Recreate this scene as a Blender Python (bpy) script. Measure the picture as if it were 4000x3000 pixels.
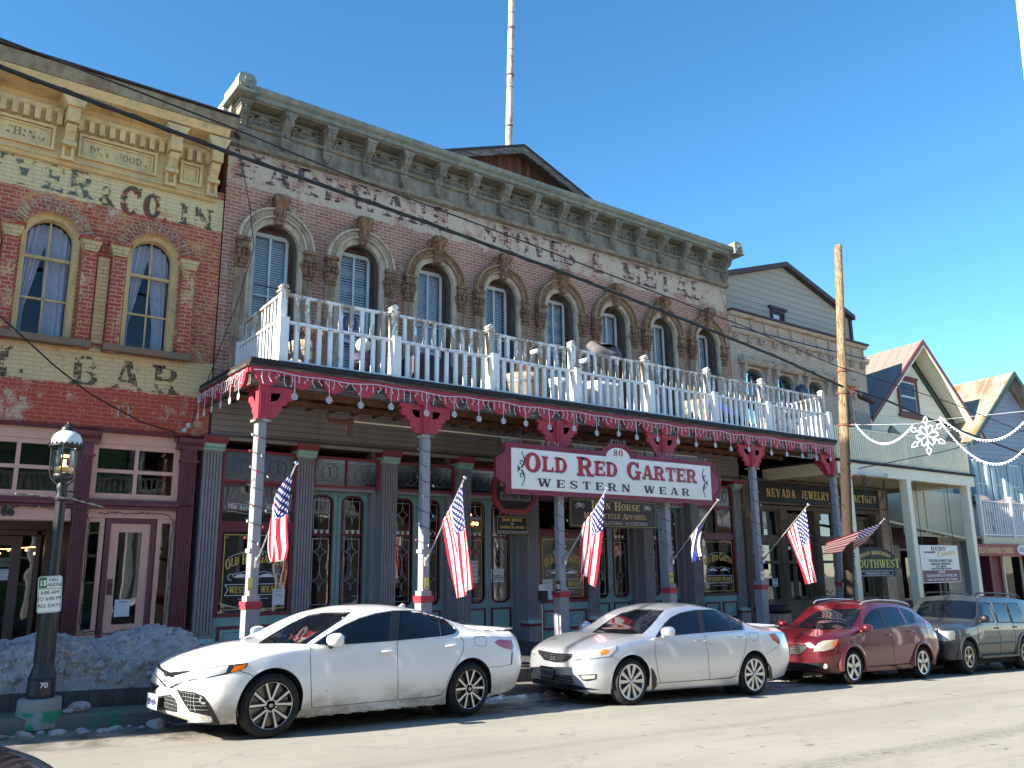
import bpy, bmesh, math, random
from math import sin, cos, pi, radians, sqrt, atan2
from mathutils import Vector, Matrix
from mathutils.bvhtree import BVHTree
from mathutils.geometry import delaunay_2d_cdt
random.seed(7)
for o in list(bpy.data.objects): bpy.data.objects.remove(o)
S = bpy.context.scene
COL = S.collection

# ------------------------------------------------------------------ camera
FPX = 3266.66
CR = Vector((0.79868246, -0.6016527, -0.01097055))
CU = Vector((-0.1208275, -0.17820259, 0.97654726))
CF = Vector((0.58949727, 0.77862563, 0.21502347))
cd = bpy.data.cameras.new('camera'); cam = bpy.data.objects.new('camera', cd); COL.objects.link(cam)
cd.sensor_width = 36; cd.lens = 36 * FPX / 4000; cd.clip_end = 3000; cd.clip_start = 0.05
cam.matrix_world = Matrix(((CR.x, CU.x, -CF.x, 0), (CR.y, CU.y, -CF.y, 0), (CR.z, CU.z, -CF.z, 0), (0, 0, 0, 1)))
S.camera = cam
S.render.resolution_x = 1024; S.render.resolution_y = 768
def ray(px, py): return (CF + CR * ((px - 2000) / FPX) - CU * ((py - 1500) / FPX))

# ------------------------------------------------------------------ world, sun, exposure
SUN_EL, SUN_BACK = 31.0, 6.0        # elevation; degrees behind the facade line
w = bpy.data.worlds.new('World'); S.world = w; w.use_nodes = True
wt = w.node_tree; bg = wt.nodes['Background']; bg.inputs[1].default_value = 0.099
sky = wt.nodes.new('ShaderNodeTexSky'); sky.sky_type = 'NISHITA'; sky.sun_disc = False
sky.sun_elevation = radians(SUN_EL); sky.altitude = 1900; sky.air_density = 1.0; sky.dust_density = 0.1; sky.ozone_density = 3.0
SD = Vector((-cos(radians(SUN_EL)) * cos(radians(SUN_BACK)), cos(radians(SUN_EL)) * sin(radians(SUN_BACK)), sin(radians(SUN_EL))))  # towards the sun
sky.sun_rotation = atan2(SD.x, SD.y)
hs = wt.nodes.new('ShaderNodeHueSaturation'); hs.inputs['Saturation'].default_value = 1.2; hs.inputs['Hue'].default_value = .491
wt.links.new(sky.outputs[0], hs.inputs['Color']); wt.links.new(hs.outputs[0], bg.inputs[0])
sd = bpy.data.lights.new('sun', 'SUN'); sd.energy = 5.0; sd.angle = radians(0.53); sd.color = (1.0, 0.93, 0.80)
sun = bpy.data.objects.new('sun', sd); COL.objects.link(sun)
sun.rotation_euler = (-SD).to_track_quat('-Z', 'Y').to_euler()
S.view_settings.view_transform = 'Standard'; S.view_settings.look = 'None'; S.view_settings.gamma = 1
S.view_settings.exposure = 1.66
S.render.engine = 'CYCLES'; S.cycles.max_bounces = 8; S.cycles.transparent_max_bounces = 12
S.cycles.use_denoising = True; S.cycles.sample_clamp_indirect = 6

# ------------------------------------------------------------------ node helpers
class NT:
    def __init__(s, name):
        s.m = bpy.data.materials.new(name); s.m.use_nodes = True; s.t = s.m.node_tree
        s.b = s.t.nodes['Principled BSDF']; s.out = s.t.nodes['Material Output']; s._o = None
    def n(s, t, **k):
        nd = s.t.nodes.new(t)
        for a, v in k.items(): setattr(nd, a, v)
        return nd
    def set(s, sock, v):
        if isinstance(v, bpy.types.NodeSocket): s.t.links.new(v, sock)
        elif isinstance(v, (tuple, list)) and len(v) == 3 and sock.type == 'RGBA': sock.default_value = (*v, 1)
        else: sock.default_value = v
    def obj(s):
        if s._o is None: s._o = s.n('ShaderNodeTexCoord').outputs['Object']
        return s._o
    def xyz(s, v=None):
        nd = s.n('ShaderNodeSeparateXYZ'); s.set(nd.inputs[0], v or s.obj()); return nd.outputs
    def comb(s, x, y, z):
        nd = s.n('ShaderNodeCombineXYZ')
        for i, v in enumerate((x, y, z)): s.set(nd.inputs[i], v)
        return nd.outputs[0]
    def math(s, op, a, b=0.0, c=None, clamp=False):
        nd = s.n('ShaderNodeMath', operation=op, use_clamp=clamp); s.set(nd.inputs[0], a); s.set(nd.inputs[1], b)
        if c is not None: s.set(nd.inputs[2], c)
        return nd.outputs[0]
    def mix(s, f, a, b, mode='MIX'):
        nd = s.n('ShaderNodeMix', data_type='RGBA', blend_type=mode); s.set(nd.inputs[0], f); s.set(nd.inputs[6], a); s.set(nd.inputs[7], b); return nd.outputs[2]
    def noise(s, sc, det=3, rough=.55, vec=None, dist=0, col=False):
        nd = s.n('ShaderNodeTexNoise'); s.set(nd.inputs['Vector'], vec or s.obj()); nd.inputs['Scale'].default_value = sc
        nd.inputs['Detail'].default_value = det; nd.inputs['Roughness'].default_value = rough; nd.inputs['Distortion'].default_value = dist
        return nd.outputs['Color' if col else 'Fac']
    def ramp(s, f, lo, hi, a=0.0, b=1.0):
        nd = s.n('ShaderNodeMapRange', interpolation_type='SMOOTHSTEP'); s.set(nd.inputs[0], f)
        for i, v in zip((1, 2, 3, 4), (lo, hi, a, b)): s.set(nd.inputs[i], v)
        return nd.outputs[0]
    def scl(s, x, y, z, v=None):
        nd = s.n('ShaderNodeVectorMath', operation='MULTIPLY'); s.set(nd.inputs[0], v or s.obj()); nd.inputs[1].default_value = (x, y, z); return nd.outputs[0]
    def bump(s, h, d=.01, st=1.0):
        nd = s.n('ShaderNodeBump'); nd.inputs['Distance'].default_value = d; nd.inputs['Strength'].default_value = st; s.set(nd.inputs['Height'], h)
        s.t.links.new(nd.outputs[0], s.b.inputs['Normal'])
    def band(s, z, lo, hi, soft=.03, wob=None, amp=.1):     # 1 between lo and hi, with an uneven edge
        if wob is not None: z = s.math('ADD', z, s.math('MULTIPLY', s.math('SUBTRACT', wob, .5), amp * 2))
        return s.math('MULTIPLY', s.ramp(z, lo - soft, lo + soft), s.ramp(z, hi - soft, hi + soft, 1.0, 0.0))
    def fin(s, col, rough=.8, metal=0.0, spec=None, **k):
        s.set(s.b.inputs['Base Color'], col); s.set(s.b.inputs['Roughness'], rough); s.set(s.b.inputs['Metallic'], metal)
        if spec is not None: s.b.inputs['Specular IOR Level'].default_value = spec
        for a, v in k.items(): s.set(s.b.inputs[a.replace('_', ' ')], v)
        return s.m
M = {}
def plain(name, c, rough=.7, metal=0.0, var=.18, sc=6.0, bump=0.0, **k):
    t = NT(name); n1 = t.noise(sc, 5, .65); n2 = t.noise(sc * 9, 3)
    f = t.math('ADD', t.math('MULTIPLY', t.ramp(n1, .3, .7), .7), t.math('MULTIPLY', n2, .3))
    d = tuple(x * (1 - var) for x in c); l = tuple(min(1, x * (1 + var)) for x in c)
    if bump: t.bump(n2, bump)
    M[name] = t.fin(t.mix(f, d, l), rough, metal, **k); return M[name]
def peel(name, paint, wood, amt=.5, sc=3.0, rough=.6, stretch=(1, 1, .35), streak=True):
    """old paint flaking off: patches of bare stuff show through"""
    t = NT(name); v = t.scl(*stretch)
    a = t.noise(sc, 6, .7, v, .6); b = t.noise(sc * 7, 4, .6, v); f = t.math('ADD', t.math('MULTIPLY', a, .7), t.math('MULTIPLY', b, .3))
    m = t.ramp(f, amt, amt + .05)
    dirt = t.ramp(t.noise(2.2, 5, .7, t.scl(1, 1, .4)), .35, .75)
    pc = t.mix(t.math('MULTIPLY', dirt, .35), paint, tuple(x * .62 for x in paint))
    wc = t.mix(b, tuple(x * .6 for x in wood), wood)
    t.bump(m, .003)
    M[name] = t.fin(t.mix(m, wc, pc), rough); return M[name]
def thin_glass(name, tint=(.5, .55, .55), refl=1.0, rough=.02, k=.95):
    t = NT(name); nt = t.t
    tr = t.n('ShaderNodeBsdfTransparent'); tr.inputs[0].default_value = (*tint, 1)
    gl = t.n('ShaderNodeBsdfGlossy'); gl.inputs[0].default_value = (refl, refl, refl, 1); gl.inputs['Roughness'].default_value = rough
    fr = t.n('ShaderNodeFresnel'); fr.inputs[0].default_value = 1.6
    bp = t.n('ShaderNodeBump'); bp.inputs['Distance'].default_value = .02; bp.inputs['Strength'].default_value = .12; t.set(bp.inputs['Height'], t.noise(1.3, 2)); nt.links.new(bp.outputs[0], gl.inputs['Normal'])
    f = t.math('ADD', t.math('MULTIPLY', fr.outputs[0], k), .0, clamp=True)
    mx = t.n('ShaderNodeMixShader'); t.set(mx.inputs[0], f); nt.links.new(tr.outputs[0], mx.inputs[1]); nt.links.new(gl.outputs[0], mx.inputs[2])
    nt.links.new(mx.outputs[0], t.out.inputs[0]); M[name] = t.m; return t.m
def emit(name, c, st):
    t = NT(name); t.fin(c, .5); t.b.inputs['Emission Color'].default_value = (*c, 1); t.b.inputs['Emission Strength'].default_value = st; M[name] = t.m

# ------------------------------------------------------------------ mesh helpers
class MB:
    def __init__(s): s.v = []; s.f = []; s.mi = []; s.sm = []; s.uv = {}
    def add(s, vs, fs, mi=0, sm=False):
        o = len(s.v); s.v += [Vector(v) for v in vs]
        for f in fs: s.f.append([o + i for i in f]); s.mi.append(mi); s.sm.append(sm)
    def box(s, x0, x1, y0, y1, z0, z1, mi=0):
        s.add([(x0,y0,z0),(x1,y0,z0),(x1,y1,z0),(x0,y1,z0),(x0,y0,z1),(x1,y0,z1),(x1,y1,z1),(x0,y1,z1)],
              [(0,3,2,1),(4,5,6,7),(0,1,5,4),(1,2,6,5),(2,3,7,6),(3,0,4,7)], mi)
    def cbox(s, c, d, mi=0): s.box(c[0]-d[0]/2, c[0]+d[0]/2, c[1]-d[1]/2, c[1]+d[1]/2, c[2]-d[2]/2, c[2]+d[2]/2, mi)
    def bar(s, a, b, w, h, mi=0, up=(0, 0, 1)):
        a = Vector(a); b = Vector(b); d = (b - a).normalized(); r = d.cross(Vector(up)).normalized(); u = r.cross(d)
        vs = [p + r * (i * w / 2) + u * (j * h / 2) for p in (a, b) for i, j in ((-1,-1),(1,-1),(1,1),(-1,1))]
        s.add(vs, [(0,1,2,3),(7,6,5,4),(0,4,5,1),(1,5,6,2),(2,6,7,3),(3,7,4,0)], mi)
    def prism(s, pts, a, b, ax='y', mi=0, sm=False):
        mk = {'y': lambda p, t: (p[0], t, p[1]), 'x': lambda p, t: (t, p[0], p[1]), 'z': lambda p, t: (p[0], p[1], t)}[ax]
        n = len(pts); vs = [mk(p, a) for p in pts] + [mk(p, b) for p in pts]
        s.add(vs, [list(range(n))[::-1], list(range(n, 2 * n))], mi)
        o = len(s.v) - 2 * n
        for i in range(n):
            j = (i + 1) % n; s.f.append([o+i, o+j, o+n+j, o+n+i]); s.mi.append(mi); s.sm.append(sm)
    def tube(s, pts, r, n=8, mi=0, closed=False):
        pts = [Vector(p) for p in pts]; rs = r if isinstance(r, (list, tuple)) else [r] * len(pts); rings = []; prev = None
        m = len(pts)
        for i, p in enumerate(pts):
            d = (pts[(i+1) % m] - pts[i-1]) if closed else (pts[min(i+1, m-1)] - pts[max(i-1, 0)])
            if d.length < 1e-9: d = Vector((0, 0, 1))
            d.normalize()
            if prev is None: a = d.orthogonal().normalized()
            else:
                a = prev - d * prev.dot(d)
                a = a.normalized() if a.length > 1e-6 else d.orthogonal().normalized()
            prev = a; b = d.cross(a)
            rings.append([p + (a * cos(2*pi*k/n) + b * sin(2*pi*k/n)) * rs[i] for k in range(n)])
        vs = [v for q in rings for v in q]; fs = []
        for i in range(m if closed else m - 1):
            i2 = (i + 1) % m
            for k in range(n): fs.append((i*n+k, i*n+(k+1)%n, i2*n+(k+1)%n, i2*n+k))
        s.add(vs, fs, mi, True)
        if not closed: s.add(rings[0][::-1], [range(n)], mi); s.add(rings[-1], [range(n)], mi)
    def lathe(s, prof, cx=0, cy=0, n=24, mi=0, sm=True, ax='z', a0=0.0, a1=2*pi):
        """prof: (radius, height) pairs round a vertical (or y) axis"""
        full = abs(a1 - a0 - 2*pi) < 1e-6; k = n if full else n + 1; vs = []
        for r, h in prof:
            for i in range(k):
                a = a0 + (a1 - a0) * i / n
                vs.append((cx + r*cos(a), cy + r*sin(a), h) if ax == 'z' else (cx + r*cos(a), h, cy + r*sin(a)) if ax == 'y' else (h, cx + r*cos(a), cy + r*sin(a)))
        fs = [(j*k+i, j*k+(i+1) % k, (j+1)*k+(i+1) % k, (j+1)*k+i) for j in range(len(prof)-1) for i in range(k if full else k-1)]
        s.add(vs, fs, mi, sm)
    def ball(s, c, r, n=10, mi=0, sq=(1, 1, 1)):
        vs = []; fs = []
        for i in range(n + 1):
            t = pi * i / n
            for j in range(n): vs.append((c[0] + r*sq[0]*sin(t)*cos(2*pi*j/n), c[1] + r*sq[1]*sin(t)*sin(2*pi*j/n), c[2] + r*sq[2]*cos(t)))
        for i in range(n):
            for j in range(n): fs.append((i*n+j, (i+1)*n+j, (i+1)*n+(j+1) % n, i*n+(j+1) % n))
        s.add(vs, fs, mi, True)
    def arch(s, cx, zs, r0, r1, y0, y1, mi=0, n=24, a0=0.0, a1=pi, rz=1.0, sm=False):
        """a ring segment standing in the xz plane"""
        vs = []
        for i in range(n + 1):
            a = a0 + (a1 - a0) * i / n
            for r, yy in ((r0, y0), (r1, y0), (r1, y1), (r0, y1)): vs.append((cx + r*cos(a), yy, zs + r*rz*sin(a)))
        fs = [(i*4+k, i*4+(k+1) % 4, i*4+4+(k+1) % 4, i*4+4+k) for i in range(n) for k in range(4)]
        s.add(vs, fs, mi, sm); s.add(vs[:4], [(3,2,1,0)], mi); s.add(vs[-4:], [(0,1,2,3)], mi)
    def grid(s, fn, nu, nv, mi=0, sm=True, uv=False, flip=False):
        vs = [fn(i / nu, j / nv) for i in range(nu + 1) for j in range(nv + 1)]; k = nv + 1; o = len(s.v)
        fs = [(i*k+j, i*k+j+1, (i+1)*k+j+1, (i+1)*k+j) for i in range(nu) for j in range(nv)]
        if flip: fs = [f[::-1] for f in fs]
        if uv:
            for i in range(nu + 1):
                for j in range(nv + 1): s.uv[o + i*k + j] = (i / nu, j / nv)
        s.add(vs, fs, mi, sm)
    def xf(s, m):
        s.v = [m @ v for v in s.v]; return s
    def build(s, name, mats, parent=None, bevel=0.0, **tags):
        me = bpy.data.meshes.new(name); off = parent.get('_w') if parent is not None else None
        off = Vector(off) if off is not None else Vector((0, 0, 0))
        me.from_pydata([v - off for v in s.v], [], s.f)
        if not isinstance(mats, (list, tuple)): mats = [mats]
        for m in mats: me.materials.append(M[m] if isinstance(m, str) else m)
        me.polygons.foreach_set('material_index', s.mi); me.polygons.foreach_set('use_smooth', s.sm)
        if s.uv:
            l = me.uv_layers.new(name='UVMap')
            for lp in me.loops: l.data[lp.index].uv = s.uv.get(lp.vertex_index, (0, 0))
        me.update()
        o = bpy.data.objects.new(name, me); COL.objects.link(o)
        if parent is not None:
            o.parent = parent
            if parent.get('_w') is not None: o['_w'] = parent['_w']
        if bevel:
            md = o.modifiers.new('bevel', 'BEVEL'); md.width = bevel; md.segments = 2; md.limit_method = 'ANGLE'
        tag(o, **tags); return o
def tag(o, label=None, cat=None, group=None, kind=None):
    for k, v in (('label', label), ('category', cat), ('group', group), ('kind', kind)):
        if v: o[k] = v
    return o
def thing(name, label, cat, loc=(0, 0, 0), group=None):
    o = bpy.data.objects.new(name, None); COL.objects.link(o); o.location = loc; o.empty_display_size = .2
    o['_w'] = tuple(loc); return tag(o, label, cat, group)
def text(parent, s, x, y, z, h, mat, name='lettering', ext=.004, offs=0.0, align='CENTER', sx=1.0, bend=None, shear=0.0, rot=None, world=True, space=1.0):
    """flat letters facing the street (-y); (x, z) is the middle of the baseline; bend(x) lifts letters along an arc"""
    cu = bpy.data.curves.new(name, 'FONT'); cu.body = s; cu.align_x = align; cu.size = h * 1.38; cu.extrude = ext; cu.offset = offs; cu.shear = shear; cu.space_character = space; cu.resolution_u = 3
    t = bpy.data.objects.new(name, cu); COL.objects.link(t)
    bpy.context.view_layer.update()
    me = bpy.data.meshes.new_from_object(t.evaluated_get(bpy.context.evaluated_depsgraph_get())); bpy.data.objects.remove(t); bpy.data.curves.remove(cu)
    off = Vector(parent['_w']) if parent is not None and parent.get('_w') is not None else Vector((0, 0, 0))
    for v in me.vertices:
        a, b, c = v.co.x * sx, v.co.y, v.co.z
        if bend: b += bend(a)
        if rot: a, b = a*cos(rot) - b*sin(rot), a*sin(rot) + b*cos(rot)
        v.co = Vector((x + a, y - c, z + b)) - off
    me.materials.clear(); me.materials.append(M[mat] if isinstance(mat, str) else mat)
    o = bpy.data.objects.new(name, me); COL.objects.link(o)
    if parent is not None:
        o.parent = parent
        if parent.get('_w') is not None: o['_w'] = parent['_w']
    return o

# ------------------------------------------------------------------ slab-serif sign painter's alphabet (strokes on a unit-high cell)
T_, t_ = .23, .10
def _v(x, y0, y1, w=T_, s=3): return ('v', x, y0, y1, w, s)
def _h(x0, x1, y, w=t_): return ('h', x0, x1, y, w)
def _tk(x, y0, y1, w=.08): return ('v', x, y0, y1, w, 0)
def _d(x0, y0, x1, y1, w, s=0): return ('d', x0, y0, x1, y1, w, s)
def _o(cx, cy, rx, ry, a0=0, a1=360, w=T_): return ('o', cx, cy, rx, ry, a0, a1, w)
GL = {
 'O': (.9, [_o(.45,.5,.42,.5)]), 'L': (.8, [_v(.2,0,1), _h(.2,.75,.05), _tk(.72,0,.32)]),
 'D': (.9, [_v(.2,0,1), _h(.15,.45,.95), _h(.15,.45,.05), _o(.4,.5,.45,.5,-90,90)]),
 'R': (.95, [_v(.2,0,1), _h(.2,.5,.95), _h(.2,.5,.48), _o(.46,.715,.35,.285,-90,90,.2), _d(.5,.5,.74,0,.2,1)]),
 'E': (.82, [_v(.2,0,1), _h(.2,.75,.95), _h(.2,.75,.05), _h(.2,.58,.5), _tk(.73,.7,1), _tk(.73,0,.3), _tk(.56,.38,.62)]),
 'G': (.92, [_o(.46,.5,.42,.5,38,322), _v(.74,.02,.48,.17,2), _tk(.74,.68,.98)]),
 'A': (.95, [_d(.44,1,.16,0,.1,1), _d(.5,1,.78,0,T_,1), _h(.25,.68,.3)]),
 'T': (.85, [_v(.42,0,1,T_,1), _h(.05,.8,.95), _tk(.07,.68,1), _tk(.78,.68,1)]),
 'W': (1.3, [_d(.18,1,.4,0,T_,2), _d(.66,1,.45,0,.1,0), _d(.66,1,.88,0,T_,2), _d(1.12,1,.92,0,.1,2)]),
 'S': (.8, [_o(.4,.73,.32,.27,40,250,.17), _o(.4,.27,.34,.27,-140,70,.17), _d(.16,.68,.62,.34,.22), _tk(.68,.68,.98), _tk(.1,.02,.32)]),
 'N': (1.0, [_v(.2,0,1,.12), _v(.8,0,1,.12), _d(.2,1,.78,0,T_,0)]),
 'H': (.98, [_v(.22,0,1), _v(.76,0,1), _h(.22,.76,.5)]),
 'V': (.95, [_d(.18,1,.45,0,T_,2), _d(.78,1,.5,0,.1,2)]),
 'M': (1.15, [_v(.18,0,1,.12), _v(.95,0,1,T_), _d(.2,1,.55,.05,T_), _d(.92,1,.6,.05,.1)]),
 'B': (.88, [_v(.2,0,1), _h(.2,.45,.95), _h(.2,.5,.5), _h(.2,.5,.05), _o(.42,.73,.33,.27,-90,90,.2), _o(.46,.27,.36,.27,-90,90,.2)]),
 'I': (.42, [_v(.2,0,1)]), 'C': (.88, [_o(.46,.5,.42,.5,40,320), _tk(.76,.66,.96)]),
 'F': (.8, [_v(.2,0,1), _h(.2,.75,.95), _h(.2,.58,.5), _tk(.73,.7,1), _tk(.56,.38,.62)]),
 'P': (.85, [_v(.2,0,1), _h(.2,.5,.95), _h(.2,.5,.45), _o(.46,.7,.35,.3,-90,90,.2)]),
 'Y': (.95, [_v(.46,0,.5,T_,1), _d(.16,1,.46,.45,T_,2), _d(.78,1,.5,.45,.1,2)]),
 'U': (.95, [_v(.2,.3,1,T_,2), _v(.76,.3,1,.12,2), _o(.47,.35,.33,.35,180,360,.18)]),
 'K': (.98, [_v(.2,0,1), _d(.75,1,.3,.45,.1,2), _d(.45,.6,.8,0,.2,1)]),
 'J': (.6, [_v(.4,.25,1,T_,2), _o(.24,.25,.22,.25,180,360,.14)]), 'X': (.9, [_d(.2,1,.74,0,T_,3), _d(.72,1,.22,0,.1,3)]),
 'Q': (.9, [_o(.45,.5,.42,.5), _d(.5,.3,.8,-.08,.14)]), 'Z': (.8, [_h(.1,.7,.95), _h(.1,.72,.05), _d(.62,.95,.2,.05,.2)]),
 '8': (.72, [_o(.36,.74,.26,.26,0,360,.15), _o(.36,.27,.31,.27,0,360,.18)]), '0': (.72, [_o(.36,.5,.32,.5,0,360,.2)]),
 '&': (.95, [_o(.38,.76,.22,.24,0,360,.13), _o(.36,.27,.31,.27,60,330,.17), _d(.22,.62,.8,.02,.18)]),
 '.': (.3, [_v(.15,0,.16,.16,0)]), '-': (.45, [_h(.08,.4,.45,.14)]), ' ': (.55, []), "'": (.25, [_v(.12,.72,1,.1,0)])}
def glyph(mb, ch, X, Z, h, y, thick=.003, sx=1.0, mi=0, off=(0, 0), serif=.1):
    W, st = GL[ch]; k = 0
    for q in st:
        y0 = y - k * .0004; k += 1; P = []
        def poly(pts): mb.prism([(X + (p[0]*sx + off[0]) * h, Z + (p[1] + off[1]) * h) for p in pts], y0 - thick, y0, 'y', mi)
        def slab(cx, cy, w, up):
            nonlocal y0, k
            k += 1; y0 = y - k * .0004; a = .08 * (1 if up else -1); e = w / 2 + serif
            poly([(cx - e, cy), (cx + e, cy), (cx + e, cy - a * .8), (cx + w/2, cy - a * 1.5), (cx - w/2, cy - a * 1.5), (cx - e, cy - a * .8)])
        if q[0] == 'v':
            _, x, a, b, ww, sf = q; poly([(x-ww/2, a), (x+ww/2, a), (x+ww/2, b), (x-ww/2, b)])
            if sf & 1: slab(x, a, ww, False)
            if sf & 2: slab(x, b, ww, True)
        elif q[0] == 'h':
            _, a, b, yy, ww = q; poly([(a, yy-ww/2), (b, yy-ww/2), (b, yy+ww/2), (a, yy+ww/2)])
        elif q[0] == 'd':
            _, a, b, c, d, ww, sf = q; e = ww / 2 * sqrt(1 + ((c-a) / (d-b)) ** 2) if d != b else ww/2
            poly([(a-e, b), (a+e, b), (c+e, d), (c-e, d)])
            if sf & 2: slab(a, b, ww, True)
            if sf & 1: slab(c, d, ww, False)
        else:
            _, cx, cy, rx, ry, a0, a1, ww = q; n = max(6, int(abs(a1-a0) / 14)); outer = []; inner = []
            for i in range(n + 1):
                t = radians(a0 + (a1-a0) * i / n); outer.append((cx + rx*cos(t), cy + ry*sin(t)))
                inner.append((cx + (rx-ww)*cos(t), cy + (ry-t_)*sin(t)))
            for i in range(n): poly([outer[i], outer[i+1], inner[i+1], inner[i]])
def slab_text(mb, s, x0, x1, z, h, y, thick=.003, mi=0, off=(0, 0), big=None, gap=.06, curve=None, serif=.1):
    """fit the words between x0 and x1; letters listed in big are drawn taller"""
    hs = [h * (big or {}).get(i, 1.0) for i in range(len(s))]
    tot = sum(GL[c][0] * q + gap * h for c, q in zip(s, hs)) - gap * h; sx = (x1 - x0) / tot; x = x0
    for i, c in enumerate(s):
        zz = z - (hs[i] - h) * .35 + (curve((x - x0) / (x1 - x0)) if curve else 0)
        glyph(mb, c, x, zz, hs[i], y - (i % 2) * .0002, thick, sx, mi, off, serif); x += (GL[c][0] * hs[i] + gap * h) * sx
# ------------------------------------------------------------------ materials
def brick(name, c1, c2, mortar, bands=(), worn=None, zbias=0, bw=.21, rh=.072, ms=.009, bump=.006, top=None, wornamt=.55):
    t = NT(name); x, y, z = t.xyz(); vec = t.comb(t.math('ADD', x, y), z, 0.0)
    dv = t.n('ShaderNodeVectorMath', operation='ADD'); t.set(dv.inputs[0], vec)
    nz = t.n('ShaderNodeVectorMath', operation='MULTIPLY_ADD'); t.set(nz.inputs[0], t.noise(5, 2, col=True)); nz.inputs[1].default_value = (.012, .012, 0); nz.inputs[2].default_value = (-.006, -.006, 0)
    t.set(dv.inputs[1], nz.outputs[0])
    b = t.n('ShaderNodeTexBrick', offset=.5, squash=1.0); t.set(b.inputs['Vector'], dv.outputs[0])
    for k, v in (('Scale', 1), ('Mortar Size', ms), ('Mortar Smooth', .25), ('Bias', -.1), ('Brick Width', bw), ('Row Height', rh)): b.inputs[k].default_value = v
    b.inputs['Color1'].default_value = (*c1, 1); b.inputs['Color2'].default_value = (*c2, 1); b.inputs['Mortar'].default_value = (*mortar, 1)
    big = t.noise(.7, 5, .6); mid = t.noise(4, 5, .65); fine = t.noise(30, 3)
    col = b.outputs['Color']; mort = b.outputs['Fac']
    col = t.mix(t.math('MULTIPLY', t.ramp(big, .42, .68), .3), col, tuple(v * .55 for v in c1))
    if worn: col = t.mix(t.math('MULTIPLY', t.ramp(t.math('ADD', t.math('MULTIPLY', mid, .6), t.math('MULTIPLY', fine, .4)), wornamt, wornamt + .05), .9), col, worn)
    for lo, hi, c, cover, amp in bands:        # painted bands, worn off in patches, mortar joints showing through
        m = t.band(z, lo, hi, .02, t.noise(3.2, 5, .7), amp)
        e = t.math('ADD', t.math('MULTIPLY', t.noise(1.1, 3, .6), .45), t.math('ADD', t.math('MULTIPLY', mid, .35), t.math('MULTIPLY', fine, .2)))
        k = t.ramp(e, cover, cover + .06, 1.0, 0.0)
        k = t.math('MULTIPLY', t.math('MULTIPLY', k, m), t.math('SUBTRACT', 1.0, t.math('MULTIPLY', mort, .45)))
        col = t.mix(k, col, c)
    streak = t.ramp(t.noise(1.6, 5, .7, t.scl(2.5, 1, .25)), .5, .8)
    col = t.mix(t.math('MULTIPLY', streak, .35), col, (.09, .075, .06))
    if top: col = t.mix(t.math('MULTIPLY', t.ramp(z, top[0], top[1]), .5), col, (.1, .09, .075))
    t.bump(t.math('ADD', t.math('MULTIPLY', t.math('SUBTRACT', 1.0, mort), 1.0), t.math('MULTIPLY', fine, .5)), bump)
    M[name] = t.fin(col, .9, 0, .2); return M[name]
# object space of each building starts at its thing's empty (facade line, z = -1.5)
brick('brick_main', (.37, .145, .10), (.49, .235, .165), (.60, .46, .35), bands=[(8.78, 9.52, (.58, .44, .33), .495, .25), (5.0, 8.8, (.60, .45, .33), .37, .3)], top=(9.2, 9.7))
brick('brick_saloon', (.42, .08, .045), (.50, .13, .075), (.58, .34, .22), bands=[(7.72, 8.35, (.68, .52, .27), .55, .10), (4.5, 5.16, (.66, .50, .26), .59, .10), (3.75, 4.52, (.46, .075, .05), .55, .10), (3.75, 8.4, (.58, .42, .28), .40, .02)], worn=(.58, .32, .13), wornamt=.525)
brick('brick_pier', (.42, .07, .045), (.46, .09, .06), (.55, .36, .24), worn=(.58, .42, .2), wornamt=.53)
brick('brick_yellow', (.66, .46, .21), (.70, .50, .24), (.48, .30, .14), worn=(.42, .12, .07), wornamt=.57)
brick('brick_beige', (.58, .42, .31), (.66, .50, .38), (.42, .31, .24), worn=(.62, .50, .40), ms=.012, bump=.012)
brick('paint_grey_brick', (.30, .27, .25), (.31, .28, .26), (.17, .16, .16), bw=6.0, rh=.11, ms=.008)
def lettering(name, c, cover=.52, sc=5.0):
    """sign painter's letters left on the wall: flakes are missing, brick shows"""
    t = NT(name); nt = t.t; x, y, z = t.xyz()
    b = t.n('ShaderNodeTexBrick', offset=.5); t.set(b.inputs['Vector'], t.comb(t.math('ADD', x, y), z, 0.0))
    for k, v in (('Scale', 1), ('Mortar Size', .009), ('Mortar Smooth', .2), ('Brick Width', .21), ('Row Height', .072)): b.inputs[k].default_value = v
    b.inputs['Color1'].default_value = (0, 0, 0, 1); b.inputs['Color2'].default_value = (1, 1, 1, 1); b.inputs['Mortar'].default_value = (.5, .5, .5, 1)
    per = t.n('ShaderNodeSeparateColor'); t.set(per.inputs[0], b.outputs['Color'])
    e = t.math('ADD', t.math('MULTIPLY', t.noise(sc, 6, .7), .62), t.math('ADD', t.math('MULTIPLY', t.noise(34, 2), .2), t.math('MULTIPLY', per.outputs[0], .18)))
    a = t.math('MULTIPLY', t.ramp(e, cover, cover + .07, 1.0, 0.0), t.math('SUBTRACT', 1.0, t.math('MULTIPLY', b.outputs['Fac'], .75)))
    t.set(t.b.inputs['Alpha'], t.math('MULTIPLY', a, .9)); M[name] = t.fin(t.mix(t.noise(9, 4), tuple(v * .6 for v in c), c), .9, 0, .2); return M[name]
lettering('faded_black', (.15, .085, .10), .455); lettering('faded_green', (.15, .18, .16), .455); lettering('faded_red', (.42, .08, .06), .57); lettering('faded_dark', (.15, .12, .09), .475)
lettering('faded_panel', (.34, .28, .16), .47)
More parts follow.
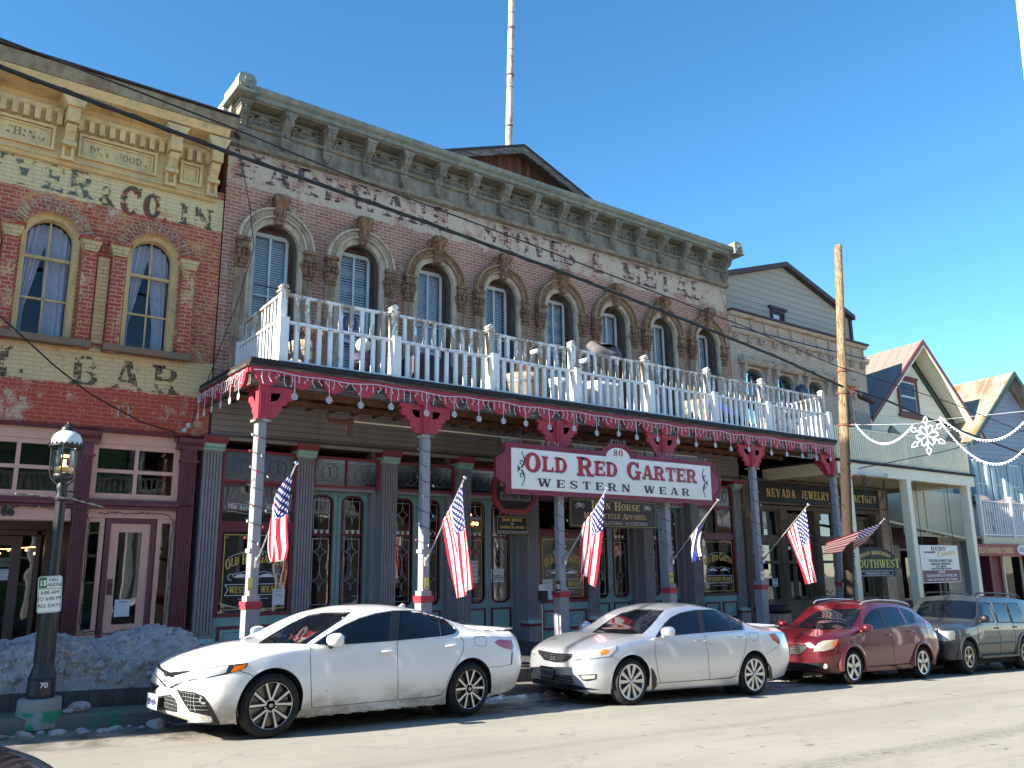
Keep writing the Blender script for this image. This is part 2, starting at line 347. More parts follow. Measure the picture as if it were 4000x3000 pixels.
def stone(name, c, dirt, amt=.5, sc=2.5, rough=.85, bump=.004):
    t = NT(name); a = t.noise(sc, 6, .7); b = t.noise(sc * 12, 4, .6); s = t.noise(sc * 1.2, 5, .7, t.scl(2.2, 2.2, .3))
    f = t.ramp(t.math('ADD', t.math('MULTIPLY', a, .5), t.math('MULTIPLY', s, .5)), amt - .12, amt + .18)
    t.bump(b, bump); M[name] = t.fin(t.mix(t.math('MULTIPLY', b, .5), t.mix(f, c, dirt), tuple(v * .7 for v in dirt)), rough, 0, .3); return M[name]
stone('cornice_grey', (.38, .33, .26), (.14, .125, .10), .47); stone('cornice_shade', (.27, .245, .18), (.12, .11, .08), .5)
stone('gutter_grey', (.36, .345, .27), (.17, .20, .185), .45)
stone('trim_brown', (.54, .31, .18), (.17, .10, .055), .5, 6); stone('trim_cream', (.74, .56, .41), (.28, .21, .14), .52, 4); stone('mortar_cream', (.66, .52, .38), (.45, .3, .2), .5, 8)
stone('carved_brown', (.54, .29, .17), (.09, .055, .03), .47, 9, bump=.01); stone('reveal', (.20, .17, .13), (.07, .06, .05), .5, 3); stone('pilaster', (.68, .44, .29), (.22, .14, .08), .5, 5)
stone('saloon_yellow', (.84, .58, .26), (.34, .26, .17), .55, 2.2); stone('saloon_gutter', (.36, .33, .22), (.20, .12, .07), .48, 3)
stone('beige_trim', (.60, .46, .35), (.26, .2, .15), .55); stone('beige_dark', (.27, .20, .14), (.14, .105, .075), .5)
stone('sill_rust', (.30, .15, .08), (.20, .16, .12), .45, 6); stone('concrete', (.34, .33, .31), (.18, .17, .16), .5, 4)
stone('stucco_patch', (.40, .33, .28), (.24, .25, .22), .5, 2)
plain('brown_wood', (.10, .042, .02), .6, var=.35, sc=4); plain('dark_timber', (.045, .03, .022), .85, var=.4); plain('joist', (.17, .085, .045), .85, var=.4)
plain('white_frame', (.62, .64, .64), .5, var=.08); plain('dark_metal', (.025, .025, .028), .5, var=.2); plain('black_paint', (.010, .010, .011), .65)
plain('tar', (.02, .019, .018), .8, var=.5, sc=20, bump=.01); plain('blind', (.66, .66, .64), .55, var=.06); plain('rust_metal', (.16, .075, .045), .8, var=.3)
peel('rail_white', (.84, .83, .81), (.42, .35, .27), .37, 3.4); peel('rail_worn', (.82, .81, .78), (.50, .40, .30), .475, 3.6)
peel('post_lilac', (.31, .305, .33), (.60, .55, .48), .36, 3.5); peel('post_cap', (.50, .47, .42), (.2, .16, .12), .5, 8)
peel('magenta', (.46, .04, .065), (.20, .14, .10), .33, 4.0); peel('beam_old', (.22, .18, .15), (.07, .055, .045), .5, 6, stretch=(.3, 1, 4))
plain('maroon', (.16, .02, .03), .45, var=.2); plain('red_trim', (.24, .022, .03), .45, var=.2); plain('mint', (.28, .48, .40), .5, var=.12)
plain('teal_door', (.19, .37, .35), .45, var=.12); plain('teal_panel', (.22, .42, .40), .45, var=.1); plain('column_grey', (.265, .235, .235), .5, var=.15)
plain('plum', (.15, .038, .05), .45, var=.15); plain('pink_paint', (.72, .40, .30), .5, var=.08); plain('door_brown', (.16, .085, .065), .5, var=.15)
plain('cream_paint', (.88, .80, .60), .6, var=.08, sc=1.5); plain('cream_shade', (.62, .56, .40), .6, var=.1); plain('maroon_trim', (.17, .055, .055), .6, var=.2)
plain('green_trim', (.035, .07, .05), .6); plain('blue_shutter', (.30, .42, .46), .6, var=.1); plain('interior', (.035, .025, .02), .9, var=.4); plain('interior_wood', (.12, .06, .03), .8, var=.3)
plain('snow_clean', (.82, .84, .88), .7, var=.05); plain('shingle', (.03, .028, .03), .9, var=.4, sc=14, bump=.01); plain('roof_dark', (.05, .035, .04), .7)
plain('gold', (.80, .52, .12), .4, var=.15); plain('cream_letter', (.85, .66, .32), .5, var=.05); plain('white_paint', (.78, .78, .76), .5, var=.04); plain('sign_white', (.86, .82, .74), .5, var=.04, sc=1.5)
plain('sign_red', (.46, .015, .022), .45, var=.08); plain('sign_navy', (.025, .018, .045), .5, var=.1); plain('sign_shade', (.38, .46, .55), .5, var=.05); plain('sign_purple', (.06, .03, .05), .5, var=.1)
plain('sign_frame', (.24, .025, .05), .5, var=.12, sc=10, bump=.004); plain('orange_letter', (.75, .20, .03), .45, var=.1); plain('yellow_letter', (.60, .55, .06), .45, var=.08)
plain('blue_tarp', (.02, .05, .40), .5, var=.2); plain('grey_cloth', (.12, .105, .11), .9, var=.15); plain('white_cloth', (.60, .61, .60), .8, var=.06); plain('barrel_wood', (.36, .27, .17), .8, var=.35, sc=9)
plain('hoop', (.20, .21, .21), .5, .6); plain('rubber', (.018, .018, .019), .8, var=.2); plain('chrome', (.75, .75, .75), .15, 1.0, var=.03); plain('alu', (.55, .55, .56), .4, .7)
plain('paper', (.72, .72, .70), .7, var=.04); plain('tag_yellow', (.72, .62, .12), .6, var=.05); plain('sign_green', (.02, .16, .07), .5); plain('lamp_black', (.018, .02, .022), .45, var=.2)
plain('stencil_orange', (.6, .12, .02), .6); plain('red_pvc', (.55, .02, .02), .4); plain('string_white', (.75, .76, .78), .4, var=.03); plain('wire_green', (.02, .06, .03), .6); plain('leaf_dry', (.2, .09, .04), .8, var=.4)
emit('bulb_warm', (1.0, .55, .2), 6.0); emit('lamp_inner', (1.0, .75, .5), .6); emit('bulb_white', (1, 1, 1), 1.2)
plain('curtain', (.48, .45, .52), .9, var=.12, sc=14); plain('cable', (.015, .015, .015), .6)
def boards(name, c, gap, w, ax='z', rough=.7, wear=.2, dark=.35, grain=True):
    """painted or bare boards with a joint every w metres along one axis"""
    t = NT(name); xs = dict(zip('xyz', t.xyz())); q = t.math('DIVIDE', xs[ax], w)
    fr = t.math('FRACT', q); j = t.math('ADD', t.ramp(fr, 0, gap, 1.0, 0.0), t.ramp(fr, 1 - gap * .4, 1.0))
    wn = t.n('ShaderNodeTexWhiteNoise', noise_dimensions='1D'); t.set(wn.inputs['W'], t.math('FLOOR', q))
    s = {'x': (8, 1, .6), 'y': (1, 8, .6), 'z': (.6, .6, 8)}[ax] ; nn = t.noise(3, 5, .65, t.scl(*s))
    col = t.mix(t.math('MULTIPLY', nn, wear * 2), c, tuple(v * .45 for v in c)); col = t.mix(t.math('MULTIPLY', wn.outputs[0], wear), col, tuple(min(1, v * 1.35) for v in c))
    col = t.mix(t.math('MULTIPLY', j, dark * 2), col, tuple(v * .25 for v in c)); t.bump(t.math('SUBTRACT', 1.0, j), .012)
    M[name] = t.fin(col, rough, 0, .3); return M[name]
boards('siding_tan', (.40, .355, .29), .07, .2); boards('siding_cream', (.90, .82, .62), .04, .28, wear=.08, dark=.15); boards('siding_blue', (.36, .40, .47), .06, .17, wear=.15, dark=.25)
boards('shed_boards', (.09, .040, .022), .07, .17, 'x', wear=.95, dark=.5); boards('walk_boards', (.11, .095, .085), .05, .14, 'x', wear=.4); boards('opposite_green', (.10, .24, .14), .06, .2)
boards('metal_roof_tan', (.22, .185, .155), .05, .45, 'y', wear=.15, dark=.2, rough=.5); boards('boards_cream_v', (.60, .57, .46), .06, .12, 'x', wear=.15); boards('barrel_staves', (.30, .2, .11), .05, .08, 'x', wear=.5)
def rusty_roof():
    t = NT('metal_roof_rusty'); x, y, z = t.xyz(); fr = t.math('FRACT', t.math('DIVIDE', y, .75)); j = t.ramp(fr, 0, .05, 1.0, 0.0)
    a = t.ramp(t.noise(.8, 5, .65, t.scl(1, 1.8, .5)), .42, .62); b = t.noise(9, 4)
    col = t.mix(a, (.30, .275, .215), (.22, .12, .055)); col = t.mix(t.math('MULTIPLY', b, .35), col, (.2, .14, .09)); col = t.mix(j, col, (.6, .6, .55))
    M['metal_roof_rusty'] = t.fin(col, .6)
rusty_roof()
def road_mat():
    t = NT('asphalt'); x, y, z = t.xyz(); a = t.noise(.5, 5, .6, t.scl(.35, 1, 1)); b = t.noise(60, 3, .7); c = t.noise(3, 6, .7); d = t.noise(170, 2)
    col = t.mix(t.ramp(a, .35, .7), (.275, .257, .213), (.34, .316, .266))
    col = t.mix(t.math('MULTIPLY', t.ramp(c, .5, .75), .35), col, (.20, .19, .17)); col = t.mix(t.math('MULTIPLY', b, .35), col, (.22, .21, .19)); col = t.mix(t.math('MULTIPLY', t.ramp(d, .55, .72), .45), col, (.47, .45, .40))
    wy = t.math('ADD', y, t.math('MULTIPLY', t.noise(.6, 2), .25))
    br = t.noise(1.0, 6, .8, t.scl(9, 60, 1))                       # gritty tyre tracks along the street
    for yc, wd, st in ((5.0, .16, .8), (7.25, .10, .5), (3.4, .18, .5)):
        tr = t.band(wy, yc - wd, yc + wd, .12); col = t.mix(t.math('MULTIPLY', t.math('MULTIPLY', tr, t.ramp(br, .42, .6)), st), col, (.12, .11, .095))
    wx = t.math('ADD', t.math('MULTIPLY', x, .11), y)
    sp = t.noise(3.5, 2, .5, t.scl(.8, 2.2, 1)); col = t.mix(t.math('MULTIPLY', t.ramp(sp, .70, .73), .7), col, (.09, .08, .07)); sp2 = t.noise(11, 3, .6, t.scl(.5, 1.8, 1)); col = t.mix(t.math('MULTIPLY', t.math('MULTIPLY', t.ramp(sp2, .66, .70), t.ramp(t.noise(.8, 2), .45, .6)), .65), col, (.10, .09, .075))
    cv = t.n('ShaderNodeTexVoronoi', feature='DISTANCE_TO_EDGE'); cv.inputs['Scale'].default_value = .42; cvv = t.n('ShaderNodeVectorMath', operation='ADD'); t.set(cvv.inputs[0], t.obj()); cn = t.n('ShaderNodeVectorMath', operation='MULTIPLY'); t.set(cn.inputs[0], t.noise(1.4, 6, .7, col=True)); cn.inputs[1].default_value = (1.6, 1.2, 0); t.set(cvv.inputs[1], cn.outputs[0]); t.set(cv.inputs['Vector'], cvv.outputs[0]); col = t.mix(t.math('MULTIPLY', t.math('MULTIPLY', t.ramp(cv.outputs['Distance'], .004, .012, 1.0, 0.0), t.ramp(t.noise(.5, 2), .45, .6)), .35), col, (.14, .13, .11))
    ls = t.noise(2.2, 5, .7, t.scl(.12, 2.4, 1)); col = t.mix(t.math('MULTIPLY', t.ramp(ls, .5, .72), .4), col, (.20, .185, .155))
    grav = t.math('MULTIPLY', t.band(wy, 9.9, 11.4, .35), t.ramp(t.noise(2.5, 6, .75), .38, .6)); col = t.mix(t.math('MULTIPLY', grav, .8), col, (.075, .065, .055))
    t.bump(t.math('ADD', b, c), .004); M['asphalt'] = t.fin(col, .9, 0, .25)
road_mat()
def curb_mat():
    t = NT('curb_paint'); x, y, z = t.xyz(); m = t.band(x, -60.0, 2.9, .05, t.noise(3, 4), .6); e = t.math('ADD', t.math('MULTIPLY', t.noise(4, 6, .75), .7), t.math('MULTIPLY', t.noise(40, 3), .3))
    g = t.math('MULTIPLY', m, t.ramp(e, .42, .52, 1.0, 0.0)); base = t.mix(t.noise(6, 5), (.20, .18, .15), (.10, .09, .08))
    M['curb_paint'] = t.fin(t.mix(g, base, (.015, .22, .11)), .85); t.bump(e, .01)
curb_mat()
def snow_mat():
    t = NT('dirty_snow'); x, y, z = t.xyz(); a = t.noise(1.8, 6, .7); b = t.noise(14, 5, .75); c = t.noise(60, 3, .7)
    col = t.mix(t.ramp(a, .47, .68), (.96, .95, .94), (.66, .60, .50)); col = t.mix(t.math('MULTIPLY', t.ramp(b, .55, .64), .6), col, (.36, .29, .20))
    col = t.mix(t.math('MULTIPLY', t.ramp(c, .58, .66), .55), col, (.09, .075, .06)); t.bump(t.math('ADD', b, t.math('MULTIPLY', c, .6)), .12)
    M['dirty_snow'] = t.fin(col, .75, 0, .3, Subsurface_Weight=0.0)
snow_mat()
thin_glass('window_glass', (.92, .93, .94), k=.75); thin_glass('shop_glass', (.45, .44, .42), k=1.7); thin_glass('lamp_glass', (.80, .80, .72)); thin_glass('leaded_glass', (.30, .30, .33), rough=.16, k=2.4); thin_glass('dark_glass', (.18, .2, .25))
def flake():
    t = NT('pole_wood'); x, y, z = t.xyz(); g = t.noise(5, 6, .7, t.scl(3, 3, .25)); g2 = t.noise(20, 4, .7, t.scl(3, 3, .1))
    col = t.mix(t.ramp(g, .3, .7), (.40, .29, .16), (.22, .14, .07)); col = t.mix(t.math('MULTIPLY', t.ramp(g2, .48, .60), .9), col, (.05, .03, .018)); g3 = t.noise(2.2, 3, .6, t.scl(6, 6, 1.2)); col = t.mix(t.math('MULTIPLY', t.ramp(g3, .64, .70), .85), col, (.06, .035, .02))
    lo = t.ramp(t.math('ADD', z, t.math('MULTIPLY', g, .8)), 5.9, 6.1, 1.0, 0.0); col = t.mix(t.math('MULTIPLY', lo, .95), col, (.032, .018, .012)); t.bump(g2, .02); M['pole_wood'] = t.fin(col, .85)
flake()
plain('catcher_blue', (.06, .10, .28), .4, var=.5, sc=30); plain('lamp_orange2', (.6, .25, .08), .4)
# ------------------------------------------------------------------ the setting: street, kerb, boardwalk
def road_z(x, y):
    c = -1.635 - .0395 * x; yy = max(y, 3.0) if y > -2 else 3.0
    return c - .03 * (yy - 9.4)
def walk_z(x, y): return -1.33 - .0385 * x + .07 * (min(y, 15.6) - 11.9)
def gx(n, a, b): return [a + (b - a) * i / n for i in range(n + 1)]
m = MB()
ys = [-400, -60, -20, -8, 3, 6, 9.4, 10.4, 11.0, 11.25]; xs = [-400, -80, -40, -20, -10, 0, 10, 20, 30, 40, 60, 100, 400]
def rz(x, y): return road_z(max(-60, min(110, x)), y)
vs = [(x, y, rz(x, y)) for x in xs for y in ys]; k = len(ys)
m.add(vs, [(i*k+j, (i+1)*k+j, (i+1)*k+j+1, i*k+j+1) for i in range(len(xs)-1) for j in range(k-1)], 0)
m.build('road', 'asphalt', kind='structure')
m = MB()
for x0, x1 in ((-80, 0), (0, 10), (10, 20), (20, 30), (30, 110)):
    def q(x, y, dz): return (x, y, rz(x, 11.25) + dz)
    def wz(x, y): return walk_z(max(-60, min(110, x)), y)
    pr = [(11.25, -.02), (11.27, .15), (11.31, .17), (11.62, .17), (11.90, .16)]
    vs = [q(x, y, d) for x in (x0, x1) for y, d in pr]; n = len(pr)
    m.add(vs, [(i, n+i, n+i+1, i+1) for i in range(n-1)], 0)
m.build('kerb', 'curb_paint', kind='structure')
m = MB()
for x0, x1 in ((-80, 0), (0, 10), (10, 20), (20, 30), (30, 110)):
    vs = [(x0, 11.88, wz(x0, 11.9)-.6), (x1, 11.88, wz(x1, 11.9)-.6), (x1, 11.88, wz(x1, 11.9)), (x0, 11.88, wz(x0, 11.9)), (x1, 15.6, wz(x1, 15.6)), (x0, 15.6, wz(x0, 15.6)), (x1, 19, wz(x1, 15.6)), (x0, 19, wz(x0, 15.6))]
    m.add(vs, [(0, 1, 2, 3), (3, 2, 4, 5), (5, 4, 6, 7)], 0)
m.build('boardwalk', 'walk_boards', kind='structure')
m = MB(); m.add([(-400, 19, -3.2), (400, 19, -6), (400, 500, -6), (-400, 500, -3.2)], [(0, 1, 2, 3)]); m.build('ground', 'concrete', kind='structure')
from mathutils import noise as NO
def nz(x, y, z, s=1.0): return NO.noise(Vector((x*s, y*s, z*s)))
def fbm(x, y, z, s, o=4): return sum(nz(x, y, z + i*7, s * 2**i) / 2**i for i in range(o))
# ploughed snow heaped on the boardwalk
def snow_bank():
    m = MB(); X0, X1, Y0, Y1 = -7.0, 3.98, 11.92, 13.5
    def top(x): return -.83 + .05 * sin(x * 2.3 + .6) + .05 * sin(x * 4.1) - .12 * max(0, 1.1 - abs(x - .9) * 1.6)
    def f(u, v):
        x = X0 + (X1 - X0) * u; e = min(1, (1 - u) * 14); e = sqrt(max(0, 1 - (1 - e) ** 2)); a = pi * v
        base = walk_z(x, 12) - .05; h = (top(x) - base) * (.35 + .65 * e)
        sq = lambda c: math.copysign(abs(c) ** .6, c)
        y = (Y0 + Y1) / 2 - sq(cos(a)) * (Y1 - Y0) / 2 * (.55 + .45 * e); z = base + h * sin(a) ** .55
        d = fbm(x, y, z, 1.3, 6); d2 = abs(fbm(x, y, z, 6.5, 4))
        w_ = min(1, (z - base) * 3)
        return (x + .05 * d, y - (.12 * d + .085 * d2) * w_, z + (.07 * d + .07 * d2) * w_)
    m.grid(f, 420, 60); r = random.Random(21)
    for k in range(520):
        u = r.uniform(.05, .985); v = r.uniform(.04, .62) if k % 3 else r.uniform(0, .12); p = Vector(f(u, v)); s_ = abs(r.gauss(0, .028))+.012
        a = len(m.v); m.ball(p, s_, 5, 0, (r.uniform(.7, 1.7), r.uniform(.7, 1.3), r.uniform(.5, 1.1)))
        for i in range(a, len(m.v)): q = m.v[i]; m.v[i] = q + Vector((nz(q.x, q.y, q.z, 22), nz(q.y, q.z, q.x, 22), nz(q.z, q.x, q.y, 22)))*s_*.7
    o = m.build('snow_bank', 'dirty_snow', kind='stuff', label='long heap of dirty ploughed snow on the boardwalk behind the lamp post', cat='snow')
snow_bank()
def rubble():
    m = MB(); r = random.Random(3)
    for i in range(420):
        if i < 230: x = r.gauss(8.5, .8); y = r.uniform(10.95, 11.25)
        elif i < 330: x = r.uniform(13, 26); y = r.uniform(10.6, 11.25)
        else: x = r.uniform(-1, 3.2); y = r.uniform(10.9, 11.24)
        s = abs(r.gauss(0, .035)) + .012; n = 5; c = (x, y, rz(x, y) + s * .25)
        m.ball(c, s, 5, 0 if i < 230 and r.random() < .35 else 1, (r.uniform(.8, 1.6), r.uniform(.8, 1.4), r.uniform(.4, .8)))
    for x0, x1, h in ((7.6, 9.4, .06), (12.4, 15, .05), (18.4, 21, .08)):
        def f(u, v, x0=x0, x1=x1, h=h):
            x = x0 + (x1-x0)*u; y = 11.26 - .55*v; z = rz(x, y) - .01 + (h + .03 * fbm(x, y, 0, 5)) * sin(pi*u) ** .5 * cos(pi*v/2) ** .7
            return (x, y, z)
        m.grid(f, 70, 20, 1)
    m.build('gutter_snow', ['snow_clean', 'dirty_snow'], kind='stuff', label='gritty lumps of old snow lying along the gutter', cat='snow')
rubble()
# ------------------------------------------------------------------ wall with arched or square openings (front face in the xz plane)
def arch_pts(xl, xr, zs, rise, n=16):
    c = (xl+xr)/2; r = (xr-xl)/2
    return [(c + r*cos(pi - pi*i/n), zs + rise*sin(pi*i/n)) for i in range(n+1)]
def wall_open(m, x0, x1, z0, z1, y, ops, depth, mi=0, mr=None):
    """ops: (xl, xr, zb, zs, rise) sorted along x; rise 0 = square head"""
    mr = mi if mr is None else mr; cx = x0
    def quad(a, b, c, d, mm): m.add([a, b, c, d], [(0, 1, 2, 3)], mm)
    for xl, xr, zb, zs, rise in ops:
        if xl > cx: quad((cx, y, z0), (xl, y, z0), (xl, y, z1), (cx, y, z1), mi)
        if zb > z0: quad((xl, y, z0), (xr, y, z0), (xr, y, zb), (xl, y, zb), mi); quad((xl, y, zb), (xr, y, zb), (xr, y+depth, zb), (xl, y+depth, zb), mr)
        quad((xl, y, zb), (xl, y+depth, zb), (xl, y+depth, zs), (xl, y, zs), mr); quad((xr, y, zb), (xr, y+depth, zb), (xr, y+depth, zs), (xr, y, zs), mr)
        if rise:
            p = arch_pts(xl, xr, zs, rise)
            for i in range(len(p)-1):
                a, b = p[i], p[i+1]
                quad((a[0], y, a[1]), (b[0], y, b[1]), (b[0], y, z1), (a[0], y, z1), mi); quad((a[0], y, a[1]), (b[0], y, b[1]), (b[0], y+depth, b[1]), (a[0], y+depth, a[1]), mr)
        else:
            quad((xl, y, zs), (xr, y, zs), (xr, y, z1), (xl, y, z1), mi); quad((xl, y, zs), (xr, y, zs), (xr, y+depth, zs), (xl, y+depth, zs), mr)
        cx = xr
    if cx < x1: quad((cx, y, z0), (x1, y, z0), (x1, y, z1), (cx, y, z1), mi)
def arch_panel(m, xl, xr, zb, zs, rise, y, mi=0):
    p = [(xl, zb)] + (arch_pts(xl, xr, zs, rise) if rise else [(xl, zs), (xr, zs)]) + [(xr, zb)]
    m.add([(a, y, b) for a, b in p], [list(range(len(p)))], mi)
def shell(name, parent, x0, x1, y0, y1, z0, z1, mat, roof='roof_dark', wmat='interior'):
    m = MB(); q = lambda *v: m.add(v, [(0, 1, 2, 3)], 0)
    q((x0,y0,z0),(x0,y1,z0),(x0,y1,z1),(x0,y0,z1)); q((x1,y0,z0),(x1,y1,z0),(x1,y1,z1),(x1,y0,z1)); q((x0,y1,z0),(x1,y1,z0),(x1,y1,z1),(x0,y1,z1))
    m.add([(x0,y0,z1),(x1,y0,z1),(x1,y1,z1),(x0,y1,z1)], [(0,1,2,3)], 1)
    return m.build(name, [mat, roof], parent)
def profile(m, prof, x0, x1, mi=0):      # moulding: (y, z) outline run along x
    m.prism(prof, x0, x1, 'x', mi)

ZB = -1.5
# ================================================================== the brick hardware building
HX0, HX1 = 4.59, 19.33
H = thing('brick_commercial_building', 'long two-storey red brick building with eight arched upper windows and a white balcony', 'building', (HX0, 15, ZB))
WC = [5.6 + 1.81 * i for i in range(8)]
m = MB(); wall_open(m, HX0, HX1, 3.1, 8.1, 15, [(c-.45, c+.45, 3.3, 6.15, .46) for c in WC], .34, 0, 1)
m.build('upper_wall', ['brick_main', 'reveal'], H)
shell('side_walls', H, HX0, HX1, 15.0, 34, -3, 8.4, 'brick_main')
m = MB(); m.box(HX0+.05, HX1-.05, 15.6, 15.65, 3.0, 7.5); m.build('upper_room_back', 'interior', H)
def orn_window(i, cx):
    W = thing_part('window', H)
    m = MB(); m.arch(cx, 6.15, .45, .56, 14.90, 15.0, 0, 28); m.box(cx-.56, cx-.452, 14.92, 14.998, 3.3, 6.15, 0); m.box(cx+.452, cx+.56, 14.92, 14.998, 3.3, 6.15, 0)
    m.build('inner_architrave', 'trim_cream', W)
    m = MB(); mt = 'trim_cream' if i < 2 else 'trim_brown'
    m.arch(cx, 6.15, .563, .60, 14.84, 14.997, 0, 28); m.arch(cx, 6.15, .60, .72, 14.89, 14.996, 0, 28); m.arch(cx, 6.15, .72, .765, 14.83, 14.995, 0, 28)
    for k in range(23):
        a = pi * (k + .7) / 23.4
        if abs(a - pi/2) < .14: continue
        m.lathe([(.042, 14.89), (.036, 14.862), (.02, 14.855), (.014, 14.87)], cx + .66*cos(a), 6.15 + .66*sin(a), 8, 0, ax='y')
    m.build('carved_arch', mt, W)
    m = MB()                                        # scrolled keystone with leaves beside it
    pr = [(14.99, 6.57), (14.80, 6.57), (14.77, 6.68), (14.80, 6.74), (14.75, 6.86), (14.69, 6.97), (14.66, 7.06), (14.69, 7.13), (14.76, 7.16), (14.99, 7.15)]
    def wdt(z): return .075 + .055 * min(1, (z-6.6)/.55)
    n = len(pr); vs = [(cx-wdt(z), y, z) for y, z in pr] + [(cx+wdt(z), y, z) for y, z in pr]
    m.add(vs, [list(range(n)), list(range(n, 2*n))[::-1]] + [(a, (a+1) % n, n+(a+1) % n, n+a) for a in range(n)], 0)
    m.lathe([(.07, cx-.15), (.09, cx-.13), (.09, cx+.13), (.07, cx+.15)], 14.73, 7.07, 12, 0, ax='x')
    for q in (-1, 0, 1): m.tube([(cx+q*.055, 14.71, 7.02), (cx+q*.05, 14.74, 6.90), (cx+q*.04, 14.77, 6.77), (cx+q*.03, 14.78, 6.64)], .022, 6)
    for s_ in (-1, 1):
        for k, (dx, dz, rr) in enumerate(((.15, 7.0, .06), (.19, 6.94, .055), (.235, 6.90, .05), (.28, 6.87, .04), (.16, 7.08, .045))): m.ball((cx+s_*dx, 14.92, dz), rr, 8, 0, (1, .9, 1.1))
    m.build('keystone', 'carved_brown', W)
    for s_ in (-1, 1):
        px = cx + s_*.665; m = MB()
        m.box(px-.125, px+.125, 14.80, 14.99, 6.10, 6.17); m.box(px-.105, px+.105, 14.84, 14.99, 6.0, 6.10); m.box(px-.12, px+.12, 14.81, 14.99, 5.95, 6.0)
        rr = random.Random(i * 2 + s_)
        for row, (z, ro, n_) in enumerate(((5.88, .145, 5), (5.78, .115, 5), (5.69, .09, 4))):
            for k in range(n_):
                a = pi * (k + .5) / n_; x_ = px + ro*cos(a)*.95; y_ = 14.93 - ro*sin(a)*.8
                m.ball((x_, y_, z), .042, 6, 0, (1.1, .8, 1.2)); m.ball((x_ + .012, y_ - .018, z + .04), .026, 6)
        m.lathe([(.075, 5.60), (.085, 5.64), (.08, 5.75), (.11, 5.95)], px, 14.95, 12); m.box(px-.10, px+.10, 14.86, 14.99, 5.585, 5.62)
        m.build('capital', 'carved_brown', W)
        m = MB(); m.box(px-.10, px+.10, 14.915, 14.995, 3.42, 5.585)
        for k in range(5): m.box(px-.092+k*.041, px-.072+k*.041, 14.895, 14.914, 3.5, 5.56)
        m.box(px-.13, px+.13, 14.86, 14.994, 3.28, 3.42); m.build('pilaster', 'pilaster', W)
    m = MB(); m.box(cx-.449, cx-.37, 15.2, 15.32, 3.3, 6.8); m.box(cx+.37, cx+.449, 15.2, 15.32, 3.3, 6.8)
    m.box(cx-.369, cx+.369, 15.18, 15.31, 6.50, 6.58); m.box(cx-.369, cx+.369, 15.25, 15.31, 6.58, 6.8); m.build('casing', 'brown_wood', W)
    m = MB(); fx, fr = cx-.369, cx+.369
    for a, b, c, d in ((fx, fx+.06, 3.35, 6.50), (fr-.06, fr, 3.35, 6.50), (fx+.06, fr-.06, 6.42, 6.50), (fx+.06, fr-.06, 4.56, 4.63), (fx+.06, fr-.06, 3.35, 3.5), (cx-.02, cx+.02, 3.5, 4.56), (cx-.02, cx+.02, 4.63, 6.42), (fx+.06, cx-.02, 5.2, 5.23), (cx+.02, fr-.06, 5.2, 5.23)):
        m.box(a, b, 15.245, 15.285, c, d)
    m.build('sash', 'white_frame', W)
    m = MB(); m.add([(fx, 15.268, 3.4), (fr, 15.268, 3.4), (fr, 15.268, 6.48), (fx, 15.268, 6.48)], [(0, 1, 2, 3)]); m.build('pane', 'window_glass', W)
    m = MB()
    tl = (.045, .043, .047, .040, .046, .049, .049, .049)[i]
    for k in range(59):
        z = 3.5 + k * .05 + (.012 * sin(k*.9+i) * (i % 3 == 1)); m.add([(fx+.03, 15.33, z), (fr-.03, 15.33, z), (fr-.03, 15.352, z+tl), (fx+.03, 15.352, z+tl)], [(0, 1, 2, 3)])
    m.build('blind', 'blind', W)
    if i in (1, 4):
        m = MB(); m.lathe([(0, 15.30), (.17, 15.30), (.17, 15.31), (0, 15.31)], cx-.02, 5.0 if i == 1 else 4.9, 24, 0, ax='y'); m.lathe([(.08, 15.295), (.105, 15.295), (.105, 15.299), (.08, 15.299)], cx-.02, 5.0 if i == 1 else 4.9, 24, 1, ax='y'); m.build('window_medallion', ['catcher_blue', 'lamp_orange2'], W)
def thing_part(name, parent):
    o = bpy.data.objects.new(name, None); COL.objects.link(o); o.parent = parent; o['_w'] = parent['_w']; return o
for i, c in enumerate(WC): orn_window(i, c)
m = MB()                                          # small black folding gate across the first and last opening
for cx in (WC[0], WC[7]):
    pass
def gate(cx):
    m = MB(); m.bar((cx-.42, 14.86, 5.28), (cx+.4, 14.86, 5.28), .02, .02); m.bar((cx-.42, 14.86, 3.5), (cx+.4, 14.86, 3.5), .02, .02)
    for k in range(8): m.bar((cx-.42+k*.1171, 14.86, 3.4), (cx-.42+k*.1171, 14.86, 5.3), .014, .014)
    m.bar((cx-.42, 14.84, 3.3), (cx-.42, 14.84, 5.45), .035, .035); m.build('window_gate', 'black_paint', H)
gate(WC[0]); gate(WC[7])
# faded wall sign
m = MB(); slab_text(m, 'HARDWARE', 4.72, 9.62, 7.42, .56, 14.996, .002, gap=.1, serif=.13); m.build('painted_lettering', 'faded_black', H)
m = MB(); slab_text(m, 'STOVES', 10.55, 13.42, 7.42, .55, 14.996, .002, gap=.1, serif=.13); m.build('painted_lettering', 'faded_black', H)
m = MB(); slab_text(m, '&', 13.92, 14.45, 7.42, .55, 14.996, .002); m.build('painted_lettering', 'faded_black', H)
m = MB(); slab_text(m, 'METAL', 15.02, 18.3, 7.42, .55, 14.996, .002, gap=.1, serif=.13); m.build('painted_lettering', 'faded_black', H)
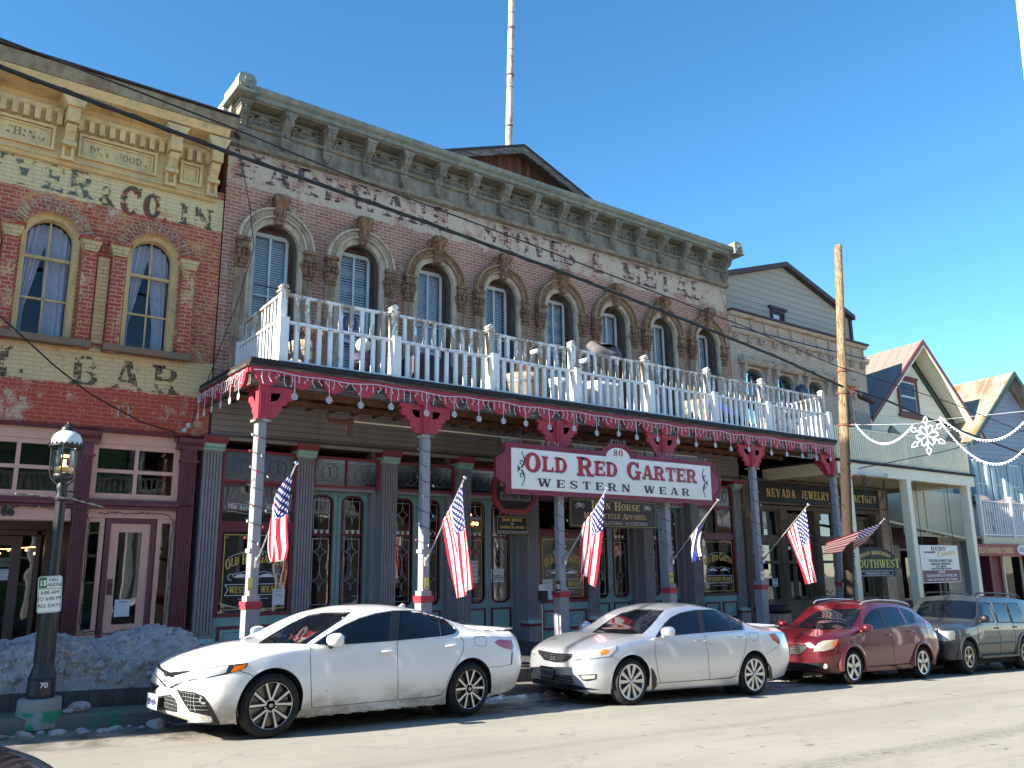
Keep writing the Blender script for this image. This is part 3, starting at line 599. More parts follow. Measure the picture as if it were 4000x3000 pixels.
# cornice
def cornice():
    C = thing_part('cornice', H); a, b = HX0 - .03, HX1 + .03
    m = MB(); profile(m, [(14.995, 8.02), (14.90, 8.05), (14.86, 8.13), (14.93, 8.16), (14.93, 8.50), (14.86, 8.52), (14.83, 8.56), (14.86, 8.60), (14.93, 8.62), (14.93, 9.00), (15.4, 9.0), (15.4, 8.02)], a, b)
    m.build('frieze', 'cornice_grey', C)
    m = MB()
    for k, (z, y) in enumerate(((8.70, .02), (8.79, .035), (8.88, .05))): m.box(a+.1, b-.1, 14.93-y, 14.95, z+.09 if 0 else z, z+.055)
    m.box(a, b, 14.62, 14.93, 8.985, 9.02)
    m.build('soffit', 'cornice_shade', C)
    m = MB(); profile(m, [(15.4, 9.02), (14.58, 9.02), (14.55, 9.05), (14.55, 9.13), (14.52, 9.15), (14.47, 9.19), (14.44, 9.27), (14.44, 9.33), (14.48, 9.36), (15.4, 9.38)], a-.02, b+.02)
    m.build('gutter', 'gutter_grey', C)
    n = 17; xs = [4.74 + (19.14-4.74) * i / (n-1) for i in range(n)]
    for i, x in enumerate(xs):
        m = MB(); pr = [(14.95, 8.42), (14.88, 8.43), (14.83, 8.50), (14.80, 8.60), (14.74, 8.66), (14.66, 8.70), (14.62, 8.80), (14.63, 8.98), (14.95, 8.98)]
        m.prism(pr, x-.085, x+.085, 'x'); m.box(x-.12, x+.12, 14.585, 14.94, 8.90, 8.984); m.box(x-.10, x+.10, 14.60, 14.94, 8.85, 8.899)
        for k in range(6): m.ball((x, [14.61, 14.64, 14.72, 14.775, 14.80, 14.815][k], 8.82 - k*.062), .035, 8)
        m.box(x-.105, x+.105, 14.78, 14.94, 8.36, 8.42)
        m.prism([(x-.095, 8.36), (x+.095, 8.36), (x+.085, 8.26), (x, 8.14), (x-.085, 8.26)], 14.80, 14.93, 'y')
        for k in range(5): m.bar((x, 14.795, 8.17), (x + (k-2)*.035, 14.795, 8.33), .012, .012)
        m.build('bracket', 'cornice_grey', C)
        if i < n-1:
            m = MB(); cx = (x + xs[i+1]) / 2; m.arch(cx, 8.60, .25, .29, 14.895, 14.93, 0, 16); m.arch(cx, 8.60, .20, .22, 14.905, 14.93, 0, 16)
            for dx, dz in ((-.09, .03), (0, .12), (.09, .03)): m.arch(cx+dx, 8.60+dz, .045, .065, 14.90, 14.93, 0, 12, -.3, pi+.3)
            m.build('trefoil_panel', 'cornice_grey', C)
    for x in (4.66, 19.26):                    # carved end blocks
        m = MB(); m.box(x-.17, x+.17, 14.36, 15.2, 9.05, 9.42); m.box(x-.2, x+.2, 14.33, 15.2, 9.0, 9.05); m.prism([(x-.15, 9.42), (x+.15, 9.42), (x+.15, 9.6), (x+.1, 9.68), (x, 9.71), (x-.1, 9.68), (x-.15, 9.6)], 14.38, 14.62)
        for a_ in range(-3, 4): m.bar((x, 14.35, 9.10), (x + .13*sin(a_*.42), 14.35, 9.12 + .36*cos(a_*.42)), .025, .02)
        for s_ in (-1, 1): m.arch(x+s_*.09, 9.17, .03, .055, 14.33, 14.36, 0, 10, 0, 5)
        m.build('end_block', 'gutter_grey', C)
cornice()
for o in bpy.data.objects:
    if o.parent is not None and o.parent.name.startswith('cornice') and o.parent.parent == H:
        for v in o.data.vertices: v.co.z = (9.52 + (v.co.z-9.52)*.88) if v.co.z < 10.525 else (10.40 + (min(v.co.z, 10.92)-10.52)*.66 + max(0, v.co.z-10.92)*.4)
m = MB(); m.box(HX0-.1, HX0+.25, 15.2, 17, 8.2, 9.05); m.build('end_parapet', 'white_paint', H)
m = MB(); m.grid(lambda u, v: (9.0+9.5*u, 15.3+.9*v, 9.10 + .16*sin(pi*v)*(.4+.6*abs(nz(u*9, v, 3, 1)))*(1 if u > .25 else .3)), 90, 6); m.build('roof_snow', 'snow_clean', H)
# ------------------------------------------------------------------ ground floor shop front
m = MB(); m.box(HX0+.02, HX1+.05, 15.0, 15.3, 2.36, 3.1); profile(m, [(15.0, 2.30), (14.9, 2.30), (14.86, 2.36), (14.96, 2.40), (15.0, 2.40)], HX0, HX1+.1); m.build('shopfront_entablature', 'paint_grey_brick', H)
CC = [4.67, 6.42, 8.22, 10.03, 11.88, 13.70, 15.58, 17.36, 19.16]
for cx in CC:
    P = thing_part('iron_column', H); m = MB(); z0 = walk_z(cx, 15) - .05; m.box(cx-.17, cx+.17, 14.98, 15.28, -1.12, 2.1)
    for k in range(6): m.box(cx-.158+k*.0553, cx-.158+k*.0553+.034, 14.955, 14.981, -1.05, 2.06)
    m.box(cx-.19, cx+.19, 14.90, 15.28, z0, -1.24); m.build('shaft', 'column_grey', P)
    m = MB(); profile(m, [(15.28, -1.24), (14.87, -1.24), (14.86, -1.19), (15.28, -1.19)], cx-.22, cx+.22); profile(m, [(15.28, 2.22), (14.90, 2.22), (14.87, 2.28), (14.85, 2.345), (15.28, 2.345)], cx-.22, cx+.22); m.build('red_moulding', 'red_trim', P)
    m = MB(); profile(m, [(15.28, 2.1), (14.95, 2.1), (14.93, 2.14), (14.90, 2.16), (14.89, 2.219), (15.28, 2.219)], cx-.19, cx+.19); profile(m, [(15.28, -1.189), (14.90, -1.189), (14.94, -1.12), (15.28, -1.12)], cx-.2, cx+.2); m.build('capital', 'mint', P)
def frame(m, x0, x1, z0, z1, y0, y1, w_, mi=0):
    m.box(x0, x0+w_, y0, y1, z0, z1, mi); m.box(x1-w_, x1, y0, y1, z0, z1, mi); m.box(x0+w_, x1-w_, y0, y1, z0, z0+w_, mi); m.box(x0+w_, x1-w_, y0, y1, z1-w_, z1, mi)
def pane(parent, x0, x1, z0, z1, y, mat='shop_glass', name='pane'):
    m = MB(); m.add([(x0, y, z0), (x1, y, z0), (x1, y, z1), (x0, y, z1)], [(0, 1, 2, 3)]); return m.build(name, mat, parent)
def transom(x0, x1, y, z0=1.56, z1=2.16):
    T = thing_part('transom_window', H); m = MB(); frame(m, x0, x1, z0, z1, y-.03, y+.03, .05); xm = (x0+x1)/2; m.box(xm-.02, xm+.02, y-.03, y+.03, z0+.05, z1-.05); m.build('frame', 'red_trim', T)
    pane(T, x0+.05, x1-.05, z0+.05, z1-.05, y, 'leaded_glass')
    m = MB()
    for c in ((x0*3+x1)/4, (x0+3*x1)/4, xm):
        r = .17
        if c != xm: m.arch(c, (z0+z1)/2, r-.008, r, y-.02, y-.008, 0, 20, 0, 2*pi)
        for s_ in (-1, 1):
            m.arch(c+s_*r, (z0+z1)/2, r-.006, r, y-.019, y-.009, 0, 10, pi-.9 if s_ > 0 else -.9, pi+.9 if s_ > 0 else .9)
    for zz in (z0+.13, z1-.13): m.box(x0+.05, xm-.02, y-.018, y-.01, zz-.004, zz+.004); m.box(xm+.02, x1-.05, y-.018, y-.01, zz-.004, zz+.004)
    m.build('leading', 'hoop', T)
def panel_kick(P, x0, x1, y):
    m = MB(); m.box(x0, x1, y-.02, y+.1, walk_z(x0, 15)-.1, -.78); m.build('kick_board', 'teal_door', P)
    n = max(1, round((x1-x0)/.75)); w_ = (x1-x0)/n
    for k in range(n):
        a, b = x0+k*w_+.07, x0+(k+1)*w_-.07; m = MB(); frame(m, a, b, -1.36, -.93, y-.05, y-.02, .05); m.build('panel_frame', 'maroon', P)
        m = MB(); m.box(a+.05, b-.05, y-.035, y-.02, -1.31, -.98); m.build('panel', 'teal_panel', P)
        m = MB(); frame(m, a+.11, b-.11, -1.25, -1.04, y-.04, y-.035, .008); m.build('panel_line', 'green_trim', P)
def gold_logo(P, cx, zt, s, y):
    """the shop's name in gold with a white ribbon on the glass"""
    ar = lambda t: .10 * s * (1 - (2*t-1)**2) * 1.2
    m = MB(); slab_text(m, 'OLD RED GARTER', cx-.58*s, cx+.58*s, zt-.40*s, .15*s, y, .002, big={0: 1.35, 4: 1.35, 8: 1.35}, curve=ar); m.build('gold_lettering', 'gold', P)
    m = MB(); slab_text(m, 'WESTERN WEAR', cx-.48*s, cx+.48*s, zt-.86*s, .12*s, y, .002); m.build('gold_lettering', 'gold', P)
    m = MB(); w_ = .012*s
    m.tube([(cx + .52*s*(2*t-1), y, zt-.20*s + .13*s*(1-(2*t-1)**2)) for t in [i/12 for i in range(13)]], .006*s, 5)
    for a, b in (((-.56, -.70), (.56, -.70)), ((-.56, -.90), (.56, -.90)), ((-.56, -.70), (-.50, -.80)), ((-.50, -.80), (-.56, -.90)), ((.56, -.70), (.50, -.80)), ((.50, -.80), (.56, -.90))): m.bar((cx+a[0]*s, y, zt+a[1]*s), (cx+b[0]*s, y, zt+b[1]*s), .006, w_)
    for q in (-1, 1):
        m.prism([(cx+q*.05*s, zt-.57*s), (cx+q*.40*s, zt-.57*s), (cx+q*.34*s, zt-.52*s), (cx+q*.25*s, zt-.50*s), (cx+q*.15*s, zt-.52*s)], y-.002, y)
        m.arch(cx+q*.46*s, zt-.56*s, .05*s, .062*s, y-.003, y, 0, 10, 0, 5); m.tube([(cx+q*.42*s, y, zt-.51*s), (cx+q*.2*s, y, zt-.46*s), (cx, y, zt-.5*s)], .006*s, 5)
    m.bar((cx-.3*s, y, zt-.97*s), (cx+.3*s, y, zt-.97*s), .005, .009*s); m.build('white_ribbon', 'white_paint', P)
def gold_border(P, x0, x1, z0, z1, y):
    m = MB(); frame(m, x0, x1, z0, z1, y-.002, y, .012)
    for a in (x0, x1):
        for b in (z0, z1): s1 = 1 if a == x0 else -1; s2 = 1 if b == z0 else -1; frame(m, min(a, a+s1*.06), max(a, a+s1*.06), min(b, b+s2*.06), max(b, b+s2*.06), y-.0045, y-.0025, .01)
    m.build('gold_border', 'gold', P)
def shop_window(x0, x1, y, upper=True, side_text=None):
    P = thing_part('shop_window', H)
    m = MB(); frame(m, x0, x1, -.78, .76, y-.03, y+.05, .07); m.box(x0, x1, y-.05, y+.05, .76, .82)
    if upper: frame(m, x0, x1, .82, 1.55, y-.02, y+.04, .05); m.box((x0+x1)/2-.02, (x0+x1)/2+.02, y-.02, y+.04, .87, 1.5)
    m.build('frame', 'maroon', P)
    pane(P, x0+.07, x1-.07, -.71, .69, y)
    if upper: pane(P, x0+.05, x1-.05, .87, 1.5, y)
    gold_border(P, x0+.12, x1-.12, -.66, .64, y-.006); gold_logo(P, (x0+x1)/2, .42, (x1-x0)/1.5, y-.006)
    panel_kick(P, x0, x1, y)
    return P
def door_pair(x0, x1, y, inner=True):
    xm = (x0+x1)/2; out = []
    for a, b in ((x0, xm-.005), (xm+.005, x1)):
        D = thing_part('door_leaf', H); z0 = walk_z(x0, 15.3); m = MB()
        st = .10; zt = 1.5; gz0, gz1 = -.72, 1.42
        m.box(a, a+st, y-.025, y+.025, z0, zt); m.box(b-st, b, y-.025, y+.025, z0, zt); m.box(a+st, b-st, y-.025, y+.025, gz1, zt); m.box(a+st, b-st, y-.025, y+.025, z0, gz0)
        m.build('leaf', 'teal_door', D)
        m = MB(); r = .14; A, B = a+st, b-st              # rounded maroon bead round the glass
        pts = []
        for cx_, cz, a0 in ((B-r, gz1-r, 0), (A+r, gz1-r, pi/2), (A+r, gz0+r, pi), (B-r, gz0+r, 3*pi/2)): pts += [(cx_ + r*cos(a0+pi/2*k/5), y-.03, cz + r*sin(a0+pi/2*k/5)) for k in range(6)]
        m.tube(pts, .022, 6, closed=True); m.box(A, B, y-.045, y-.01, .66, .70)
        frame(m, a+.07, b-.07, z0+.12, gz0-.12, y-.05, y-.025, .035); m.build('bead', 'maroon', D)
        m = MB()
        for cx_, cz, sx_, sz_ in ((B, gz1, -1, -1), (A, gz1, 1, -1), (A, gz0, 1, 1), (B, gz0, -1, 1)):
            m.prism([(cx_, cz)] + [(cx_+sx_*(r - r*cos(t)), cz+sz_*(r - r*sin(t))) for t in [pi/2*k/5 for k in range(6)]], y-.024, y+.02)
        m.build('corner_block', 'teal_door', D)
        pane(D, A, B, gz0, gz1, y, 'shop_glass')
        m = MB(); c_ = (A+B)/2                            # leaded diamonds and bars
        frame(m, A+.06, B-.06, gz0+.08, .60, y-.015, y-.006, .008); frame(m, A+.06, B-.06, .76, gz1-.08, y-.015, y-.006, .008)
        for zc in (1.1, .35, -.2):
            for s1 in (-1, 1):
                for s2 in (-1, 1): m.tube([(c_, y-.012, zc+s2*.2), (c_+s1*.03, y-.012, zc+s2*.06), (c_+s1*.13, y-.012, zc)], .006, 4)
            m.box(c_-.003, c_+.003, y-.014, y-.008, zc+.2, zc+.34)
        for k in range(3): zc = .73; m.prism([(A+.08+k*.12, zc), (A+.12+k*.12, zc+.05), (A+.16+k*.12, zc), (A+.12+k*.12, zc-.05)], y-.013, y-.009)
        m.build('leading', 'alu', D)
        m = MB(); m.box(a+.12, b-.12, y-.035, y-.026, z0+.17, gz0-.17); m.build('panel', 'teal_panel', D)
    m = MB(); m.lathe([(0, y-.10), (.025, y-.095), (.03, y-.075), (.012, y-.05), (.012, y-.02)], xm-.06, -.55, 10, ax='y'); m.build('knob', 'chrome', D)
kinds = ['w', 'd', 'd', 'e', 'w', 'd', 'd', 'w']
for i in range(8):
    x0, x1 = CC[i]+.17, CC[i+1]-.17
    if kinds[i] == 'w':
        if i == 0: transom(x0+.02, x1, 15.04)
        elif i == 7: transom(x0+.02, x1, 15.04)
        else: transom(x0+.02, x1, 15.04)
        P = shop_window(x0+.02, x1, 15.04)
        if i == 0:
            for s_, c_ in (('FINE HATS', x0+.37), ('QUALITY BOOTS', x1-.34)):
                m = MB(); slab_text(m, s_, c_-.2, c_+.2, 1.08, .07, 15.033, .002, curve=lambda t: -.05*(t-.5)); m.tube([(c_-.22, 15.03, 1.2), (c_-.1, 15.03, 1.185), (c_+.1, 15.03, 1.17), (c_+.22, 15.03, 1.155)], .005, 4); m.tube([(c_-.22, 15.03, 1.04), (c_-.1, 15.03, 1.045), (c_+.1, 15.03, 1.01), (c_+.22, 15.03, 1.0)], .005, 4); m.build('window_lettering', 'white_paint', P)
    else:
        yb = 15.38
        transom(x0+.02, x1-.02, yb-.28)
        m = MB(); m.box(x0, x0+.03, 15.2, yb+.1, walk_z(x0, 15)-.1, 2.34); m.box(x1-.12, x1, 15.2, yb+.1, walk_z(x0, 15)-.1, 2.34); m.box(x0+.03, x1-.12, 15.1, yb+.1, 1.5, 1.56); m.build('door_recess', 'column_grey', H)
        door_pair(x0+.03, x1-.12, yb)
m = MB(); m.box(HX0+.1, HX1-.1, 17.6, 17.7, -1.9, 2.4); m.box(HX0+.1, HX1-.1, 15.3, 17.6, 2.3, 2.35); m.box(HX0+.1, HX1-.1, 15.5, 17.6, -1.95, -1.9)
m.build('shop_interior', 'interior', H)
m = MB(); r = random.Random(5)
for k in range(46):
    x = r.uniform(HX0+.6, HX1-.6); z = -1.5; y = r.uniform(15.9, 17.2); h = r.uniform(.5, 1.7); m.cbox((x, y, z+h/2), (r.uniform(.15, .6), .25, h), 0 if k % 3 else 1)
for k in range(30): m.ball((r.uniform(HX0+.5, HX1-.5), 17.4, r.uniform(-.3, 1.6)), r.uniform(.06, .16), 7, r.choice((1, 2, 0)), (1.4, .6, .6))
m.build('shop_goods', ['interior_wood', 'barrel_wood', 'grey_cloth'], H)
L = thing('chandelier', 'round chandelier with warm lit bulbs inside the shop entrance', 'chandelier', (10.75, 16.1, 1.6)); m = MB()
m.tube([(10.75+.3*cos(a), 16.1+.3*sin(a), .95) for a in [2*pi*k/16 for k in range(16)]], .015, 5, closed=True); m.tube([(10.75, 16.1, 1.6), (10.75, 16.1, .9)], .012, 5); m.tube([(10.75+.17*cos(a), 16.1+.17*sin(a), 1.15) for a in [2*pi*k/12 for k in range(12)]], .012, 5, closed=True)
for k in range(4): m.tube([(10.75, 16.1, 1.4), (10.75+.3*cos(pi/2*k), 16.1+.3*sin(pi/2*k), .95)], .008, 4)
m.build('ring', 'gold', L); m = MB()
for k in range(14): m.ball((10.75+.32*cos(k*.449), 16.1+.32*sin(k*.449), 1.0), .03, 6, 0, (1, 1, 1.3))
for k in range(7): m.ball((10.75+.17*cos(k*.9), 16.1+.17*sin(k*.9), 1.2), .028, 6, 0, (1, 1, 1.3))
m.build('bulbs', 'bulb_warm', L)
# ------------------------------------------------------------------ balcony (part of the brick building)
BX0, BX1, BY = 4.36, 20.3, 12.5
PX = [4.62, 7.60, 10.66, 13.68, 16.78, 20.18]
m = MB(); m.box(BX0, BX1, BY-.06, 15.0, 3.17, 3.25); m.build('balcony_deck', 'tar', H)
m = MB()
for k in range(34): x = BX0+.12+k*(BX1-BX0-.24)/33; m.box(x-.025, x+.025, BY+.12, 14.98, 2.98, 3.15)
m.box(BX0+.02, BX1-.02, BY+.1, 15.0, 3.15, 3.168)
for yy in (13.3, 14.1): m.box(BX0+.1, BX1-.1, yy, yy+.05, 2.88, 2.98)
m.build('joists', 'joist', H)
m = MB(); m.box(BX0+.05, BX1-.05, BY+.05, BY+.16, 2.84, 3.15); m.box(BX0+.05, BX0+.12, BY+.16, 14.9, 2.84, 3.15); m.build('edge_beam', 'beam_old', H)
def scallops(a, b, fixed, axis, z0=2.83):
    m = MB(); n = round((b-a)/.575); w_ = (b-a)/n
    for k in range(n):
        c = a + w_*(k+.5); pts = [(c-w_/2, 3.15), (c-w_/2, 3.03)]
        pts += [(c - .2, 3.03)] + [(c - .2*cos(pi*i/12), 3.03 - .2*sin(pi*i/12)) for i in range(1, 12)] + [(c+.2, 3.03), (c+w_/2, 3.03), (c+w_/2, 3.15)]
        if axis == 'y': m.prism(pts, fixed, fixed+.04, 'y')
        else: m.prism(pts, fixed, fixed+.04, 'x')
    return m
scallops(BX0+.02, BX1-.05, BY, 'y').build('scalloped_fascia', 'magenta', H)
scallops(BY+.06, 14.95, BX0, 'x').build('scalloped_fascia', 'magenta', H)
m = MB(); m.box(BX0-.02, BX1, BY-.02, BY+.03, 3.12, 3.168); m.box(BX0-.03, BX0+.02, BY+.03, 14.95, 3.12, 3.168); m.build('deck_edge', 'beam_old', H)
def fret(m, x, s_, y0, y1):
    """curved fretwork bracket beside a post head; s_ = side"""
    P = [(0, 2.84), (.46, 2.84), (.47, 2.80), (.40, 2.77)]
    for cx_, cz, r_ in ((.36, 2.70, .075), (.26, 2.62, .075), (.19, 2.50, .07), (.135, 2.39, .05)):
        P += [(cx_ + r_*cos(a), cz + r_*sin(a)) for a in (1.1, .5, -.1, -.7, -1.3, -1.8)]
    P += [(.09, 2.33), (0, 2.33), (0, 2.60), (.06, 2.60), (.06, 2.74), (.22, 2.74), (.20, 2.68), (.15, 2.62), (.06, 2.60), (0, 2.605)]
    m.prism([(x + s_*p, q) for p, q in P], y0, y1, 'y')
for i, x in enumerate(PX):
    P = thing_part('balcony_post', H); zg = walk_z(x, BY+.1) - .03; y = BY + .1
    m = MB(); m.box(x-.105, x+.105, y-.105, y+.105, zg, -.55); m.box(x-.125, x+.125, y-.125, y+.125, zg, zg+.12)
    c = .022; w_ = .078; oc = [(x-w_+c, y-w_), (x+w_-c, y-w_), (x+w_, y-w_+c), (x+w_, y+w_-c), (x+w_-c, y+w_), (x-w_+c, y+w_), (x-w_, y+w_-c), (x-w_, y-w_+c)]
    m.prism(oc, -.36, 2.26, 'z'); m.box(x-.095, x+.095, y-.095, y+.095, .27, .33); m.box(x-.10, x+.10, y-.10, y+.10, -.44, -.36); m.build('shaft', 'post_lilac', P)
    m = MB(); m.box(x-.13, x+.13, y-.13, y+.13, -.50, -.44); m.box(x-.12, x+.12, y-.12, y+.12, -.55, -.50); m.build('collar', 'magenta', P)
    m = MB(); m.box(x-.12, x+.12, y-.12, y+.12, 2.26, 2.30); m.build('cap', 'post_cap', P)
    m = MB(); m.box(x-.075, x+.075, y-.075, y+.075, 2.30, 2.86)
    for k in range(3): m.box(x-.05+k*.035, x-.035+k*.035, y-.083, y-.075, 2.38, 2.76)
    m.build('head', 'magenta', P)
    m = MB()
    if i > 0: fret(m, x-.075, -1, y-.03, y+.03)
    if i < 5: fret(m, x+.075, 1, y-.03, y+.03)
    if i in (0, 5): m2 = MB(); m2.v = []; 
    m.build('bracket', 'magenta', P)
    if i in (0, 5):
        m = MB(); fret(m, 0, 1, -.03, .03); m.v = [Vector((x + v.y, y + .075 + v.x, v.z)) for v in m.v]; m.build('bracket', 'magenta', P)
# railing: a low solid one outside, a worn heightening behind it
NW = [4.92, 6.97, 9.07, 11.17, 13.32, 15.42, 17.5, 20.12]
rr = random.Random(11)
def baluster(m, x, y, z0, z1, w_=.062, d=.05, leanx=0):
    e = rr.uniform(-.006, .006) + leanx; j = rr.uniform(-.004, .004)
    vs = [(x-w_/2+j, y-d/2, z0), (x+w_/2+j, y-d/2, z0), (x+w_/2+j, y+d/2, z0), (x-w_/2+j, y+d/2, z0), (x-w_/2+e, y-d/2, z1), (x+w_/2+e, y-d/2, z1), (x+w_/2+e, y+d/2, z1), (x-w_/2+e, y+d/2, z1)]
    m.add(vs, [(0,3,2,1),(4,5,6,7),(0,1,5,4),(1,2,6,5),(2,3,7,6),(3,0,4,7)])
def wavybar(m, x0, x1, y, z, h, d, mi=0, sag=.012):
    n = 8; zz = [z + rr.uniform(-.004, .004) - sag*sin(pi*i/n) for i in range(n+1)]
    for i in range(n):
        a = x0+(x1-x0)*i/n; b = x0+(x1-x0)*(i+1)/n
        m.add([(a,y-d/2,zz[i]-h/2),(b,y-d/2,zz[i+1]-h/2),(b,y+d/2,zz[i+1]-h/2),(a,y+d/2,zz[i]-h/2),(a,y-d/2,zz[i]+h/2),(b,y-d/2,zz[i+1]+h/2),(b,y+d/2,zz[i+1]+h/2),(a,y+d/2,zz[i]+h/2)], [(0,3,2,1),(4,5,6,7),(0,1,5,4),(2,3,7,6)], mi)
yl, yu = BY + .12, BY + .20
NWl = NW
for i in range(7):
    a, b = NW[i], NW[i+1]
    lo = [4.9, 6.97, 9.1, 11.2, 13.35, 15.5, 17.55, 20.2]; a2, b2 = lo[i], lo[i+1]; n = 9 if i < 6 else 11
    m = MB(); wavybar(m, a2, b2, yl, 3.95, .045, .09); wavybar(m, a2, b2, yl-.03, 3.30, .03, .05)
    for k in range(n): x = a2+.14+(b2-a2-.28)*(k+.5)/n; baluster(m, x, yl-.02, 3.28 if k % 4 else 3.24, 3.93, .068)
    m.build('lower_railing', 'rail_white', H)
    m = MB(); wavybar(m, a, b, yu, 4.44, .045, .10)
    for k in range(n): x = a+.12+(b-a-.24)*(k+.5)/n; baluster(m, x, yu-.02, 3.97, 4.42, .066)
    m.build('upper_railing', 'rail_worn', H)
for i, x in enumerate(NW):
    m = MB(); m.box(x-.06, x+.06, yu-.07, yu+.05, 3.3, 4.47); m.box(x-.085, x+.085, yu-.095, yu+.075, 4.47, 4.50)
    m.box(x-.05, x+.05, yu-.06, yu+.04, 4.50, 4.54); m.prism([(x-.07, 4.54), (x+.07, 4.54), (x+.06, 4.58), (x, 4.62), (x-.06, 4.58)], yu-.08, yu+.06)
    m.build('newel_post', 'rail_worn', H)
for x in [4.9, 6.97, 9.1, 11.2, 13.35, 15.5, 17.55, 20.2]:
    m = MB(); m.box(x-.075, x+.075, yl-.11, yl+.05, 3.2, 3.99); m.box(x-.085, x+.085, yl-.12, yl+.055, 3.99, 4.005); m.build('newel_post', 'rail_white', H)
def side_rail(x, xu):
    m = MB(); m.bar((x, yl, 3.95), (x, 14.5, 3.93), .09, .045); m.bar((x, yl, 3.3), (x, 14.5, 3.3), .04, .03)
    for k in range(13): y = yl+.18+k*.15; m.box(x-.025, x+.025, y-.035, y+.035, 3.25, 3.93)
    m.box(x-.06, x+.06, 14.4, 14.52, 3.22, 4.0); m.build('side_railing', 'rail_white', H)
    m = MB(); m.bar((xu, yu, 4.44), (xu, 14.5, 4.36), .1, .045)
    for k in range(13): y = yu+.15+k*.15; m.box(xu-.025, xu+.025, y-.033, y+.033, 3.95, 4.42-.04*k/12)
    m.box(xu-.05, xu+.05, 14.4, 14.5, 3.3, 4.42); m.build('side_railing', 'rail_worn', H)
side_rail(4.86, 4.93); side_rail(20.22, 20.14)
# long pipe and iron hook under the balcony
m = MB(); m.tube([(6.7, 13.6, 2.62), (16.0, 13.6, 2.62)], .018, 6); m.build('conduit', 'cream_paint', H)
m = MB(); m.tube([(6.2, 13.6, 2.72), (6.22, 13.6, 2.60), (6.5, 13.6, 2.58), (6.62, 13.6, 2.62)], .035, 7); m.box(6.6, 6.68, 13.58, 13.62, 2.35, 2.66); m.build('pipe_elbow', 'rust_metal', H)
# ================================================================== the old red and yellow brick saloon
SX0, SX1 = -5.5, 4.56
G = thing('saloon_building', 'old brick saloon with flaking red and yellow paint and tall curtained arched windows', 'building', (SX0, 15, ZB))
WS = [-4.68, -3.06, -1.44, .18, 1.80, 3.42]
m = MB(); wall_open(m, SX0, SX1, 2.32, 7.0, 15, [(c-.44, c+.42, 3.75, 5.46, .43) for c in WS], .3, 0, 1); m.build('upper_wall', ['brick_saloon', 'saloon_yellow'], G)
shell('side_walls', G, SX0, SX1, 15.0, 32, -3, 8.0, 'brick_saloon')
m = MB(); m.box(SX0+.1, SX1-.1, 15.9, 15.95, 3.2, 6.6); m.build('upper_room_back', 'interior', G)
for i, c in enumerate(WS):
    W = thing_part('window', G); c -= .01
    m = MB(); n = 26                                # brick arch of upright stretchers with white joints
    m.arch(c, 5.46, .44, .645, 14.985, 14.998, 1, 40)
    for k in range(n):
        a = pi * (k + .5) / n + random.uniform(-.01, .01); r0, r1 = .445, .645 + (.02 if k % 2 else -.01); dw = .030
        for q0, q1 in (((r0, r0+.06), (r0+.07, r1)) if k % 2 else ((r0, r0+.13), (r0+.14, r1))):
            pts = [(c+q*cos(a+s_*dw*(.55/q)*1.0), 5.46+q*sin(a+s_*dw*(.55/q)*1.0)) for q, s_ in ((q0, -1), (q1, -1), (q1, 1), (q0, 1))]
            m.prism(pts, 14.955, 14.984, 'y', 0)
    m.build('brick_arch', ['brick_pier', 'mortar_cream'], W)
    for s_ in (-1, 1):
        x = c + s_*.58; m = MB(); m.box(x-.105, x+.105, 14.87, 14.999, 3.62, 5.30, 0)
        m.prism([(x-.105, 5.302), (x+.105, 5.302), (x+.17, 5.50), (x-.17, 5.50)], 14.82, 14.998, 'y', 1); m.box(x-.185, x+.185, 14.79, 14.998, 5.50, 5.545, 0)
        m.build('pier', ['brick_pier', 'brick_yellow'], W)
    m = MB(); m.box(c-.72, c+.72, 14.80, 14.997, 3.63, 3.74); m.build('sill', 'sill_rust', W)
    m = MB(); m.arch(c, 5.46, .345, .43, 15.1, 15.3, 0, 20); m.box(c-.43, c-.345, 15.1, 15.3, 3.75, 5.46); m.box(c+.345, c+.43, 15.1, 15.3, 3.75, 5.46); m.box(c-.345, c+.345, 15.22, 15.26, 4.42, 4.45); m.box(c-.345, c+.345, 15.2, 15.27, 5.12, 5.17); m.box(c-.012, c+.012, 15.22, 15.26, 3.75, 5.8); m.box(c-.345, c+.345, 15.2, 15.28, 3.75, 3.8)
    m.build('frame', 'saloon_yellow', W)
    m = MB(); arch_panel(m, c-.345, c+.345, 3.8, 5.46, .345, 15.245); m.build('pane', 'window_glass', W)
    m = MB()
    for s_ in (-1, 1):
        lean = .9 if (s_ < 0) else (.12 if i == 4 else .55)
        def f(u, v, s_=s_, lean=lean):
            z = 5.78 - u * 1.9; wdt = .33 * (1 - lean * min(1, u*1.25)) + .05; x = c + s_*(.34 - wdt * v); return (x, 15.36 + .022*sin(v*26 + u*2), z if z < 5.46 + sqrt(max(0, .34**2 - (x-c)**2)) else 5.46 + sqrt(max(0, .34**2 - (x-c)**2)))
        m.grid(f, 24, 30)
    m.build('curtain', 'curtain', W)
for x0, x1 in ((2.35, 2.60),):
    m = MB(); m.box(x0+.22-.0, x1+.04, 14.975, 14.999, 3.66, 5.3)
for a, b in zip(WS[:-1], WS[1:]):
    m = MB(); m.box(a+.72, b-.72, 14.97, 14.998, 3.75, 5.28); m.build('yellow_brick_panel', 'brick_yellow', G)
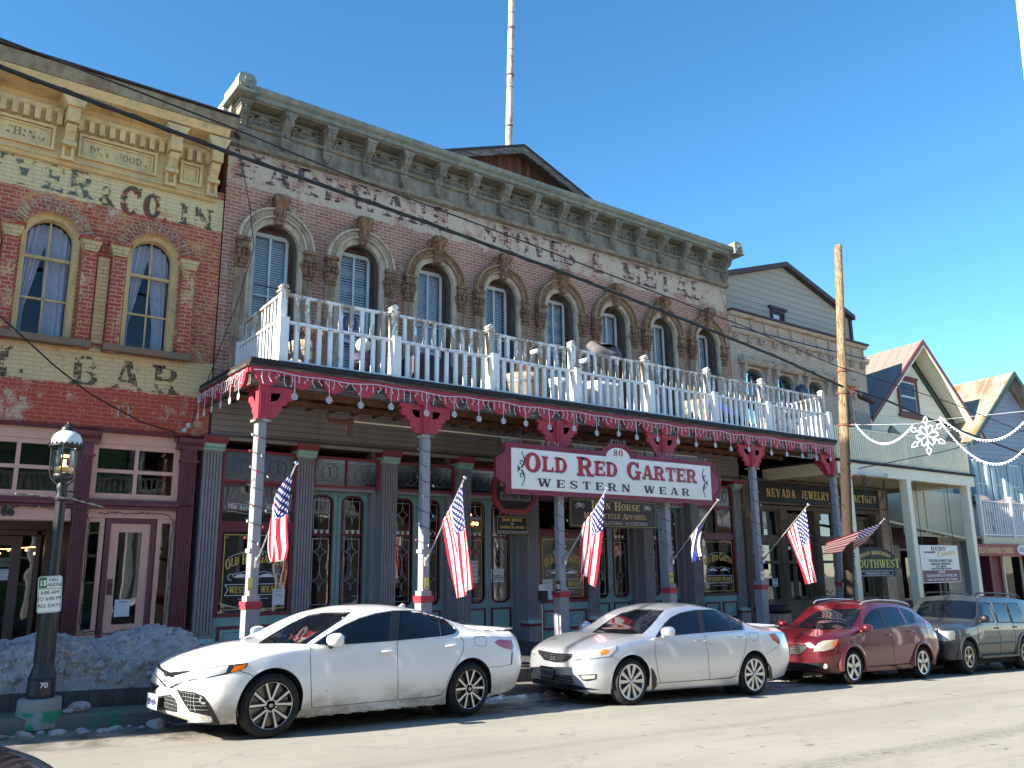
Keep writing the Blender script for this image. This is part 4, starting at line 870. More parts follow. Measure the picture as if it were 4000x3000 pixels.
# painted words
m = MB(); slab_text(m, 'SAWYER', -.35, 2.35, 6.20, .50, 14.992, .003, curve=lambda t: .06, serif=.1, gap=.12); m.build('painted_lettering', 'faded_green', G)
m = MB(); slab_text(m, '&', 2.42, 2.72, 6.22, .36, 14.992, .003); slab_text(m, 'CO.', 2.78, 3.62, 6.2, .46, 14.992, .003, big={0: 1.15}, gap=.08, serif=.06); m.build('painted_lettering', 'faded_dark', G)
m = MB(); slab_text(m, 'CO.', 2.75, 3.59, 6.165, .46, 14.9965, .003, big={0: 1.15}, gap=.08, serif=.06); m.build('lettering_shadow', 'faded_red', G)
m = MB(); slab_text(m, 'IN', 3.78, 4.40, 6.2, .40, 14.992, .003, gap=.12); m.build('painted_lettering', 'faded_dark', G)
m = MB(); slab_text(m, 'L', 1.22, 1.62, 3.02, .50, 14.992, .003); slab_text(m, 'BAR', 2.28, 4.02, 3.02, .50, 14.992, .003, gap=.35); slab_text(m, 'IL', .2, 1.0, 3.02, .5, 14.992, .003, gap=.3); m.build('painted_lettering', 'faded_dark', G)
m = MB(); slab_text(m, 'FE', 3.02, 3.3, 2.55, .2, 14.992, .003, gap=.3); m.build('painted_lettering', 'beige_trim', G)
# cornice of painted sheet metal
def s_cornice():
    C = thing_part('cornice', G); a, b = SX0, 4.40
    m = MB(); profile(m, [(14.999, 6.74), (14.93, 6.76), (14.90, 6.80), (14.86, 6.82), (14.86, 6.85), (14.92, 6.88), (14.92, 7.95), (14.999, 7.95)], a, b); m.build('frieze', 'saloon_yellow', C)
    m = MB(); profile(m, [(14.92, 7.42), (14.90, 7.60), (14.84, 7.64), (14.82, 7.70), (14.92, 7.72)], a, b-.02)
    x = a + .05
    while x < b - .12: m.box(x, x+.085, 14.80, 14.895, 7.41, 7.62); x += .165
    m.build('dentils', 'saloon_yellow', C)
    m = MB(); profile(m, [(14.92, 7.86), (14.50, 7.90), (14.48, 7.94), (14.44, 8.0), (14.42, 8.03), (14.92, 8.05)], a, b+.03); m.build('crown_moulding', 'saloon_yellow', C)
    m = MB(); profile(m, [(14.46, 8.03), (14.42, 8.05), (14.36, 8.22), (14.36, 8.27), (15.0, 8.33), (15.0, 8.03)], a, b+.12); m.build('gutter', 'saloon_gutter', C)
    m = MB(); m.add([(a, 14.30, 8.28), (b+.14, 14.30, 8.28), (b+.14, 16, 8.42), (a, 16, 8.42), (a, 14.30, 8.31), (b+.14, 14.30, 8.31), (b+.14, 16, 8.45), (a, 16, 8.45)], [(0,1,2,3),(4,5,6,7),(0,1,5,4),(1,2,6,5),(3,0,4,7)]); m.build('roof_edge', 'roof_dark', C)
    for x in (-3.05, -1.4, .25, 1.86, 3.53, 4.27):
        m = MB(); m.prism([(x-.20, 7.86), (x+.20, 7.86), (x+.12, 7.66), (x-.12, 7.66)], 14.50, 14.92, 'y'); m.box(x-.10, x+.10, 14.56, 14.92, 7.40, 7.66)
        m.add([(x-.09, 14.555, 7.42), (x+.09, 14.555, 7.42), (x+.09, 14.555, 7.62), (x-.09, 14.555, 7.62), (x, 14.52, 7.52)], [(0,1,4),(1,2,4),(2,3,4),(3,0,4)])
        m.prism([(14.92, 7.40), (14.62, 7.38), (14.66, 7.28), (14.74, 7.2), (14.78, 7.12), (14.92, 7.10)], x-.08, x+.08, 'x'); m.box(x-.11, x+.11, 14.72, 14.92, 7.04, 7.11)
        m.box(x-.09, x-.045, 14.80, 14.92, 6.86, 7.04); m.box(x+.045, x+.09, 14.80, 14.92, 6.86, 7.04); m.box(x-.045, x+.045, 14.86, 14.92, 6.86, 7.04); m.box(x-.10, x+.10, 14.79, 14.92, 6.80, 6.86); m.build('bracket', 'saloon_yellow', C)
    for x0, x1 in ((-2.85, -1.6), (-1.2, .05), (.42, 1.66), (2.02, 3.30), (3.70, 4.10)):
        m = MB(); frame(m, x0, x1, 6.94, 7.38, 14.86, 14.92, .05); frame(m, x0+.065, x1-.065, 7.005, 7.315, 14.89, 14.92, .03); m.build('panel_moulding', 'saloon_yellow', C)
    m = MB(); slab_text(m, 'CLOTHING', .55, 1.52, 7.08, .14, 14.917, .002); slab_text(m, 'DRY GOODS', 2.2, 3.15, 7.08, .13, 14.917, .002); m.build('painted_lettering', 'faded_panel', C)
s_cornice()
# shop front of the saloon
m = MB(); profile(m, [(15.0, 2.27), (14.95, 2.28), (14.92, 2.33), (15.0, 2.34)], SX0, SX1); m.box(SX0, 4.40, 15.05, 15.2, 2.10, 2.32, 1); m.build('front_head', ['plum', 'pink_paint'], G)
for cx, w_ in ((-4.2, .2), (-2.6, .2), (-.9, .2), (2.62, .22), (4.26, .25)):
    P = thing_part('fluted_column', G); m = MB(); m.box(cx-w_/2, cx+w_/2, 14.96, 15.3, -1.4, 2.1)
    for k in range(6): d = w_/6.2; m.box(cx-w_/2+k*d+.012, cx-w_/2+k*d+.012+d*.55, 14.94, 14.96, -1.2, 1.86)
    m.build('shaft', 'plum', P); m = MB(); profile(m, [(15.3, 2.08), (14.93, 2.08), (14.91, 2.14), (14.86, 2.20), (14.84, 2.265), (15.3, 2.265)], cx-w_/2-.09, cx+w_/2+.09); profile(m, [(15.3, 1.86), (14.93, 1.86), (14.93, 1.9), (15.3, 1.9)], cx-w_/2-.03, cx+w_/2+.03); m.build('capital', 'plum', P)
def pink_window(x0, x1, z0, z1, nx, nz_, y=15.1, fw=.10, mat='window_glass', col='pink_paint'):
    W = thing_part('shop_window', G); m = MB(); frame(m, x0, x1, z0, z1, y-.03, y+.04, fw); a, b, c, d = x0+fw, x1-fw, z0+fw, z1-fw
    for k in range(1, nx): x = a+(b-a)*k/nx; m.box(x-.03, x+.03, y-.02, y+.03, c, d)
    for k in range(1, nz_): z = c+(d-c)*k/nz_; m.box(a, b, y-.018, y+.028, z-.03, z+.03)
    m.build('frame', col, W); pane(W, a, b, c, d, y+.005, mat); return W
for x0, x1 in ((-4.1, -2.7), (-2.5, -1.0), (-.8, .85), (.85, 2.51), (2.73, 4.13)): pink_window(x0, x1, 1.18, 2.12, 2, 2)
m = MB(); m.box(SX0, 4.38, 14.98, 15.25, 1.02, 1.18); profile(m, [(14.98, 1.06), (14.94, 1.08), (14.94, 1.13), (14.98, 1.14)], SX0, 4.38); m.build('middle_beam', 'plum', G)
m = MB(); m.box(2.73, 4.13, 15.05, 15.2, .88, 1.018); m.box(SX0, 2.5, 15.02, 15.2, .86, 1.018); profile(m, [(15.02, .8), (14.99, .82), (14.99, .86), (15.02, .86)], SX0, 2.5); m.build('lower_board', 'pink_paint', G)
text(G, '66', 1.62, 15.0, .885, .13, 'dark_metal', offs=.012)
pink_window(2.73, 3.02, -.95, .878, 1, 1, 15.1, .07, 'shop_glass'); pink_window(3.84, 4.13, -.95, .878, 1, 1, 15.1, .07, 'shop_glass')
D = thing_part('door', G); m = MB(); frame(m, 3.04, 3.82, -1.5, .875, 15.06, 15.16, .08); m.build('frame', 'plum', D)
m = MB(); x0, x1 = 3.12, 3.74; m.box(x0, x0+.13, 15.08, 15.13, -1.45, .79); m.box(x1-.13, x1, 15.08, 15.13, -1.45, .79); m.box(x0+.13, x1-.13, 15.08, 15.13, .65, .79); m.box(x0+.13, x1-.13, 15.08, 15.13, -1.45, -.82); m.build('leaf', 'pink_paint', D); pane(D, x0+.13, x1-.13, -.82, .65, 15.11)
m = MB(); m.box(x0+.02, x0+.10, 15.07, 15.08, -.35, -.1); m.lathe([(.03, 15.05), (.03, 15.07)], x0+.06, -.22, 10, ax='y'); m.build('lock_plate', 'rust_metal', D)
m = MB(); m.box(2.73, 3.03, 15.07, 15.2, -1.5, -.96); m.box(3.84, 4.13, 15.07, 15.2, -1.5, -.96); m.build('kick_board', 'pink_paint', G)
# recessed doorway left of it
m = MB(); m.box(SX0, -.9, 15.1, 15.2, -1.5, .86); m.build('closed_front', 'door_brown', G)
m = MB(); m.add([(2.5, 15.2, -1.6), (2.5, 16, -1.6), (2.5, 16, 1), (2.5, 15.2, 1)], [(0, 1, 2, 3)]); m.add([(-.9, 15.2, -1.6), (-.9, 16, -1.6), (-.9, 16, 1), (-.9, 15.2, 1)], [(0, 1, 2, 3)]); m.box(-.9, 2.5, 15.2, 16.0, .86, .9); m.box(2.30, 2.5, 15.85, 15.95, -1.5, .86); m.box(-.9, 2.3, 15.85, 15.95, .70, .86); m.box(2.18, 2.24, 15.9, 15.95, -1.5, .7); m.build('doorway', 'door_brown', G)
D = thing_part('door', G); m = MB()
for x0, x1 in ((1.02, 1.98), (0.0, .98)): frame(m, x0, x1, -1.5, .60, 15.93, 15.99, .14)
m.box(1.14, 1.84, 15.94, 15.98, -1.4, -1.05); m.build('leaf', 'door_brown', D); pane(D, 1.16, 1.84, -1.05, .46, 15.96); pane(D, .14, .84, -1.05, .46, 15.96); pane(D, 1.99, 2.18, -1.2, .6, 15.96)
m = MB(); m.box(-.9, 2.3, 15.9, 15.96, .62, .69); m.build('rail', 'door_brown', D)
m = MB(); m.box(SX0+.1, SX1-.1, 17.8, 17.9, -1.7, 2.2); m.box(SX0+.1, SX1-.1, 15.4, 17.8, 2.2, 2.25); m.build('saloon_interior', 'interior', G)
m = MB()
for k in range(9): m.ball((1.2+.13*k, 16.4, .33+.06*(k % 2)), .022, 6)
m.tube([(1.0+.16*k, 16.42, .42+.02*sin(k)) for k in range(9)], .006, 4); m.build('string_of_bulbs', 'bulb_warm', G)
# coloured fairy lights round the bay
def fairy(pts, name, par, n, seed, wire='wire_green', bulbs=('stencil_orange', 'blue_tarp', 'sign_green', 'yellow_letter')):
    F_ = thing_part(name, par) if par is not None else None; r = random.Random(seed); m = MB(); m.tube(pts, .007, 4); m.build('cord', wire, F_); P = [Vector(p) for p in pts]; m = MB()
    for k in range(n):
        t = (k+.5)/n*(len(P)-1); i = int(t); p = P[i].lerp(P[i+1], t-i); m.tube([p, p + Vector((r.uniform(-.03, .03), -.01, r.uniform(-.045, .03)))], [.009, .006], 5, r.randrange(len(bulbs)))
    m.build('bulbs', list(bulbs), F_)
r = random.Random(2); pts = [(2.0, 14.9, 1.04)] + [(2.05+.07*k, 14.92, 1.0+r.uniform(-.02, .02)) for k in range(6)] + [(2.75, 14.92, .98), (2.74, 15.02, .9)] + [(2.78+r.uniform(-.02, .02), 15.03, .8-.12*k) for k in range(14)] + [(2.85+.09*k, 15.03, -.93+.03*sin(k*1.2)) for k in range(14)] + [(4.08+r.uniform(-.02, .02), 15.03, -.85+.12*k) for k in range(15)] + [(4.0-.1*k, 15.0, .95+r.uniform(-.02, .02)) for k in range(12)]
fairy(pts, 'fairy_lights', G, 60, 4)
fairy([(-.8+.2*k, 14.93, 1.0+.03*sin(k*2)) for k in range(15)], 'fairy_lights', G, 20, 5)
# ================================================================== the beige painted brick shop with a sided gable on its roof
EX0, EX1 = 19.36, 26.62
B = thing('beige_brick_shop', 'beige painted brick shop with small hooded windows and a grey boarded gable on top', 'building', (EX0, 15, ZB))
WB = [20.42, 21.96, 23.55, 25.15]
m = MB(); wall_open(m, EX0, EX1, 2.5, 7.36, 15, [(c-.42, c+.42, 4.0, 5.45, .28) for c in WB], .3, 0, 0); m.build('upper_wall', 'brick_beige', B)
shell('side_walls', B, EX0, EX1, 15.0, 33, -3, 7.3, 'brick_beige')
m = MB(); m.box(EX0+.1, EX1-.1, 15.7, 15.75, 3, 7); m.build('upper_room_back', 'interior', B)
m = MB(); profile(m, [(14.999, 7.22), (14.9, 7.24), (14.86, 7.30), (14.86, 7.34), (14.999, 7.34)], EX0, EX1+.04); profile(m, [(14.999, 6.70), (14.93, 6.72), (14.88, 6.78), (14.88, 6.82), (14.999, 6.84)], EX0, EX1+.1)
for k in range(11): x = EX0 + .35 + k*.68; m.box(x-.03, x+.03, 14.96, 14.999, 6.84, 7.22)
m.build('string_course', 'beige_trim', B)
m = MB(); m.box(EX0-.02, EX1+.06, 14.8, 15.05, 7.345, 7.40); m.box(EX0, EX1+.08, 14.87, 14.9, 6.845, 6.87); m.build('coping', 'roof_dark', B)
for k in range(12):
    x = 19.62 + k*.61 + (.06 if k % 2 else 0); m = MB(); m.box(x-.09, x+.09, 14.9, 14.999, 6.52, 6.69); m.lathe([(.0, 14.87), (.05, 14.875), (.06, 14.9)], x, 6.61, 10, 1, ax='y'); m.build('disc_bracket', ['beige_trim', 'concrete'], B)
for c in WB:
    W = thing_part('window', B); m = MB(); m.arch(c, 5.45, .30, .42, 15.12, 15.28, 0, 14, rz=.66); m.box(c-.42, c-.36, 15.12, 15.28, 4.0, 5.45); m.box(c+.36, c+.42, 15.12, 15.28, 4.0, 5.45); m.box(c-.36, c+.36, 15.16, 15.26, 4.78, 4.83); m.box(c-.02, c+.02, 15.16, 15.24, 4.0, 5.6); m.box(c-.42, c+.42, 15.12, 15.28, 4.0, 4.07); m.build('frame', 'green_trim', W)
    m = MB(); arch_panel(m, c-.37, c+.37, 4.05, 5.45, .25, 15.2); m.build('pane', 'window_glass', W)
    m = MB(); profile(m, [(14.999, 5.78), (14.86, 5.80), (14.80, 5.88), (14.78, 5.94), (14.999, 5.96)], c-.74, c+.74)
    for s_ in (-1, 1): x = c + s_*.56; m.prism([(14.998, 5.78), (14.84, 5.78), (14.86, 5.62), (14.92, 5.52), (14.94, 5.38), (14.998, 5.36)], x-.07, x+.07, 'x')
    for x, z in ((c-.62, 6.02), (c+.02, 6.04), (c+.1, 6.0), (c-.06, 6.0), (c+.64, 6.02)): m.ball((x, 14.9, z), .07, 7, 0, (1, .4, 1))
    m.box(c-.5, c+.5, 14.9, 14.999, 3.9, 4.0); m.build('hood', 'beige_trim', W)
m = MB(); m.box(25.7, 26.6, 14.985, 14.999, 3.2, 5.0); m.build('patched_render', 'stucco_patch', B)
# gable set back on the roof
gx0, gx1, gp, ze, zp = 19.45, 26.75, 23.02, 8.52, 9.62
m = MB(); m.add([(gx0, 15.5, 7.3), (gx1, 15.5, 7.3), (gx1, 15.5, ze), (gp, 15.5, zp), (gx0, 15.5, ze)], [(0, 1, 2, 3, 4)]); m.add([(gx0, 15.5, 7.3), (gx0, 30, 7.3), (gx0, 30, ze), (gx0, 15.5, ze)], [(0,1,2,3)]); m.add([(gx1, 15.5, 7.3), (gx1, 30, 7.3), (gx1, 30, ze), (gx1, 15.5, ze)], [(0,1,2,3)]); m.build('gable_wall', 'siding_tan', B)
m = MB(); sl = (zp-ze)/(gp-gx0)
for a, b in ((gx0-.1, gp), (gx1+.1, gp)):
    za = zp - sl*abs(a-gp); m.add([(a, 15.3, za), (b, 15.3, zp), (b, 30, zp), (a, 30, za), (a, 15.3, za+.16), (b, 15.3, zp+.16), (b, 30, zp+.16), (a, 30, za+.16)], [(0,1,2,3),(4,5,6,7),(0,1,5,4),(3,0,4,7)])
m.box(gx1-.05, gx1+.06, 15.42, 15.52, 7.3, 8.5); m.build('gable_roof', 'roof_dark', B)
W = thing_part('vent_window', B); m = MB(); frame(m, 22.15, 22.85, 7.5, 8.05, 15.44, 15.5, .08); m.box(22.05, 22.95, 15.40, 15.5, 8.05, 8.14); m.build('frame', 'roof_dark', W); m = MB(); m.box(22.23, 22.77, 15.47, 15.49, 7.58, 7.97); m.build('opening', 'black_paint', W)
m = MB()
for k in range(6): m.box(22.24, 22.55, 15.45, 15.468, 7.60+k*.045, 7.635+k*.045)
m.build('louvre', 'white_frame', W)
# shop front below
m = MB(); m.box(EX0, EX1+.3, 15.0, 15.2, 2.42, 3.2); m.box(EX0, EX1+.3, 14.96, 15.15, 1.58, 1.70); m.box(EX0, 19.62, 14.9, 15.2, 1.7, 2.42); m.box(EX0, EX1, 15.0, 15.15, .62, .80); m.box(EX0, EX1, 15.0, 15.15, -2.6, -1.0); m.box(EX0, EX1, 15.0, 15.15, .04, .12); m.build('shopfront_frame', 'beige_dark', B)
for cx in (19.50, 21.12, 22.80, 24.75, 26.2):
    m = MB(); m.box(cx-.13, cx+.13, 14.9, 15.2, -2.6, 1.58)
    for k in range(4): m.box(cx-.1+k*.055, cx-.07+k*.055, 14.88, 14.9, -1.0, 1.3)
    m.box(cx-.16, cx+.16, 14.86, 15.2, 1.32, 1.56); m.build('pilaster', 'beige_dark', B)
m = MB(); m.box(26.34, 26.9, 14.85, 15.3, -2.6, 2.4); m.build('brick_pier', 'brick_beige', B)
for x0, x1 in ((19.63, 20.99), (22.93, 24.6)):
    W = thing_part('shop_window', B); m = MB(); frame(m, x0, x1, .80, 1.58, 15.02, 15.1, .05); m.box((x0+x1)/2-.02, (x0+x1)/2+.02, 15.02, 15.1, .85, 1.53); frame(m, x0, x1, -1.0, .62, 15.02, 15.1, .06); m.build('frame', 'beige_dark', W); pane(W, x0+.05, x1-.05, .85, 1.53, 15.06); pane(W, x0+.06, x1-.06, -.94, .56, 15.06)
for x0, x1 in ((21.3, 22.6), (24.95, 26.0)):
    D = thing_part('door', B); m = MB(); frame(m, x0, x1, -2.6, 1.5, 15.1, 15.2, .1); xm = (x0+x1)/2; frame(m, x0+.1, xm-.01, -2.5, .62, 15.2, 15.26, .09); frame(m, xm+.01, x1-.1, -2.5, .62, 15.2, 15.26, .09); m.box(x0+.19, x1-.19, 15.2, 15.25, -2.4, -.9); m.box(x0+.1, x1-.1, 15.18, 15.26, .62, 1.4); m.build('leaf', 'beige_dark', D); pane(D, x0+.19, x1-.19, -.9, .53, 15.22, 'dark_glass')
m = MB(); m.box(EX0+.1, EX1-.1, 17.4, 17.5, -2.6, 2.4); m.box(EX0+.1, EX1-.1, 15.2, 17.4, 2.35, 2.4); m.build('shop_interior', 'interior', B)
m = MB(); frame(m, 19.66, 26.85, 1.72, 2.42, 14.84, 14.9, .05); m.build('sign_frame', 'beige_dark', B)
SG = thing('shop_sign_board', 'long black sign board reading Nevada Jewelry Factory in dull gold capitals', 'sign', (20, 14.9, 1.7)); m = MB(); m.box(19.72, 26.79, 14.86, 14.895, 1.775, 2.365); m.build('board', 'black_paint', SG)
for s_, a, b in (('NEVADA', 20.35, 21.75), ('JEWELRY', 22.05, 23.5), ('FACTORY', 24.6, 26.2)): m = MB(); slab_text(m, s_, a, b, 1.93, .24, 14.855, .002, gap=.16, serif=.06); m.build('lettering', 'gold', SG)

plain('candy_dark', (.05, .018, .018), .6, var=.4)
# ================================================================== cream gabled house with a covered boardwalk
KX0, KX1, kp, kz, ke = 27.0, 35.4, 31.28, 8.35, 5.22
K = thing('cream_gabled_house', 'cream boarded house with a steep gable, maroon trim and a long balcony over the boardwalk', 'house', (KX0, 15, ZB)); ks = (kz-ke)/(35.1-kp)
m = MB(); m.add([(27.3, 15.9, -2.6), (34.8, 15.9, -2.6), (34.8, 15.9, kz-ks*3.52-.35), (kp, 15.9, kz-.35), (27.3, 15.9, kz-ks*3.98-.35)], [(0, 1, 2, 3, 4)]); m.build('front_wall', 'siding_cream', K)
m = MB(); m.add([(27.3, 15.9, -2.6), (27.3, 30, -2.6), (27.3, 30, 5), (27.3, 15.9, 5)], [(0,1,2,3)]); m.add([(34.8, 15.9, -2.6), (34.8, 30, -2.6), (34.8, 30, 5.3), (34.8, 15.9, 5.3)], [(0,1,2,3)]); m.build('side_wall', 'siding_cream', K)
m = MB()
for sgn in (-1, 1):
    x1 = kp + sgn*4.1; z1 = kz - ks*4.1
    m.add([(kp, 15.2, kz), (x1, 15.2, z1), (x1, 30, z1), (kp, 30, kz)], [(0, 1, 2, 3)], 0)
m.build('roof', 'metal_roof_tan', K)
m = MB()
for sgn in (-1, 1): m.bar((kp, 15.17, kz-.09), (kp+sgn*4.15, 15.17, kz-ks*4.15-.09), .05, .2, up=(0, 1, 0)) if 0 else m.prism([(kp, kz+.03), (kp+sgn*4.15, kz-ks*4.15+.03), (kp+sgn*4.15, kz-ks*4.15-.17), (kp, kz-.17)], 15.14, 15.195, 'y')
m.build('rake_board', 'maroon_trim', K)
m = MB()
for sgn in (-1, 1):
    x1 = kp + sgn*4.1; z1 = kz - ks*4.1; m.add([(kp, 15.2, kz-.12), (x1, 15.2, z1-.12), (x1, 15.9, z1-.12), (kp, 15.9, kz-.12)], [(0, 1, 2, 3)], 0)
    m.prism([(kp, kz-.17), (x1, z1-.17), (x1, z1-.27), (kp, kz-.27)], 15.16, 15.19, 'y', 0)
m.build('eave_soffit', 'cream_paint', K)
m = MB()
for sgn in (-1, 1): m.prism([(kp, kz-.36), (kp+sgn*3.5, kz-ks*3.5-.36), (kp+sgn*3.5, kz-ks*3.5-.60), (kp, kz-.60)], 15.85, 15.898, 'y')
m.build('frieze_board', 'green_trim', K)
W = thing_part('window', K); m = MB(); q = 15.9/15.5; x0, x1, z0, z1 = 30.2, 31.65, 5.50, 6.95
frame(m, x0, x1, z0, z1, 15.82, 15.898, .13); m.box(x0-.1, x1+.1, 15.78, 15.9, z0-.1, z0); m.box(x0-.08, x1+.08, 15.8, 15.9, z1, z1+.07); m.build('casing', 'maroon_trim', W)
m = MB(); frame(m, x0+.13, x1-.13, z0+.13, z1-.13, 15.86, 15.9, .06); m.box(x0+.19, x1-.19, 15.86, 15.9, (z0+z1)/2-.04, (z0+z1)/2+.03); m.build('sash', 'white_frame', W); m = MB(); m.box(x0+.18, x1-.18, 15.87, 15.885, z0+.18, z1-.18); m.build('pane', 'dark_glass', W)
m = MB(); m.box(x0+.15, x1-.15, 15.893, 15.897, z0+.15, z1-.15); m.build('curtain', 'blue_shutter', W)
# its balcony runs on across the front of the beige shop
m = MB(); m.box(20.45, 28.25, 12.55, 15.9, 2.72, 2.79); m.build('balcony_deck', 'tar', K)
m = MB(); m.box(20.45, 28.2, 12.6, 12.78, 2.40, 2.72); m.box(28.05, 28.2, 12.78, 15.9, 2.40, 2.72); m.box(20.45, 20.6, 12.78, 15, 2.40, 2.72); m.build('balcony_beam', 'cream_paint', K)
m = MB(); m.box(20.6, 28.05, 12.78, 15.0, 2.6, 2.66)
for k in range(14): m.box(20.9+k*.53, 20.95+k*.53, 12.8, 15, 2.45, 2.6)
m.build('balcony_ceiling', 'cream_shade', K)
m = MB(); n = 78
for k in range(n): x = 20.55 + k*(28.0-20.55)/(n-1); m.box(x-.026, x+.026, 12.62, 12.66, 2.80+rr.uniform(0, .015), 3.66+.06*k/n)
m.bar((20.5, 12.66, 3.68), (28.1, 12.66, 3.75), .09, .04); m.bar((20.5, 12.68, 2.86), (28.1, 12.68, 2.86), .04, .05)
for x in (20.52, 24.3, 28.05): m.box(x-.05, x+.05, 12.66, 12.76, 2.79, 3.66)
m.build('balcony_railing', 'cream_paint', K)
m = MB(); m.bar((28.1, 12.66, 3.75), (28.1, 15.8, 3.75), .08, .04)
for k in range(20): m.box(28.08, 28.12, 12.8+k*.15, 12.86+k*.15, 2.8, 3.73)
m.build('balcony_railing', 'cream_paint', K)
for x, lean in ((20.95, .0), (24.05, .05), (27.72, .0)):
    m = MB(); zt, zb = 2.40, walk_z(x, 12.7)-.1; w_ = .115
    m.bar((x, 12.70, zt), (x+lean, 12.70, zb), w_*2, w_*2, up=(1, 0, 0)); m.build('balcony_post', 'cream_paint', K)
    m = MB(); m.box(x-.14, x+.14, 12.57, 12.83, 2.34, 2.399); m.build('post_cap', 'cream_paint', K)
# panelled screen and sloping awning strut under the balcony
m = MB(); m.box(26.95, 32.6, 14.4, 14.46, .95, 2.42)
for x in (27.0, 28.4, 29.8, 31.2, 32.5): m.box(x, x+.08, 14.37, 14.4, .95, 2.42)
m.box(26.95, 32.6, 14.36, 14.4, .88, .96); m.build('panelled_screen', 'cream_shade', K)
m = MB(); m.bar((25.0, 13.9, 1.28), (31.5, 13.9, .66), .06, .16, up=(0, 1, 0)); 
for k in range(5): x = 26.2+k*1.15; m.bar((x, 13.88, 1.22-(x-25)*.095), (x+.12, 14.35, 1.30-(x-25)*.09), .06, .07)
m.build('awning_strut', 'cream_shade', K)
m = MB(); m.box(27.2, 33.5, 15.2, 15.3, -2.6, 1.2); m.build('candy_front', 'candy_dark', K)
for x0, x1 in ((27.5, 28.7), (29.0, 30.3), (30.6, 31.9)):
    W = thing_part('shop_window', K); m = MB(); frame(m, x0, x1, -1.2, .5, 15.1, 15.18, .07); m.build('frame', 'beige_trim', W); pane(W, x0+.07, x1-.07, -1.13, .43, 15.14, 'dark_glass')
m = MB()
for k in range(6): m.box(27.0+k*.07, 27.04+k*.07, 14.9, 15.0, -2.6, .6)
m.build('fluted_pilaster', 'beige_trim', K)

# ================================================================== blue-grey house with a rusty roof
U = thing('blue_gabled_house', 'blue-grey boarded house with a rusty metal roof, tall shuttered windows and a white railing', 'house', (33.2, 15, ZB)); up_, uz, us = 37.7, 7.85, .72
m = MB(); m.add([(33.6, 15.2, -3.4), (42.2, 15.2, -3.4), (42.2, 15.2, 4.6), (up_, 15.2, uz-.2), (33.6, 15.2, 4.9)], [(0, 1, 2, 3, 4)]); m.add([(33.6, 15.2, -3.4), (33.6, 30, -3.4), (33.6, 30, 4.9), (33.6, 15.2, 4.9)], [(0,1,2,3)]); m.build('wall', 'siding_blue', U)
m = MB(); m.add([(up_, 14.7, uz), (33.1, 14.7, uz-us*4.6), (33.1, 30, uz-us*4.6), (up_, 30, uz)], [(0,1,2,3)]); m.add([(up_, 14.7, uz), (42.3, 14.7, uz-us*4.6), (42.3, 30, uz-us*4.6), (up_, 30, uz)], [(0,1,2,3)]); m.build('roof', 'metal_roof_rusty', U)
m = MB()
for sgn in (-1, 1): m.prism([(up_, uz+.02), (up_+sgn*4.65, uz-us*4.65+.02), (up_+sgn*4.65, uz-us*4.65-.2), (up_, uz-.2)], 14.62, 14.69, 'y', 0 if sgn > 0 else 0)
m.build('rake_board', 'green_trim', U)
for i, x in enumerate((34.45, 35.95, 37.4, 38.9)):
    W = thing_part('window', U); m = MB(); frame(m, x-.42, x+.42, 2.1, 3.95, 15.08, 15.19, .08); m.box(x-.03, x+.03, 15.1, 15.18, 2.2, 3.9); m.box(x-.4, x+.4, 15.1, 15.17, 3.0, 3.06); m.build('sash', 'white_frame', W); m = MB(); m.box(x-.36, x+.36, 15.13, 15.16, 2.15, 3.9); m.build('pane', 'blue_shutter', W)
    for s_ in (-1, 1):
        m = MB(); m.box(x+s_*.55-.12, x+s_*.55+.12, 15.06, 15.19, 2.1, 3.95); m.build('shutter', 'blue_shutter', W)
m = MB(); m.box(31.9, 42.0, 14.22, 15.2, .86, .94); m.box(31.9, 42.0, 14.18, 14.26, .66, .9); m.build('porch_deck', 'cream_shade', U)
m = MB()
for k in range(50): x = 32.0+k*.19; m.box(x-.03, x+.03, 14.22, 14.26, .98, 2.2)
m.bar((31.95, 14.24, 2.22), (42, 14.24, 2.22), .09, .04); m.bar((31.95, 14.24, 1.0), (42, 14.24, 1.0), .05, .05); m.build('porch_railing', 'rail_white', U)
for x in (32.0, 34.5, 37.0, 39.5): m = MB(); m.box(x-.07, x+.07, 14.16, 14.30, .9, 2.38); m.box(x-.1, x+.1, 14.13, 14.33, 2.38, 2.43); m.build('newel_post', 'rail_white', U)
m = MB(); m.box(33.4, 42, 14.6, 15.0, -3.4, .7); m.build('shop_front', 'maroon', U)
for x0, x1 in ((34.0, 35.6), (36.0, 37.5), (37.9, 39.4)):
    W = thing_part('shop_window', U); m = MB(); frame(m, x0, x1, -1.6, .3, 14.5, 14.59, .08); m.build('frame', 'cream_paint', W); pane(W, x0+.08, x1-.08, -1.52, .22, 14.55, 'dark_glass')
for x in (32.3, 35.6, 39.0): m = MB(); m.box(x-.12, x+.12, 14.2, 14.44, -3.6, .66); m.build('porch_post', 'maroon', U)
m = MB(); m.bar((27.6, 14.9, 4.55), (29.4, 14.6, 3.3), .1, .28); m.build('sloping_bar', 'metal_roof_tan', K)  # tan metal bar sloping down across the cream wall

